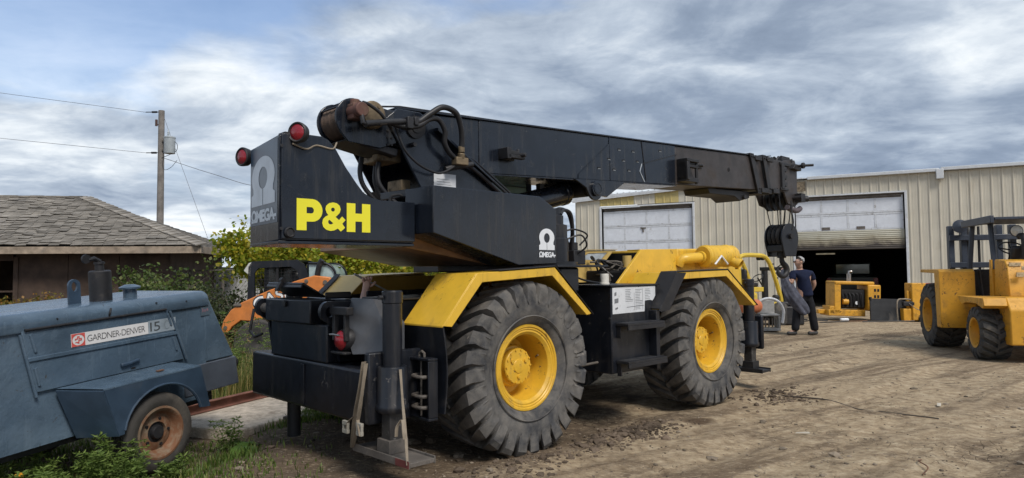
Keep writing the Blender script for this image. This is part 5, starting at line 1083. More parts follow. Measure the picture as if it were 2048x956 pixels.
mb = MB(); mb.tube(smooth_path([(-.20, -NR - .02, .985), (-.20, -NR - .03, 1.01), (-.18, -NR - .02, 1.045)]), .008, 6); mb.build('top_latch', BLKM, CP)
mb = MB()
for x, z in ((-.62, 1.02), (.24, 1.04), (.55, 1.02)): mb.disc((x, -NR - .022, z), .007, 'y', .012, 8)
mb.build('rivet', BLKM, CP)

# ================================================================ yellow rough terrain forklift at the right edge
YF = mat('orange_yellow_forklift_paint', (.62, .31, .025), .48, chips=1.1, ccol=(.12, .06, .025), runs=.6, var=.07, dirt=.2, dcol=(.30, .15, .03), dscale=4, bump=.1, bscale=6)
DBLU = mat('dark_blue_grey_mast_paint', (.035, .045, .065), .45, var=.15, dirt=.1, dcol=(.09, .085, .08), dscale=6)
FL = empty('rough_terrain_forklift', (7.55, 11.35, 0), 17)
tag(FL, 'orange yellow rough terrain forklift with dark mast at right edge', 'forklift')
# local x = forward (away from the camera), y = left ; left face of the small rear tyre at y = 0
def tractor_tyre(Ro, W, rimr, nl, parent, loc, rm):
    rim = MB(); rim.lathe([(rimr + .01, .5 * W), (rimr + .012, .52 * W), (rimr - .015, .5 * W), (rimr - .03, .38 * W), (rimr - .05, .12 * W), (rimr * .6, .10 * W), (rimr * .5, .18 * W), (rimr * .2, .20 * W), (0, .2 * W)], (0, 0, 0), 'y', 36)
    w = rim.build('wheel', rm, parent, smooth=40); w.location = loc
    mb = MB(); hw = W / 2; half = [(rimr, .95 * hw), (rimr + .05, 1.06 * hw), (Ro - .12, 1.06 * hw), (Ro - .055, .94 * hw), (Ro - .045, .6 * hw), (Ro - .04, 0)]
    mb.lathe([(a, -b) for a, b in half] + [(a, b) for a, b in half[-2::-1]], (0, 0, 0), 'y', 48)
    for s in (-1, 1):
        for i in range(nl):
            a0 = (i + (.5 if s > 0 else 0)) * 2 * math.pi / nl; V = []
            st = [(-.06 * hw, Ro, .30), (.5 * hw, Ro, .12), (.95 * hw, Ro - .012, 0), (1.07 * hw, Ro - .08, 0)]
            for (ax, rt, da) in st:
                for rr, ww in ((rt - .06, .05), (rt, .04)):
                    for e in (-1, 1):
                        a = a0 + da + e * ww / Ro; V.append((rr * math.cos(a), s * ax, rr * math.sin(a)))
            F = []
            for j in range(3):
                o = j * 4; F += [(o, o + 2, o + 6, o + 4), (o + 2, o + 3, o + 7, o + 6), (o + 3, o + 1, o + 5, o + 7)]
            F += [(0, 1, 3, 2), (12, 14, 15, 13)]; mb.add(V, F)
    mb.build('tyre', OLDT2, w, smooth=35); return w
OLDT2 = mat('mid_grey_tyre', (.05, .049, .047), .85, var=.2, dirt=.3, dcol=(.12, .105, .085), dscale=5, bump=.3, bscale=30)
tractor_tyre(.43, .42, .235, 17, FL, (0, -.21, .425), YF); tractor_tyre(.43, .42, .235, 17, FL, (0, -1.75, .425), YF)
tractor_tyre(.60, .50, .31, 20, FL, (1.92, -.06, .60), YF); tractor_tyre(.60, .50, .31, 20, FL, (1.92, -1.95, .60), YF)
mb = MB(); mb.prism([(-.62, .28), (-.62, .82), (-.45, 1.02), (.72, 1.0), (.72, .92), (.56, .90), (.42, .70), (.40, .28)], 'y', -2.15, -.30); mb.build('rear_counterweight', YF, FL, bevel=.02)
mb = MB(); mb.prism([(-.55, .885), (-.5, 1.005), (.74, 1.0), (.74, .975), (.5, .86), (.32, .905), (-.2, .905), (-.46, .84)], 'y', -.299, .02); mb.build('rear_fender', YF, FL, bevel=.008)
mb = MB(); mb.box(.42, 2.4, -1.6, -.45, .45, .95); mb.build('frame', YF, FL, bevel=.02)
mb = MB(); mb.prism([(.98, .42), (1.0, 1.42), (1.06, 1.46), (2.20, 1.46), (2.20, 1.40), (1.30, 1.39), (1.22, .42)], 'y', -.34, .22); mb.build('front_fender', YF, FL, bevel=.012)
mb = MB(); mb.prism([(.02, 1.003), (.10, 1.50), (.18, 1.60), (.62, 1.62), (.66, 1.0)], 'y', -1.75, -.52); mb.build('engine_cover', YF, FL, bevel=.02)
mb = MB(); mb.prism([(.66, 1.0), (.72, 1.62), (.80, 1.62), (.84, .6), (.74, .6)], 'y', -.62, -.50); mb.build('dash_side', YF, FL, bevel=.01)
mb = MB(); mb.box(.05, .085, -1.6, -.95, 1.10, 1.36); mb.build('rear_grille', BLKM, FL)
mb = MB(); mb.box(.13, .15, -1.20, -.9, 1.46, 1.54); mb.build('tail_light', REDL, FL)
for (x, y, z, w, h_) in ((.16, -.56, 1.50, .16, .06), (.06, -.70, 1.44, .13, .06), (.05, -.62, 1.33, .1, .07)):
    mb = MB(); mb.box(x - .07, x - .05 if False else x - .045, y - w, y, z, z + h_); mb.build('sticker', mat('old_sticker', (.42, .33, .2), .6, var=.3, vscale=30), FL)
# overhead guard
for (x0, y0, x1, y1) in ((.72, -.56, .86, -.56), (1.62, -.45, 1.55, -.50), (.30, -1.7, .45, -1.7), (1.62, -1.75, 1.55, -1.7)):
    mb = MB(); mb.tube([(x0, y0, 1.45), (x1, y1, 2.28)], .045, 8); mb.build('guard_post', DBLU, FL)
mb = MB(); mb.box(.35, 1.85, -1.80, -.465, 2.28, 2.33); mb.box(.35, 1.85, -1.84, -1.80, 2.23, 2.33); mb.box(.35, 1.85, -.46, -.40, 2.23, 2.36); mb.build('guard_roof', DBLU, FL, bevel=.01)
mb = MB(); mb.lathe([(0, .09), (.06, .07), (.10, .0), (.10, -.02), (0, -.03)], (.62, -.86, 2.10), 'x', 20); wl_ = mb.build('work_lamp', DBLU, FL)
mb = MB(); mb.lathe([(0, -.05), (.05, -.045), (.088, -.025)], (.62, -.86, 2.10), 'x', 20); mb.build('lens', mat('lamp_glass', (.6, .6, .55), .15), wl_)
mb = MB(); mb.tube(smooth_path([(.48, -.93, 1.60), (.48, -.93, 1.92), (.52, -.92, 2.0), (.6, -.9, 2.01)]), .055, 12); mb.build('exhaust_stack', BLKM, FL)
mb = MB(); mb.lathe([(.19, -.015), (.205, 0), (.19, .015), (.175, 0)], (0, 0, 0), 'z', 28, True); mb.tube([(-.18, 0, 0), (0, 0, -.04), (.18, 0, 0)], .012, 6); mb.tube([(0, .18, 0), (0, 0, -.04)], .012, 6); mb.cyl((0, 0, -.06), (0, 0, -.4), .02, n=8)
sw = mb.build('steering_wheel', BLKM, FL); sw.location = (1.1, -.95, 1.82); sw.rotation_euler = (0, R(-35), 0)
mb = MB(); mb.box(.62, 1.05, -1.3, -.75, 1.42, 1.56); M = Matrix.Translation((.66, -1.02, 1.55)) @ Matrix.Rotation(R(-10), 4, 'Y'); mb.box(-.05, .05, -.25, .25, 0, .30, M); mb.build('seat', RUBH, FL, bevel=.04)
# mast
for y in (-.52, -.74, -1.35, -1.58):
    mb = MB(); mb.prism([(2.68, y), (2.84, y), (2.84, y + .10), (2.68, y + .10)], 'z', .25, 2.32); mb.build('mast_rail', DBLU, FL, bevel=.01)
for z in (1.48, 2.02):
    mb = MB(); mb.box(2.60, 2.67, -1.62, -.42, z, z + .11); mb.build('mast_cross_beam', DBLU, FL, bevel=.01)
mb = MB(); mb.cyl((2.72, -.75, .5), (2.72, -.75, 2.4), .04, n=10); mb.cyl((2.72, -.95, .5), (2.72, -.95, 2.3), .025, n=8); mb.build('lift_ram', BLKM, FL)
mb = MB(); mb.lathe([(0, .1), (.09, .06), (.13, 0), (.13, -.05), (0, -.08)], (2.55, -.58, 2.30), 'x', 20); mb.build('front_lamp', DBLU, FL)
mb = MB(); mb.box(1.7, 1.75, -1.4, -.5, .95, 1.45); mb.tube([(1.5, -.6, .9), (1.55, -.58, 1.3), (1.5, -.55, 1.45)], .03, 8); mb.build('dash_panel', BLKM, FL)

# ================================================================ small yellow forklift with looped guard
HY = mat('lemon_yellow_paint', (.62, .44, .05), .42, var=.07, dirt=.15, dcol=(.35, .26, .08), dscale=4)
HF = empty('warehouse_forklift', (6.35, 18.6, 0), 60)
tag(HF, 'lemon yellow forklift with looped guard and black mast behind crane', 'forklift')
def hbx(name, m, *b, parent=HF, bevel=.015):
    mb = MB(); mb.box(*b); return mb.build(name, m, parent, bevel=bevel)
hbx('counterweight', HY, -.95, -.2, -.5, .5, .35, .9, bevel=.08); hbx('frame', HY, -.2, .75, -.48, .48, .30, .62); hbx('seat_deck', HY, -.5, .1, -.42, .42, .9, 1.02)
hbx('seat', RUBH, -.35, .1, -.25, .25, 1.02, 1.14, bevel=.04); hbx('seat_back', RUBH, -.42, -.30, -.25, .25, 1.14, 1.5, bevel=.05)
for y in (-.45, .45):
    mb = MB(); mb.tube(smooth_path([(-.85, y, .85), (-.86, y, 1.65), (-.74, y, 1.84), (-.2, y, 1.86), (.16, y, 1.80), (.42, y, 1.45), (.70, y, .75), (.72, y, .45)], 7), .058, 8); mb.build('guard_loop', HY, HF)
for x in (-.7, -.5, -.3, -.1, .1):
    hbx('roof_bar', HY, x - .025, x + .025, -.45, .45, 1.83, 1.87)
for z in (1.25, 1.38, 1.5, 1.62):
    mb = MB(); mb.tube([(.56 - (z - 1.1) * .42, -.45, z), (.62 - (z - 1.1) * .42, -.52, z + .01)], .02, 6); mb.build('grip', BLKM, HF)
mb = MB()
for y in (-.35, -.22): mb.cyl((.12, y, 1.78), (.2, y, 1.78), .05, n=12)
mb.build('work_lamp', BLKM, HF)
for y in (-.38, .28): hbx('mast_rail', BLKM, .95, 1.12, y, y + .1, .06, 1.55)
hbx('mast_cross_beam', BLKM, .93, .98, -.42, .42, 1.45, 1.55); hbx('carriage', BLKM, 1.12, 1.18, -.5, .5, .2, .65)
for y in (-.3, .2): hbx('fork', BLKM, 1.18, 2.0, y, y + .1, .06, .1)
mb = MB(); mb.disc((.94, -.39, 1.28), .06, 'x', .01, 16); mb.disc((.93, -.39, 1.28), .045, 'x', .012, 16); mb.build('round_sticker', mat('red_sticker', (.5, .12, .08), .5), HF)
hbx('paper_sticker', PAPER, .928, .94, -.43, -.36, .93, 1.02, bevel=0)
mb = MB(); mb.lathe([(.15, -.015), (.165, 0), (.15, .015), (.135, 0)], (0, 0, 0), 'z', 24, True); mb.cyl((0, 0, 0), (.0, 0, -.4), .02, n=8); sw = mb.build('steering_wheel', BLKM, HF); sw.location = (.36, 0, 1.26); sw.rotation_euler = (0, R(-40), 0)
for (x, y, ra) in ((-.62, -.5, .24), (-.62, .42, .24), (.55, -.55, .3), (.55, .45, .3)):
    mb = MB(); mb.lathe([(.1, -.09), (ra - .03, -.09), (ra, -.07), (ra, .07), (ra - .03, .09), (.1, .09)], (x, y, ra), 'y', 24); mb.disc((x, y - .05, ra), .13, 'y', .02, 16); mb.build('wheel', OLDT2, HF)
# orange gas bottle, white hose ring
mb = MB(); mb.lathe([(0, -.29), (.12, -.285), (.155, -.265), (.16, -.23), (.16, .15), (.15, .22), (.08, .28), (.04, .29), (.04, .33), (0, .33)], (0, 0, 0), 'x', 22)
o = mb.build('gas_cylinder', mat('faded_orange_red', (.50, .15, .06), .5, var=.1, dirt=.15, dcol=(.3, .1, .05))); o.location = (5.22, 15.2, .68); o.rotation_euler = (0, 0, R(35)); tag(o, 'orange red gas cylinder behind the crane front jack', 'gas cylinder')
mb = MB(); mb.lathe([(.16, 0), (.20, 0), (.20, -.45), (.16, -.49), (0, -.49)], (0, 0, .5), 'z', 20); o = mb.build('oil_drum_stand', BLKM); o.location = (5.22, 15.2, .015); tag(o, 'dark drum under the orange red gas cylinder', 'drum')
RG = empty('hose_crate', (6.08, 16.6, 0), 96); tag(RG, 'grey grated crate with white hose looped over it beside the forklift', 'crate')
mb = MB(); mb.box(-.27, .27, -.2, .2, .03, .10); mb.box(-.27, -.22, -.2, .2, .1, .38); mb.box(.22, .27, -.2, .2, .1, .38); mb.box(-.27, .27, -.2, .2, .38, .42); mb.box(-.2, .2, .05, .1, .42, .75); mb.build('crate_frame', mat('pale_grey_metal', (.33, .33, .32), .6, var=.2), RG, bevel=.01)
for k in range(5):
    mb = MB(); mb.box(-.18 + k * .08, -.15 + k * .08, -.215, -.2, .12, .33); mb.build('grate_bar', DUSTS, RG)
mb = MB(); mb.tube(smooth_path([(-.30, -.22, .22), (-.33, -.23, .5), (-.22, -.24, .72), (0, -.24, .80), (.22, -.24, .72), (.33, -.23, .5), (.30, -.22, .22)]), .035, 10); mb.build('white_hose', mat('white_hose', (.62, .64, .66), .4), RG)
mb = MB(); mb.box(-.4, .4, -.2, .3, 0, .5); mb.box(-.2, .4, -.15, .2, .5, .62); mb.box(-.35, -.2, -.1, .1, .5, .8); o = mb.build('scrap_engine', BLKM, bevel=.04); o.location = (7.35, 18.6, 0); tag(o, 'dark greasy engine lump on the ground beside the black mast', 'engine')

# ================================================================ stripped engine unit lying before the open door
EN = empty('stripped_engine_unit', (9.12, 20.2, 0), 91, -2); tag(EN, 'yellow engine unit with open side lying before the dark doorway', 'engine unit')
def ebx(name, m, *b, bevel=.015): mb = MB(); mb.box(*b); return mb.build(name, m, EN, bevel=bevel)
ebx('front_post', YF, .12, .30, -.3, .3, .22, 1.12); ebx('top_panel', YF, .12, 1.25, -.32, .32, 1.04, 1.14, bevel=.03); ebx('radiator_housing', YF, 1.05, 1.42, -.34, .34, .30, 1.05, bevel=.03)
for k in range(4):
    mb = MB(); x = 1.22 + (k % 2) * .09; z = .86 - (k // 2) * .18; mb.box(x, x + .06, -.345, -.341, z, z + .08); mb.build('vent_slot', DKIN, EN)
ebx('engine_block', DKIN, .32, 1.04, -.22, .22, .35, .92, bevel=.06); ebx('sill', YF, -.05, 1.0, -.3, .3, .14, .32); ebx('hitch', YF, -.25, .0, -.08, .08, .18, .30); ebx('bracket', YF, -.02, .12, -.3, .2, .2, .42)
mb = MB(); mb.cyl((.37, -.25, .55), (.52, -.25, .55), .08, n=14); mb.build('pump', YF, EN)
mb = MB(); mb.disc((.78, -.24, .52), .05, 'y', .02, 14); mb.build('white_cap', WHT, EN)
mb = MB(); mb.cyl((.66, 0, 1.14), (.66, 0, 1.36), .06, n=14); mb.tube([(.66, 0, 1.36), (.66, 0, 1.42), (.74, 0, 1.43)], .03, 8); mb.build('exhaust', STEEL, EN)
mb = MB()
for k in range(6): mb.tube(smooth_path([(.35 + .1 * k, -.24, .8), (.4 + .1 * k, -.28, .6 + .03 * k), (.38 + .11 * k, -.24, .4)]), .018, 6)
mb.build('engine_hoses', RUBH, EN)
mb = MB(); mb.box(0, 1.35, 0, .06, 0, .62); mb.box(0, .04, -.03, .09, .58, .66); o = mb.build('steel_plate', mat('dark_slate_plate', (.018, .02, .023), .7, var=.2, dirt=.15, dcol=(.09, .08, .07)), bevel=.006); o.location = (10.1, 19.55, .02); o.rotation_euler = (R(-6), R(2), R(-4)); tag(o, 'dark slate steel plate leaning on the yellow engine unit', 'steel plate')
MS = empty('yellow_machine_section', (11.2, 19.5, 0), 91); tag(MS, 'upright yellow machine section standing next to the dark plate', 'machine part')
for nm, m_, b in (('column', YF, (-.05, .34, -.2, .2, .02, 1.06)), ('side_frame', YF, (-.28, -.05, -.15, .15, .0, .35)), ('ram', YF, (-.14, -.06, -.1, 0, .35, .85)), ('foot', BLKM, (.1, .4, -.25, .25, -.02, .12)), ('linkage', BLKM, (-.3, .02, -.2, -.1, .42, .55))):
    mb = MB(); mb.box(*b); mb.build(nm, m_, MS, bevel=.02)
mb = MB(); mb.tube(smooth_path([(-.15, -.2, .5), (0, -.3, .35), (.25, -.32, .28), (.5, -.28, .45), (.45, -.2, .7)]), .012, 6); mb.tube(smooth_path([(-.5, -.25, 0), (-.5, -.25, .55), (-.3, -.2, .62), (-.1, -.2, .6)]), .02, 8); mb.build('hose', STRAP, MS)
WD = empty('red_welder_box', (12.9, 21.6, 0), 91); tag(WD, 'red equipment box with white label against the building wall', 'equipment box')
mb = MB(); mb.box(-.3, .3, -.25, .25, .22, 1.0); mb.build('cabinet', mat('red_enamel', (.42, .05, .035), .5, var=.1), WD, bevel=.02)
mb = MB(); mb.box(-.08, .24, -.256, -.2515, .45, .72); mb.build('label_sheet', PAPER, WD)
mb = MB(); v, fc = shape2d(circle(.05, .86, .07, .05, 18), [circle(.05, .86, .035, .03, 14)]); mb.add([(p[0], -.254, p[1]) for p in v], fc); mb.build('round_emblem', BLKI, WD, fix=False)
mb = MB(); mb.box(-.35, .35, -.28, .28, .0, .21); mb.build('pallet_block', DUSTS, WD, bevel=.01)
# tools and hoses strewn near the doorway
random.seed(5)
TOOLS = [('steel_bar', 'thin dark steel bar lying on the ground before the engine unit', 8.9, 19.2, .9, 12), ('steel_bar', 'short rusty bar on the ground under the engine unit', 9.6, 19.4, .6, -6), ('flat_bar', 'long flat steel bar on the ground along the dark plate', 10.4, 19.2, 1.4, -3)]
for nm, lb_, x, y, L, a in TOOLS:
    mb = MB(); mb.cyl((-L / 2, 0, .02), (L / 2, 0, .03), .016, n=6); o = mb.build(nm, RUST if 'rusty' in lb_ else BLKM); o.location = (x, y, gzz(x, y)); o.rotation_euler = (0, 0, R(a)); tag(o, lb_, 'bar')
mb = MB(); mb.tube(smooth_path([(7.9, 19.6, .02), (8.2, 19.5, .02), (8.5, 19.7, .03), (8.9, 19.6, .02)]), .018, 6); o = mb.build('air_hose', RUBH); tag(o, 'black hose lying on the ground left of the engine unit', 'hose')
mb = MB(); mb.box(-.12, .12, -.05, .05, 0, .08); o = mb.build('white_rag', WHT, bevel=.03); o.location = (9.35, 19.55, .01); tag(o, 'white rag on the ground under the yellow engine unit', 'rag')
# ================================================================ people
SKINM = mat('skin', (.42, .25, .18), .55, var=.08)
def skin(name, joints, bones, m, parent, sub=2, root=0):
    """joints: name -> (x,y,z, rx, ry)"""
    keys = list(joints); idx = {k: i for i, k in enumerate(keys)}
    me = bpy.data.meshes.new(name); me.from_pydata([joints[k][:3] for k in keys], [(idx[a], idx[b]) for a, b in bones], [])
    o = bpy.data.objects.new(name, me); COL.objects.link(o)
    if parent is not None: o.parent = parent
    me.materials.append(m)
    sk = o.modifiers.new('skin', 'SKIN'); sk.use_smooth_shade = True; sk.branch_smoothing = .4
    for i, k in enumerate(keys):
        r_ = joints[k][3:]; me.skin_vertices[0].data[i].radius = (r_[0], r_[-1]); me.skin_vertices[0].data[i].use_root = (i == root)
    if sub: s_ = o.modifiers.new('sub', 'SUBSURF'); s_.levels = sub; s_.render_levels = sub
    return o
def chain(*ks): return [(ks[i], ks[i + 1]) for i in range(len(ks) - 1)]
def fingers(J, B, pre, wrist, d, n, size=1.0, grip=False):
    """palm and five fingers: d = direction of the hand, n = direction across the palm"""
    w, d, n = Vector(wrist), Vector(d).normalized(), Vector(n).normalized(); c = d.cross(n)
    J[pre + 'palm'] = (*(w + d * .055 * size), .034 * size, .018 * size); B.append((pre + 'wr', pre + 'palm'))
    for k, (off, L) in enumerate(((-.03, .062), (-.01, .075), (.01, .08), (.03, .07))):
        p0 = w + d * .10 * size + n * off * size; p1 = p0 + d * L * .5 * size + c * .012 * size; p2 = p1 + d * L * .3 * size + c * .035 * size
        if grip: p0 = w + d * .085 * size + n * off * size; p1 = p0 + d * .028 + c * .03; p2 = p1 - d * .03 + c * .028
        for j, p in enumerate((p0, p1, p2)): J[f'{pre}f{k}{j}'] = (*p, .0095 * size, .0095 * size)
        B += [(pre + 'palm', f'{pre}f{k}0')] + chain(f'{pre}f{k}0', f'{pre}f{k}1', f'{pre}f{k}2')
    t0 = w + d * .035 * size - n * .04 * size; t1 = t0 + (d * .5 - n * .5).normalized() * .045 * size + c * .02 * size
    J[pre + 't0'] = (*t0, .012 * size, .012 * size); J[pre + 't1'] = (*t1, .01 * size, .01 * size); B += [(pre + 'palm', pre + 't0'), (pre + 't0', pre + 't1')]
# ---- man walking past the hook, jacket in his hand (local x = picture right, y = away)
MN = empty('person', (6.47, 15.6, 0), 90); MN.rotation_euler = (0, 0, 0); MN.scale = (1.1, 1.1, 1.0); MN.location.x = 6.52
tag(MN, 'grey haired man in navy T-shirt and black trousers holding a jacket', 'person')
J = dict(pel=(.06, 0, .93, .155, .125), sp1=(.05, -.01, 1.08, .168, .135), sp2=(.025, -.01, 1.27, .18, .13), ch=(.0, 0, 1.40, .165, .11), nk=(-.02, .0, 1.50, .065, .062), hb=(-.045, .0, 1.58, .075, .085), hd=(-.04, .0, 1.66, .085, .098), ht=(-.03, 0, 1.735, .06, .07),
         nose=(-.145, .01, 1.635, .012, .012), nb=(-.115, .01, 1.655, .02, .02),
         ls=(-.18, -.03, 1.41, .078, .07), le=(-.25, -.10, 1.16, .054, .05), lwr=(-.33, -.02, 1.36, .036, .03),
         rs=(.20, .03, 1.40, .078, .07), re=(.285, .05, 1.13, .053, .05), rwr=(.22, .16, .93, .03, .027),
         lh=(-.03, -.02, .86, .095, .09), lk=(-.12, -.0, .48, .062, .062), la=(-.15, .04, .10, .043, .043), lt=(-.30, .02, .05, .035, .03),
         rh=(.14, .02, .86, .095, .09), rk=(.20, .0, .48, .062, .062), ra=(.27, .03, .10, .043, .043), rt=(.12, -.0, .05, .035, .03))
B = chain('pel', 'sp1', 'sp2', 'ch', 'nk', 'hb', 'hd', 'ht') + [('hd', 'nb'), ('nb', 'nose')] + chain('ch', 'ls', 'le', 'lwr') + chain('ch', 'rs', 're', 'rwr') + chain('pel', 'lh', 'lk', 'la', 'lt') + chain('pel', 'rh', 'rk', 'ra', 'rt')
fingers(J, B, 'l', J['lwr'][:3], (-.4, .1, 1), (.7, -.6, .2)); fingers(J, B, 'r', J['rwr'][:3], (-.1, .3, -1), (.2, 1, .2))
skin('body', J, B, SKINM, MN)
def sub_(keys, grow, extra=None):
    d = {k: (*J[k][:3], J[k][3] + grow, J[k][4] + grow) for k in keys}
    if extra: d.update(extra)
    return d
NAVY = mat('navy_cotton', (.012, .017, .042), .9, var=.2, bump=.5, bscale=9, spec=.2)
BLKT = mat('black_trousers', (.013, .014, .018), .85, var=.25, bump=.6, bscale=8, spec=.25)
sh = sub_(['sp1', 'sp2', 'ch', 'ls', 'rs'], .017, dict(hem=(.065, 0, .87, .19, .16), nkk=(-.01, 0, 1.475, .075, .07), lse=(-.23, -.08, 1.23, .08, .072), rse=(.26, .05, 1.21, .08, .072)))
skin('t_shirt', sh, chain('hem', 'sp1', 'sp2', 'ch', 'nkk') + chain('ch', 'ls', 'lse') + chain('ch', 'rs', 'rse'), NAVY, MN, root=0)
tr = sub_(['lk', 'rk'], .022, dict(pel=(.055, 0, .90, .165, .13), waist=(.06, 0, 1.02, .15, .12), la=(-.145, .035, .08, .088, .085), ra=(.265, .03, .08, .088, .085), lm=(-.08, 0, .68, .105, .1), rm=(.17, 0, .66, .105, .1), lh=(-.045, -.01, .80, .105, .105), rh=(.145, .01, .80, .105, .105)))
skin('trousers', tr, [('waist', 'pel')] + chain('pel', 'lh', 'lm', 'lk', 'la') + chain('pel', 'rh', 'rm', 'rk', 'ra'), BLKT, MN, root=tr and list(tr).index('pel'))
SHOE = mat('dark_grey_shoe', (.045, .045, .045), .8, var=.2)
for k, (a, t_) in enumerate((('la', 'lt'), ('ra', 'rt'))):
    A, T = J[a], J[t_]
    skin('shoe', dict(h=(A[0] + .05, A[1], .055, .05, .05), m=((A[0] + T[0]) / 2, (A[1] + T[1]) / 2, .055, .052, .05), t=(T[0] - .02, T[1], .045, .045, .038)), chain('h', 'm', 't'), SHOE, MN)
HAIR = mat('grey_hair', (.36, .36, .36), .9, var=.2, bump=1, bscale=30)
b_ = bmesh.new(); bmesh.ops.create_uvsphere(b_, u_segments=20, v_segments=14, radius=1)
for v in b_.verts:
    p = v.co; n_ = mnoise.noise(p * 3) * .06
    v.co = Vector((p.x * (.094 + n_ * .25) - .028, p.y * (.103 + n_ * .2), p.z * .094 + 1.685 + n_ * .1))
bmesh.ops.delete(b_, geom=[v for v in b_.verts if v.co.z < 1.59 + max(0, .035 - v.co.x) * 1.75], context='VERTS')
me = bpy.data.meshes.new('hair'); b_.to_mesh(me); b_.free(); me.materials.append(HAIR); o = bpy.data.objects.new('hair', me); COL.objects.link(o); o.parent = MN
for p in me.polygons: p.use_smooth = True

mb = MB(); mb.tube([(-.128, -.045, 1.662), (-.134, 0, 1.662), (-.128, .06, 1.662)], .009, 8); mb.tube([(-.12, -.075, 1.665), (-.05, -.098, 1.67), (-.0, -.098, 1.66)], .006, 6); mb.build('sunglasses', BLKM, MN)
mb = MB(); mb.lathe([(0, .0), (.018, .004), (.03, .0), (.018, -.012), (0, -.012)], (-.035, -.10, 1.645), 'y', 12); mb.build('ear', SKINM, MN)
# jacket hanging from his hand
JKM = mat('charcoal_blue_jacket', (.075, .08, .105), .8, var=.3, bump=.8, bscale=7, spec=.25)
mb = MB(); V = []; F = []; prof = [(-.38, -.06, 1.50, .05), (-.37, -.06, 1.40, .075), (-.33, -.08, 1.25, .11), (-.28, -.09, 1.08, .14), (-.20, -.1, .92, .165), (-.10, -.1, .78, .17), (0.02, -.1, .64, .16), (.10, -.1, .53, .13), (.14, -.1, .46, .09)]
NN = 26
for i, (x, y, z, w) in enumerate(prof):
    for k in range(NN):
        a = 2 * math.pi * k / NN; fold = 1 + .34 * math.sin(a * 4 + i * .55 + math.sin(i * 1.3)) * (.35 + i * .06) + .12 * math.sin(a * 9 - i * 1.1)
        V.append((x + w * math.cos(a) * fold * .92, y + w * .62 * math.sin(a) * fold, z + w * .35 * math.cos(a)))
for i in range(len(prof) - 1):
    for k in range(NN): F.append((i * NN + k, i * NN + (k + 1) % NN, (i + 1) * NN + (k + 1) % NN, (i + 1) * NN + k))
F += [tuple(range(NN))[::-1], tuple((len(prof) - 1) * NN + k for k in range(NN))]
mb.add(V, F); o = mb.build('jacket', JKM, None, smooth=60, sub=1); o.location = (6.43, 15.6, 0); o.scale = (.92, 1, 1); tag(o, 'charcoal jacket dangling from the hand of the man in navy', 'jacket')

# ---- second person crouching in the chassis well: only the raised forearm shows over the deck
PB = empty('person', CR.matrix_basis @ Vector(q(-.80, 0, .77)), 46.3); PB['label'] = 'person crouching in the crane chassis, only a raised forearm and hand showing'; PB['category'] = 'person'
J2 = {}; B2 = []
def c2(f, r, z, a, b=None): return (f + .80, -r, z - .77, a, b or a)
J2.update(pel=c2(-.82, .14, .90, .11, .1), sp=c2(-.82, -.02, 1.0, .11, .1), ch=c2(-.82, -.18, 1.06, .11, .1), nk=c2(-.83, -.28, 1.10, .05), hd=c2(-.84, -.37, 1.12, .075), ht=c2(-.85, -.43, 1.10, .06),
          lh=c2(-.90, .12, .88, .075), lk=c2(-.91, -.24, .96, .055), la=c2(-.90, -.02, .80, .04), lt=c2(-.92, -.14, .79, .03), rh=c2(-.72, .12, .88, .075), rk=c2(-.71, -.24, .96, .055), ra=c2(-.72, -.02, .80, .04), rt=c2(-.72, -.14, .79, .03),
          ls=c2(-.92, -.2, 1.08, .05), le=c2(-.95, -.40, .98, .04), lwr=c2(-.93, -.5, .86, .028), rs=c2(-.71, -.2, 1.10, .05), re=c2(-.655, -.29, 1.13, .045), rm=c2(-.635, -.32, 1.22, .06), rwr=c2(-.615, -.34, 1.33, .042, .036))
B2 += chain('pel', 'sp', 'ch', 'nk', 'hd', 'ht') + chain('pel', 'lh', 'lk', 'la', 'lt') + chain('pel', 'rh', 'rk', 'ra', 'rt') + chain('ch', 'ls', 'le', 'lwr') + chain('ch', 'rs', 're', 'rm', 'rwr')
fingers(J2, B2, 'l', J2['lwr'][:3], (0, .3, -1), (1, .2, 0)); fingers(J2, B2, 'r', J2['rwr'][:3], (.12, 0, 1), (-.85, .45, -.1), 1.25, True)
skin('body', J2, B2, mat('pink_skin', (.70, .44, .34), .55, var=.08), PB)
cl = {k: (*J2[k][:3], J2[k][3] + .012, J2[k][4] + .012) for k in ('pel', 'sp', 'ch', 'lh', 'lk', 'rh', 'rk')}
skin('overalls', cl, chain('pel', 'sp', 'ch') + chain('pel', 'lh', 'lk') + chain('pel', 'rh', 'rk'), NAVY, PB)
mb = MB(); A = Vector(q(-.72, -.365, 1.492)); Bq = Vector(q(-.25, -.36, 1.275)); mb.cyl(A.lerp(Bq, .33), Bq, .008, n=8); mb.tube([A, A.lerp(Bq, .2), A.lerp(Bq, .34)], [.009, .012, .009], 8)
o = mb.build('paint_stick', mat('pale_rod', (.5, .5, .48), .4)); o.matrix_world = CR.matrix_basis; tag(o, 'thin pale rod gripped by the raised hand over the deck', 'rod')
# ================================================================ shingled shed on the left
SH = empty('wooden_shed', (-7.175, 15.8, 0), 78.6); tag(SH, 'low dark brown shed with grey shingled hip roof', 'shed')
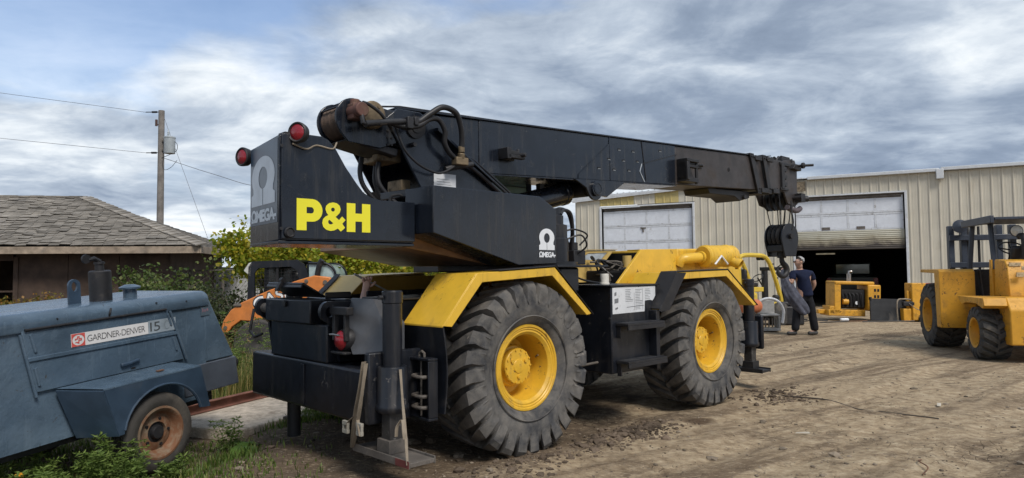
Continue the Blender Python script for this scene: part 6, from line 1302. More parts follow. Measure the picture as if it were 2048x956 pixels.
# local x = along the eave to the right, y = away from the camera
EZ, RZ, RUN = 2.165, 3.58, 3.4; RX = -3.7
DKW = mat('dark_brown_plywood', (.07, .045, .032), .8, var=.3, dirt=.3, dcol=(.04, .028, .022), dscale=1.6, bump=.3, bscale=12, vscale=2.2)
FASC = mat('weathered_fascia', (.30, .24, .18), .85, var=.25, bump=.3, bscale=14, dirt=.2, dcol=(.16, .14, .12), dscale=3)
mb = MB(); mb.add([(-14, 0, EZ), (0, 0, EZ), (RX, RUN, RZ), (-14, RUN, RZ), (0, 6.8, EZ), (-14, 6.8, EZ)], [(0, 1, 2, 3), (1, 4, 2), (3, 2, 4, 5)]); rf = mb.build('roof', mat('roof_felt', (.045, .042, .04), .9), SH, smooth=0, fix=False)
SHG = mat('grey_asphalt_shingle', (.235, .215, .185), .93, var=.3, dirt=.25, dcol=(.09, .085, .08), dscale=2, bump=.5, bscale=60, vscale=1.7)
# per shingle tone
t = SHG.node_tree; b = t.nodes['Principled BSDF']; oi = N(t, 'ShaderNodeObjectInfo'); lk_ = b.inputs['Base Color'].links[0].from_socket
t.links.new(mix_(t, 1.0, lk_, ramp_(t, oi.outputs['Random'], [(0, .72), (.5, 1.0), (1, 1.25)]), 'MULTIPLY'), b.inputs['Base Color'])
sl_len = math.hypot(RUN, RZ - EZ); su = Vector((0, RUN / sl_len, (RZ - EZ) / sl_len)); sn = Vector((0, -su.z, su.y))
random.seed(21); variants = []
for k in range(5):
    w = .215; mb = MB(); a = [random.uniform(-.015, .015) for _ in range(6)]; lift = .026 + random.uniform(0, .02)
    pts = [(-w / 2, 0 + a[0], lift + a[4] * .6), (w / 2, 0 + a[1], lift + a[5] * .6), (w / 2, .30, .004), (-w / 2, .30, .004)]
    V = [Vector((p[0], 0, 0)) + su * p[1] + sn * p[2] for p in pts] + [Vector((p[0], 0, 0)) + su * p[1] + sn * (p[2] - .014) for p in pts]
    mb.add(V, [(0, 1, 2, 3), (7, 6, 5, 4), (0, 4, 5, 1), (1, 5, 6, 2), (2, 6, 7, 3), (3, 7, 4, 0)]); ob_ = mb.build('shingle', SHG, None, smooth=0, fix=False); variants.append(ob_.data); bpy.data.objects.remove(ob_)
cand = []
nrow = 29; ex = sl_len / nrow
for rI in range(nrow):
    d = rI * ex; fr = d / sl_len; xr = RX * fr; x = xr - .125 - (.125 if rI % 2 else 0) - random.uniform(0, .05)
    while x > -9.5:
        cand.append((Vector((x, 0, EZ)) + su * (d - .03) , -x + d * .3)); x -= .218
cand.sort(key=lambda c: c[1])
vis = [c for c in cand if c[0].x > -6.6 - c[0].y * .3]; rest = [c for c in cand if c[0].x <= -6.6 - c[0].y * .3]
big, more = vis[:300], vis[300:] + rest
for k, (p, _) in enumerate(big):
    o = bpy.data.objects.new('shingle', random.choice(variants)); COL.objects.link(o); o.parent = rf
    o.location = p + sn * (.012 + random.uniform(0, .008)); o.rotation_euler = (random.uniform(-.02, .02), random.uniform(-.02, .02), random.uniform(-.03, .03))
mb = MB()
for p, _ in more:
    me = random.choice(variants); off = p + sn * (.012 + random.uniform(0, .008)); a = random.uniform(-.03, .03); Mx = Matrix.Translation(off) @ Matrix.Rotation(a, 4, 'Z')
    mb.add([Mx @ v.co for v in me.vertices], [tuple(f.vertices) for f in me.polygons])
# right hip slope and ridge courses
for rI in range(nrow):
    fr = rI / nrow; y = RUN * fr
    while y < 6.8 - RUN * fr: mb.box(RX * fr - .3, RX * fr + .03, y, y + .29, EZ + (RZ - EZ) * fr - .02, EZ + (RZ - EZ) * fr + .025); y += .3
x = RX
while x > -14: mb.box(x - .3, x, RUN - .12, RUN + .12, RZ + .005, RZ + .04 + random.uniform(0, .015)); x -= .305
o = mb.build('shingle_mass', SHG, rf, smooth=0); o['kind'] = 'stuff'
hd = Vector((0, 0, EZ)); he = Vector((RX, RUN, RZ))
for k in range(26):
    p = hd.lerp(he, k / 26); mb = MB(); mb.box(-.10, .10, -.14, .14, .02, .04 + random.uniform(0, .012)); o = mb.build('hip_shingle', SHG, rf); o.location = p + Vector((0, 0, .02)); o.rotation_euler = (R(random.uniform(8, 14)), R(random.uniform(8, 14)), R(-45))
mb = MB(); mb.box(-14, .02, -.03, .015, EZ - .17, EZ - .012); mb.build('fascia_board', FASC, SH, bevel=.006)
mb = MB(); mb.box(.0205, .05, -.02, 6.8, EZ - .17, EZ - .012); mb.build('fascia_board', FASC, SH, bevel=.006)
mb = MB(); mb.box(-14, 0, .02, 6.7, EZ - .10, EZ - .06); mb.build('soffit', DKW, SH)
for k in range(8):
    x1 = -.78 - k * 1.07
    if k == 3: continue
    mb = MB(); mb.box(x1 - 1.06, x1, .55, .60, 0, 2.06); mb.build('wall_panel', DKW, SH, bevel=.004)
for x in (-3.97, -5.1):
    mb = MB(); mb.box(x - .05, x + .05, .52, .549, 0, 1.95); mb.build('door_jamb', DKW, SH, bevel=.005)
mb = MB(); mb.box(-5.05, -4.02, .52, .60, 1.86, 2.06); mb.build('door_lintel', DKW, SH)
mb = MB(); mb.box(-10.5, -.8, 6.2, 6.25, 0, 2.06); mb.box(-.8, -.75, .56, 6.2, 0, 2.06); mb.build('rear_walls', DKW, SH)
mb = MB(); mb.box(-8, -.9, .61, .66, 1.15, 1.19); mb.build('wall_rail', DKW, SH)

# ================================================================ utility pole, transformer and wires
UP = empty('utility_pole', (-15.33, 30, 0)); tag(UP, 'weathered wooden utility pole with grey transformer behind the shed', 'utility pole')
POLE = mat('weathered_pole_wood', (.19, .175, .16), .9, var=.2, bump=.4, bscale=8, vscale=3)
mb = MB(); mb.tube([(0, 0, 0), (0, 0, 8.72)], [.16, .125], 14); mb.build('pole', POLE, UP)
GREYT = mat('grey_transformer_paint', (.36, .40, .42), .45, var=.08)
mb = MB(); mb.lathe([(0, 0), (.22, 0), (.23, .03), (.23, .66), (.245, .67), (.245, .72), (.1, .78), (0, .79)], (.42, -.1, 6.80), 'z', 22); tf = mb.build('transformer', GREYT, UP, smooth=40)
mb = MB(); mb.lathe([(.03, 0), (.05, .02), (.03, .05), (.05, .08), (.03, .11), (.05, .14), (.03, .17), (.015, .3), (0, .3)], (.36, -.1, 7.58), 'z', 12); mb.build('bushing', GREYT, tf)
mb = MB(); mb.box(.1, .3, -.14, -.06, 7.32, 7.38); mb.box(.1, .3, -.14, -.06, 6.92, 6.98); mb.build('transformer_bracket', DUSTS, tf)
mb = MB(); mb.cyl((-.17, -.1, 8.02), (-.17, -.1, 8.30), .055, n=10); mb.tube([(-.17, -.1, 8.1), (0, -.1, 8.05)], .02, 6); mb.build('fuse_cutout', mat('brown_porcelain', (.08, .04, .03), .3), UP)
for (z, x0) in ((8.66, -.7), (6.86, -.65)):
    mb = MB(); mb.tube([(x0, 0, z), (-.12, 0, z)], .02, 6); mb.tube([(-.42, 0, z), (-.2, 0, z)], .045, 8); mb.build('strain_insulator', BLKM, UP)
mb = MB(); mb.tube(smooth_path([(.55, -.1, 7.4), (.75, -.1, 7.2), (.7, -.1, 6.9), (.3, -.1, 6.7), (.05, -.1, 6.6)]), .012, 6); mb.tube(smooth_path([(.1, -.1, 6.5), (.2, -.1, 6.1), (.5, -.1, 6.2), (.75, -.1, 6.5)]), .01, 6); mb.build('drop_wire', BLKM, UP)
WIRE = mat('aged_wire', (.10, .10, .11), .6)
for i, (lb, pts, r_) in enumerate((('upper overhead wire running left from the utility pole', [(-38, 29, 11.9), (-27, 29.6, 10.2), (-16.05, 30, 8.66)], .009), ('lower overhead wire running left from the utility pole', [(-38, 29, 9.3), (-27, 29.6, 8.05), (-16.0, 30, 6.86)], .009),
        ('service cable sagging right from the utility pole behind the crane', [(-15.2, 30, 6.62), (-12.9, 29.8, 5.85), (-10.5, 29.5, 5.2), (-6, 29, 4.9)], .011), ('slanting guy wire bracing the utility pole', [(-15.25, 30, 8.5), (-12.1, 30, .0)], .008))):
    mb = MB(); mb.tube(smooth_path(pts, 8) if len(pts) > 2 else pts, r_, 5); o = mb.build('guy_wire' if 'guy' in lb else 'overhead_wire', WIRE); tag(o, lb, 'wire')

# ================================================================ orange skid steer loader
SK = empty('skid_steer_loader', (-2.92, 11.75, 0), -92); tag(SK, 'orange and black skid steer loader with white letters on its lift arm', 'skid steer')
ORG = mat('orange_loader_paint', (.60, .20, .045), .42, var=.1, dirt=.15, dcol=(.35, .14, .05), dscale=4)
# local x = forward (picture left), +y toward the camera
arm = [(.0, 1.36), (.05, 1.44), (.30, 1.47), (.55, 1.40), (1.02, 1.24), (1.45, 1.05), (1.62, .93), (1.74, .76), (1.78, .58), (1.66, .56), (1.60, .66), (1.46, .76), (1.25, .74), (.8, .86), (.30, 1.02), (.0, 1.05)]
for y0, y1 in ((.50, .60), (-.60, -.50)):
    mb = MB(); mb.prism(arm, 'y', y0, y1); am = mb.build('lift_arm', ORG, SK, bevel=.015)
mb = MB()
for x, z, r_ in ((.12, 1.36, .035), (.42, 1.38, .03), (1.70, .65, .03)): mb.disc((x, .605, z), r_, 'y', .03, 14)
mb.build('pivot_pin', DUSTS, SK)
armd = Vector((-.93, 0, .365)).normalized()
tv = text2d('CASE', .02, 1.05); tv2 = text2d('CASE', .05, 1.05)
ux = (-armd.x * -1, 0, 0)
tm = (-.935, 0, .355)
flat('maker_name_outline', tv2, BLKI, SK, (1.25, .6015, .915), tm, (.355 * .6, 0, .935), .66, .205, .001)
flat('maker_name', tv, mat('white_print', (.75, .75, .75), .5), SK, (1.235, .6030, .93), tm, (.355 * .6, 0, .935), .63, .175, .004)
mb = MB(); mb.prism([(-.1, .35), (-.1, 1.0), (.3, 1.05), (1.4, .95), (1.45, .35)], 'y', -.48, .48); mb.build('chassis', BLKM, SK, bevel=.03)
cabp = [(1.42, .95), (1.40, 1.62), (1.34, 1.71), (.62, 1.73), (.50, 1.66), (.44, 1.50), (.42, .95)]
win = [(1.30, 1.10), (1.30, 1.52), (1.24, 1.60), (.72, 1.62), (.60, 1.55), (.57, 1.20)]
v, fc = shape2d(cabp, [win])
for y in (.44, -.44):
    mb = MB(); yo = (y, y - .04 if y > 0 else y + .04)
    for yy in yo: mb.add([(p[0], yy, p[1]) for p in v], fc)
    for loop in (cabp, win):
        k = len(loop); mb.add([(p[0], yy, p[1]) for yy in yo for p in loop], [(i, (i + 1) % k, (i + 1) % k + k, i + k) for i in range(k)])
    mb.build('cab_side', BLK, SK)
    mb = MB()
    for k in range(13): x = .60 + k * .055; mb.cyl((x, y * .93, 1.12), (x, y * .93, 1.60), .0035, n=4)
    for k in range(9): z = 1.13 + k * .056; mb.cyl((.58, y * .93, z), (1.30, y * .93, z), .0035, n=4)
    o = mb.build('window_mesh', BLKM, SK); o['kind'] = 'stuff'
    mb = MB(); mb.box(.92, .96, y * .93 - .012, y * .93 + .012, 1.12, 1.61); mb.build('window_bar', BLKM, SK)
mb = MB(); mb.prism([(1.40, 1.62), (1.34, 1.71), (.62, 1.73), (.62, 1.70), (1.33, 1.68), (1.37, 1.60)], 'y', -.40, .40); mb.build('cab_roof', BLK, SK)
mb = MB(); mb.box(.62, .80, -.24, .24, .95, 1.55); mb.box(.62, 1.1, -.24, .24, .90, 1.05); mb.build('seat', RUBH, SK, bevel=.06)
mb = MB(); mb.box(.60, 1.33, -.395, -.385, 1.0, 1.66); mb.build('tinted_glass', mat('dark_tinted_glass', (.035, .05, .045), .12, spec=.7), SK)
mb = MB(); mb.box(.455, .47, -.40, .40, .95, 1.66); mb.build('rear_bulkhead', BLKM, SK)
rg = [(.43, 1.0), (.43, 1.66)] + [(.20 + .2 * math.cos(R(a)), 1.46 + .2 * math.sin(R(a))) for a in range(80, 181, 12)] + [(0, 1.0)]
mb = MB(); mb.prism(rg, 'y', -.40, .42); mb.build('rear_glass', mat('pale_cab_glass', (.34, .45, .45), .08, var=.15, spec=.9), SK, bevel=.01)
for y in (-.42, .44):
    mb = MB(); mb.tube([(.43, y, 1.67)] + [(.20 + .21 * math.cos(R(a)), y, 1.46 + .21 * math.sin(R(a))) for a in range(80, 181, 12)] + [(-.01, y, 1.0)], .02, 8); mb.build('rear_frame', BLK, SK)
mb = MB(); mb.tube(smooth_path([(.27, .5, 1.30), (.26, .52, 1.50), (.22, .54, 1.66), (.18, .55, 1.72)]), .045, 10); mb.build('exhaust_stack', BLKM, SK)
mb = MB(); mb.prism([(1.36, 1.45), (1.48, 1.56), (1.40, 1.68), (1.34, 1.70)], 'y', .30, .44); mb.build('work_lamp', mat('pale_lamp', (.5, .5, .46), .4), SK, bevel=.01)
mb = MB(); mb.box(1.45, 1.58, .48, .62, .98, 1.03); mb.build('arm_lamp', DUSTS, SK, bevel=.015)
mb = MB(); mb.box(1.70, 1.95, -.75, .75, .1, .55); mb.build('bucket', RUST, SK, bevel=.04)
for x in (.25, 1.15):
    for y in (.62, -.62):
        mb = MB(); mb.lathe([(.15, -.12), (.36, -.12), (.39, -.08), (.39, .08), (.36, .12), (.15, .12), (0, .05)], (x, y, .39), 'y', 24); mb.build('wheel', OLDT2, SK)

# ================================================================ fences and far machines
WF = empty('plank_fence', (-9.6, 20.6, 0), 84); tag(WF, 'pale grey plank fence right of the shed', 'fence')
for k in range(14):
    mb = MB(); mb.box(k * .19, k * .19 + .18, 0, .03, 0, 1.72 + random.uniform(-.02, .02)); mb.build('plank', mat('pale_grey_plank', (.40, .41, .40), .7, var=.1), WF)
mb = MB(); mb.box(0, 2.7, .03, .08, 1.3, 1.4); mb.build('rail', MATS['pale_grey_plank'], WF)
CF = empty('mesh_fence', (-8.0, 17.2, 0), 80); tag(CF, 'dark rusty mesh fence among shrubs right of the shed', 'fence')
for x in (0, .75, 1.5):
    mb = MB(); mb.cyl((x, 0, 0), (x, 0, 1.62), .04, n=8); mb.build('post', DUSTS, CF)
mb = MB()
for k in range(-14, 16):
    for s in (-1, 1):
        x0 = k * .1; pts = [(min(1.5, max(0, x0 + s * z * .75)), .02, z) for z in (0, .4, .8, 1.2, 1.58)]
        if 0 <= pts[0][0] <= 1.5 and pts[0][0] != pts[-1][0]: mb.tube(pts, .004, 4, False)
mb.tube([(0, 0, 1.6), (1.5, 0, 1.62)], .018, 6); o = mb.build('wire_mesh', DUSTS, CF); o['kind'] = 'stuff'
mb = MB(); mb.prism([(0, 0), (.28, .0), (.26, .22), (.18, .42), (.06, .50), (0, .48)], 'y', 0, .6); mb.box(.0, .12, .1, .5, -1.95, 0.0); mb.box(-.6, .6, 0, .6, -2.05, -1.9); o = mb.build('yellow_hopper', mat('bright_orange_yellow', (.65, .36, .04), .5)); o.location = (-10.6, 22.6, 2.0); tag(o, 'small rounded yellow machine top peeking over the plank fence', 'machine part')
# yellow backhoe standing behind the crane
BH = empty('yellow_backhoe', (-3.45, 17.2, 0), 90); tag(BH, 'weathered yellow backhoe partly hidden behind the crane and tree', 'backhoe')
OY = mat('weathered_yellow', (.52, .32, .07), .55, var=.12, dirt=.2, dcol=(.3, .2, .08), dscale=3)
for nm, b in (('body', (.0, .75, -.4, .4, .5, 1.72)), ('step_box', (.78, 1.05, -.4, .4, .5, 1.58)), ('hood', (1.95, 3.0, -.4, .4, .5, 1.66)), ('chassis', (0, 3.2, -.3, .3, .3, .8))):
    mb = MB(); mb.box(*b); mb.build(nm, OY, BH, bevel=.03)
for (x0, z0, x1, z1, w) in ((1.10, 1.45, 1.62, 2.05, .12), (1.35, 1.35, 1.95, 2.05, .10), (1.9, 1.5, 2.25, 1.95, .07)):
    d = Vector((x1 - x0, z1 - z0)).normalized(); n_ = Vector((-d.y, d.x)) * w; mb = MB(); mb.prism([(x0 + n_.x, z0 + n_.y), (x1 + n_.x, z1 + n_.y), (x1 - n_.x, z1 - n_.y), (x0 - n_.x, z0 - n_.y)], 'y', -.35, -.2); mb.build('boom_arm', OY, BH, bevel=.02)
for x in (.98, 1.32):
    mb = MB(); mb.box(x, x + .1, -.1, .0, 1.5, 2.35); mb.build('cab_post', BLKM, BH)
mb = MB(); mb.box(.8, 2.0, -.4, .5, 2.35, 2.42); mb.build('cab_roof', BLKM, BH, bevel=.02)
for x in (.5, 2.7):
    mb = MB(); mb.lathe([(.25, -.2), (.5, -.2), (.55, -.15), (.55, .15), (.5, .2), (.25, .2)], (x, -.5, .55), 'y', 24); mb.build('wheel', OLDT2, BH)
# ================================================================ vegetation
def leafmat(name, cols, trans=.35, rough=.5):
    m = bpy.data.materials.new(name); m.use_nodes = True; t = m.node_tree; b = t.nodes['Principled BSDF']
    g = N(t, 'ShaderNodeNewGeometry'); r_ = g.outputs['Random Per Island']
    c = ramp_(t, r_, [(i / (len(cols) - 1), k) for i, k in enumerate(cols)])
    tc = N(t, 'ShaderNodeTexCoord'); n = noise_(t, tc.outputs['Object'], 1.6, 3, .6); c = mix_(t, 1.0, c, ramp_(t, n, [(.3, (.62, .70, .6)), (.7, (1.25, 1.15, 1.1))]), 'MULTIPLY')
    t.links.new(c, b.inputs['Base Color']); b.inputs['Roughness'].default_value = rough; b.inputs['Specular IOR Level'].default_value = .35
    tr = N(t, 'ShaderNodeBsdfTranslucent'); t.links.new(c, tr.inputs[0]); mx = N(t, 'ShaderNodeMixShader'); mx.inputs[0].default_value = trans
    t.links.new(b.outputs[0], mx.inputs[1]); t.links.new(tr.outputs[0], mx.inputs[2]); t.links.new(mx.outputs[0], t.nodes['Material Output'].inputs[0]); return m
LSH = np.array([(0, 0, 0), (.30, .34, .05), (.36, .60, .06), (0, 1.0, -.04), (-.36, .60, .06), (-.30, .34, .05), (0, .5, -.03)])
LFC = np.array([(0, 1, 6), (1, 2, 6), (2, 3, 6), (3, 4, 6), (4, 5, 6), (5, 0, 6)])
def leaves(P, size, droop=.5, narrow=1.0, dirs=None):
    """P: (n,3) leaf base points -> verts, faces"""
    n = len(P); s = size * rng.uniform(.6, 1.25, n)
    d = rng.normal(0, 1, (n, 3)) if dirs is None else dirs + rng.normal(0, .35, (n, 3))
    d[:, 2] -= droop; d /= np.linalg.norm(d, axis=1)[:, None]
    u = rng.normal(0, 1, (n, 3)); u[:, 2] *= .35; u -= d * np.sum(u * d, 1)[:, None]; u /= np.linalg.norm(u, axis=1)[:, None] + 1e-9
    w = np.cross(u, d)
    V = P[:, None, :] + s[:, None, None] * (LSH[None, :, 0, None] * narrow * u[:, None, :] + LSH[None, :, 1, None] * d[:, None, :] + LSH[None, :, 2, None] * w[:, None, :])
    F = LFC[None] + (np.arange(n) * len(LSH))[:, None, None]
    return V.reshape(-1, 3), F.reshape(-1, 3)
def raw(name, V, F, m, parent=None):
    me = bpy.data.meshes.new(name); me.vertices.add(len(V)); me.vertices.foreach_set('co', np.asarray(V, np.float32).ravel())
    k = F.shape[1]; me.loops.add(F.size); me.polygons.add(len(F)); me.loops.foreach_set('vertex_index', F.ravel().astype(np.int32))
    me.polygons.foreach_set('loop_start', np.arange(0, F.size, k, dtype=np.int32)); me.polygons.foreach_set('loop_total', np.full(len(F), k, np.int32)); me.update(calc_edges=True)
    me.materials.append(m); o = bpy.data.objects.new(name, me); COL.objects.link(o)
    if parent is not None: o.parent = parent
    return o
BARK = mat('grey_bark', (.12, .10, .08), .9, var=.3, bump=.5, bscale=20)
def plant(name, label, cat, loc, h, rad, n, size, m, clumps=14, group=None, low=.15, trunk=.05, stems=1, flat_=1.0, seed=0, limbs=9):
    global rng
    rng = np.random.default_rng(seed + 100); random.seed(seed)
    root = empty(name, (loc[0], loc[1], gzz(loc[0], loc[1]) - .02 if len(loc) < 3 else loc[2]), 90); root.rotation_euler = (0, 0, 0); tag(root, label, cat, group)
    mb = MB(); tips = []
    for s in range(stems):
        bx_, by_ = (rng.normal(0, rad * .3), rng.normal(0, rad * .3)) if stems > 1 else (0, 0)
        top = Vector((bx_ * 1.6 + rng.normal(0, .12), by_ * 1.6, h * .72)); mid = Vector((bx_ + rng.normal(0, .06), by_, h * .35))
        mb.tube(smooth_path([(bx_ * .6, by_ * .6, 0), mid, top], 4), [trunk * (1 - .8 * i / 8) for i in range(9)], 7); tips.append(top)
        for l in range(limbs):
            a = rng.uniform(0, 6.28); z0 = h * rng.uniform(low + .05, .7); r0 = rad * rng.uniform(.6, 1.05) * math.sqrt(max(.1, 1 - ((z0 / h - .5) * 1.5) ** 2))
            b0 = Vector((bx_, by_, z0 * .75)); e = Vector((bx_ + r0 * math.cos(a), by_ + r0 * math.sin(a) * flat_, z0 + h * .12))
            mb.tube([b0, b0.lerp(e, .5) + Vector((0, 0, .03 * h)), e], [trunk * .35, trunk * .22, trunk * .1], 5); tips += [e, b0.lerp(e, .6)]
    mb.build('trunk', BARK, root)
    C = [tips[i % len(tips)] + Vector(rng.normal(0, rad * .12, 3)) for i in range(max(clumps, len(tips)))]
    P = []; per = n // len(C)
    for c in C:
        k = max(4, int(per * rng.uniform(.4, 1.7))); rr = rad * rng.uniform(.12, .30)
        P.append(np.array(c[:]) + np.clip(rng.normal(0, 1, (k, 3)), -1.5, 1.5) * np.array([rr, rr * flat_, rr * .75]))
    P = np.concatenate(P); P[:, 2] = np.clip(P[:, 2], h * low, h * 1.05)
    V, F = leaves(P, size); raw('crown', V, F, m, root); return root
LY = leafmat('yellow_green_leaves', [(.19, .27, .03), (.31, .40, .04), (.44, .48, .055), (.50, .47, .06), (.58, .46, .055), (.26, .36, .04)], .5)
LG = leafmat('mid_green_leaves', [(.05, .09, .025), (.09, .14, .035), (.14, .19, .05), (.07, .10, .03), (.18, .2, .06)])
LD = leafmat('dark_green_leaves', [(.03, .05, .02), (.055, .08, .03), (.09, .11, .045), (.04, .06, .03), (.12, .12, .06)])
LO = leafmat('orange_turning_leaves', [(.10, .13, .03), (.2, .16, .03), (.33, .16, .03), (.14, .15, .03)])
plant('poplar_tree', 'yellow green leafy tree spreading behind the orange skid steer', 'tree', (-2.9, 14.2), 2.95, 1.35, 14000, .085, LY, 30, low=.25, trunk=.06, seed=1, stems=2)
plant('poplar_tree', 'bright yellow green sapling between skid steer cab and crane', 'tree', (-1.7, 14.9), 2.7, .85, 6000, .088, LY, 22, low=.25, trunk=.045, seed=2)
plant('poplar_tree', 'yellow green sapling with branches reaching left toward the wire', 'tree', (-4.95, 13.8), 3.1, 1.05, 8500, .092, LY, 22, low=.35, trunk=.045, seed=3)
plant('green_bush', 'dense dark green bush between compressor and skid steer', 'bush', (-5.0, 12.6), 1.55, .75, 4200, .055, LD, 34, low=.05, stems=3, trunk=.03, seed=4)
plant('green_bush', 'leafy green shrub at the right corner of the shed', 'bush', (-6.6, 13.2), 1.85, .75, 2800, .075, LG, 30, low=.05, stems=3, trunk=.03, seed=5)
plant('green_bush', 'tall loose shrub before the shed wall above the compressor', 'bush', (-7.4, 13.4), 1.95, .55, 1300, .075, LG, 18, low=.1, stems=2, trunk=.025, seed=6)
plant('green_bush', 'low dark shrub in front of the mesh fence', 'bush', (-5.9, 12.2), 1.35, .7, 3400, .05, LD, 30, low=.03, stems=3, trunk=.025, seed=7)
plant('green_bush', 'dark undergrowth bush behind the skid steer cab', 'bush', (-4.1, 14.6), 1.5, .9, 3000, .07, LG, 26, low=.05, stems=3, trunk=.03, seed=8)
plant('green_bush', 'green bush low behind the skid steer lift arm', 'bush', (-4.6, 12.1), .95, .55, 2200, .055, LG, 22, low=.02, stems=3, trunk=.02, seed=9)
plant('autumn_shrub', 'orange tinged shrub before the shed doorway at left edge', 'shrub', (-9.6, 13.3), 1.35, .5, 1400, .06, LO, 16, low=.2, stems=2, trunk=.02, seed=10)
plant('autumn_shrub', 'small orange tinged shrub in front of the shed wall', 'shrub', (-8.75, 13.2), 1.28, .32, 700, .055, LO, 12, low=.2, stems=2, trunk=.02, seed=11)
plant('green_bush', 'green shrub behind the crane beside the yellow backhoe', 'bush', (-2.1, 16.3), 2.3, .8, 2400, .09, LG, 22, low=.05, stems=2, trunk=.04, seed=12)
plant('far_tree', 'dark distant tree seen through the gap below the counterweight', 'tree', (-5.5, 34), 4.2, 1.6, 1500, .2, LD, 22, low=.3, trunk=.1, seed=13)
# feathery weeds beside the compressor
WEEDM = leafmat('weed_leaves', [(.09, .15, .035), (.15, .23, .055), (.22, .30, .08), (.11, .18, .04)], .35)
DRYM = leafmat('dry_weed_heads', [(.30, .22, .10), (.42, .32, .16), (.24, .18, .08)], .25)
FLW = mat('orange_flower', (.6, .28, .02), .6)
def weed(x, y, h, nst, label, seed, flower=False, dry=False, group='feathery weeds below the compressor'):
    g = np.random.default_rng(seed + 500); root = empty('weed_plant', (x, y, gzz(x, y) - .01)); root.rotation_euler = (0, 0, 0); tag(root, label, 'weed', group)
    mb = MB(); P = []; D = []; HP = []
    for s in range(nst):
        a = g.uniform(0, 6.28); L = h * g.uniform(.6, 1.05); lean = g.uniform(.05, .35)
        pts = [Vector((.03 * math.cos(a), .03 * math.sin(a), 0)) + Vector((math.cos(a) * lean * L * t * t, math.sin(a) * lean * L * t * t, L * t)) for t in np.linspace(0, 1, 6)]
        mb.tube(pts, [.005, .0045, .004, .003, .0025, .0015], 4, False)
        for t in np.linspace(.2, 1, 7):
            i = min(4, int(t * 5)); p = pts[i].lerp(pts[i + 1], t * 5 - i); b = g.uniform(0, 6.28)
            Lf = .35 * h * (1.1 - t) + .05
            for s_ in (0, 1):
                d = Vector((math.cos(b + s_ * 3.14), math.sin(b + s_ * 3.14), .35)).normalized()
                for k in range(6):
                    pp = p + d * Lf * k / 6 - Vector((0, 0, .25 * Lf * (k / 6) ** 2)); side = d.cross(Vector((0, 0, 1)))
                    for e in (-1, 1): P.append(pp[:]); D.append((side * e + d * .6)[:])
        HP.append(pts[-1])
    mb.build('stems', WEEDM, root)
    global rng
    rng = g; V, F = leaves(np.array(P), .046 if h < .6 else .05, .1, .36, np.array(D)); raw('foliage', V, F, WEEDM, root)
    if flower or dry:
        mb = MB()
        for p in HP:
            for k in range(9 if dry else 5):
                c = p + Vector(g.normal(0, .022 if dry else .02, 3)) - Vector((0, 0, .012 * k if dry else 0)); mb.lathe([(0, .008), (.010, .003), (.009, -.003), (0, -.006)], c, 'z', 6)
        o = mb.build('flower_heads', FLW if flower else DRYM, root); o['kind'] = 'stuff'
k = 0
for (x, y, h, n, fl, dr) in [(-3.72, 5.0, .62, 3, 0, 0), (-3.85, 5.2, .55, 2, 0, 0), (-3.45, 5.15, .26, 4, 0, 0), (-3.3, 5.05, .24, 4, 0, 0), (-3.2, 5.3, .38, 4, 0, 0), (-3.08, 5.2, .34, 4, 0, 0), (-3.0, 5.38, .46, 4, 0, 0), (-2.9, 5.25, .32, 4, 0, 0), (-3.6, 5.3, .32, 3, 0, 0), (-3.18, 4.95, .2, 4, 0, 0), (-2.7, 5.5, .2, 3, 0, 0), (-2.6, 6.35, .28, 3, 0, 0)]:
    weed(x, y, h, n, 'feathery green weed growing along the blue compressor', k); k += 1
weed(-3.40, 4.92, .26, 4, 'weed with small orange flower heads in the lower left', 40, flower=True, group=None); weed(-3.72, 5.35, .75, 2, 'tall thin weed with yellow flower before the compressor side', 41, flower=True, group=None)
for (x, y, h, n) in [(-3.9, 9.6, .95, 4), (-3.55, 10.1, .9, 4), (-3.3, 9.9, .8, 4), (-4.2, 10.4, 1.0, 3), (-3.0, 9.6, .75, 4), (-2.75, 9.9, .7, 4), (-3.7, 9.2, .7, 4), (-4.35, 9.9, .85, 3), (-3.15, 9.3, .6, 4)]:
    weed(x, y, h, n, 'dry seeded weed standing between compressor and skid steer', 60 + k, dry=True, group='dry weeds before the skid steer'); k += 1
# broad leaved dock near the wheel
DK = empty('dock_plant', (-2.42, 6.25, gzz(-2.42, 6.25))); DK.rotation_euler = (0, 0, 0); tag(DK, 'broad leaved green dock growing right of the compressor wheel', 'weed')
rng = np.random.default_rng(77)
for i in range(9):
    a = rng.uniform(0, 6.28); L = rng.uniform(.16, .30); mb = MB(); V = []; F = []
    for j in range(6):
        t = j / 5; w = .045 * math.sin(math.pi * (t * .86 + .1)); c = Vector((math.cos(a) * L * t, math.sin(a) * L * t, .22 * t - .28 * t * t + .02)); s_ = Vector((-math.sin(a), math.cos(a), 0))
        V += [c - s_ * w + Vector((0, 0, .012 * math.sin(j * 2))), c - Vector((0, 0, .008)), c + s_ * w]
    for j in range(5): o_ = j * 3; F += [(o_, o_ + 1, o_ + 4, o_ + 3), (o_ + 1, o_ + 2, o_ + 5, o_ + 4)]
    mb.add(V, F); mb.build('leaf', leafm_dock if i else (leafm_dock := leafmat('dock_leaf', [(.10, .20, .03), (.16, .28, .05)], .3)), DK, fix=False, smooth=60)
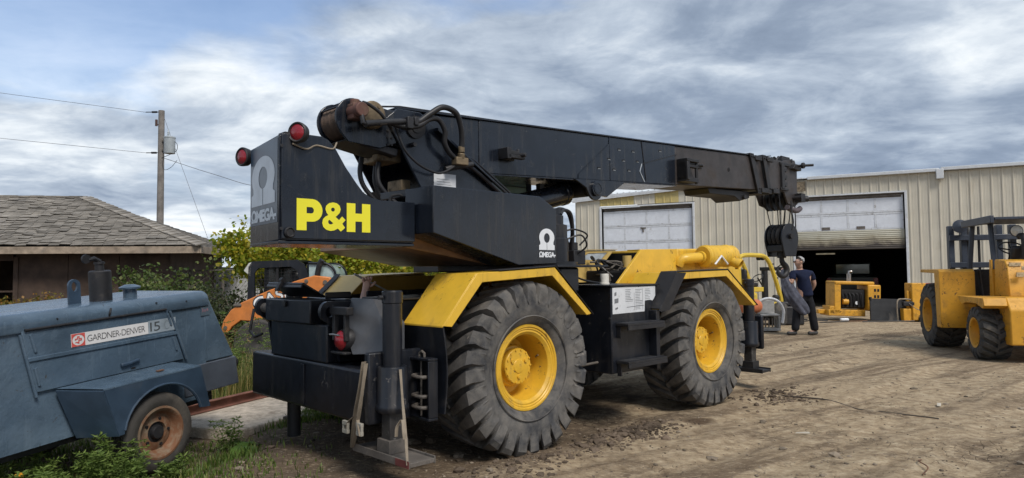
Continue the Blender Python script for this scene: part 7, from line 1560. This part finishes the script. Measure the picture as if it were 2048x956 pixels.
# grass and ground cover
rng = np.random.default_rng(5)
def grass(name, label, fn, n, hmin, hmax, m):
    P = []
    while len(P) < n:
        x, y = fn(); P.append((x, y))
    P = np.array(P); z = gz(P[:, 0], P[:, 1]); h = rng.uniform(hmin, hmax, n) * (.6 + .8 * np.clip(vnoise(P[:, 0] * 2.5, P[:, 1] * 2.5, 8) + .5, 0, 1)); a = rng.uniform(0, 6.28, n); w = .0035 + .004 * rng.random(n); l = rng.uniform(.1, .7, n) * h
    dx, dy = np.cos(a), np.sin(a); b = np.stack([P[:, 0], P[:, 1], z - .005], -1)
    s = np.stack([-dy * w, dx * w, 0 * w], -1); m1 = b + np.stack([dx * l * .35, dy * l * .35, h * .6], -1); t = b + np.stack([dx * l, dy * l, h], -1)
    V = np.stack([b - s, b + s, m1 + s * .7, m1 - s * .7, t], 1).reshape(-1, 3); i = np.arange(n)[:, None] * 5
    F = np.concatenate([i + [0, 1, 2], i + [0, 2, 3], i + [3, 2, 4]], 0)
    o = raw(name, V, F, m); tag(o, label, 'grass', kind='stuff'); return o
GM = leafmat('grass_blades', [(.06, .11, .02), (.10, .17, .03), (.16, .22, .05), (.22, .22, .08)], .25)
def f1():
    while True:
        y = rng.uniform(4.6, 8.0); x = rng.uniform(-5.2, -1.4)
        e = -1.95 + .55 * (vnoise(np.array([y * 1.3]), np.array([2.0]), 4)[0]) - .25 * (y - 6)
        if y > 6.8 and x > -3.6: continue
        if rng.random() < (1 if x < e - .3 else .12 if x < e + .35 else 0): return x, y
grass('grass', 'short green grass at the edge of the dirt around the compressor', f1, 12000, .02, .075, GM)
def f2():
    y = rng.uniform(8.3, 13.5); x = -3.2 - rng.random() * 4 + (y - 9) * .3
    return x, y
grass('tall_grass', 'rank grass and undergrowth behind compressor and skid steer', f2, 26000, .15, .5, leafmat('tall_grass_blades', [(.07, .11, .025), (.13, .18, .04), (.24, .22, .08), (.33, .27, .11)], .25))
def f3():
    c = [(-1.75, 7.6, .3), (-1.9, 7.35, .25), (-2.15, 7.2, .3), (-1.45, 7.9, .2)][rng.integers(4)]
    return rng.normal(c[0], c[2] * .5), rng.normal(c[1], c[2] * .5)
grass('grass_tuft', 'bright green grass tuft below the rear of the crane', f3, 3500, .04, .12, GM)
def f4():
    y = rng.uniform(16, 40); x = rng.uniform(-20, -1); return x, y
grass('far_grass', 'rough grass on the ground behind the shed and trees', f4, 15000, .15, .5, MATS.get('x') or GM)
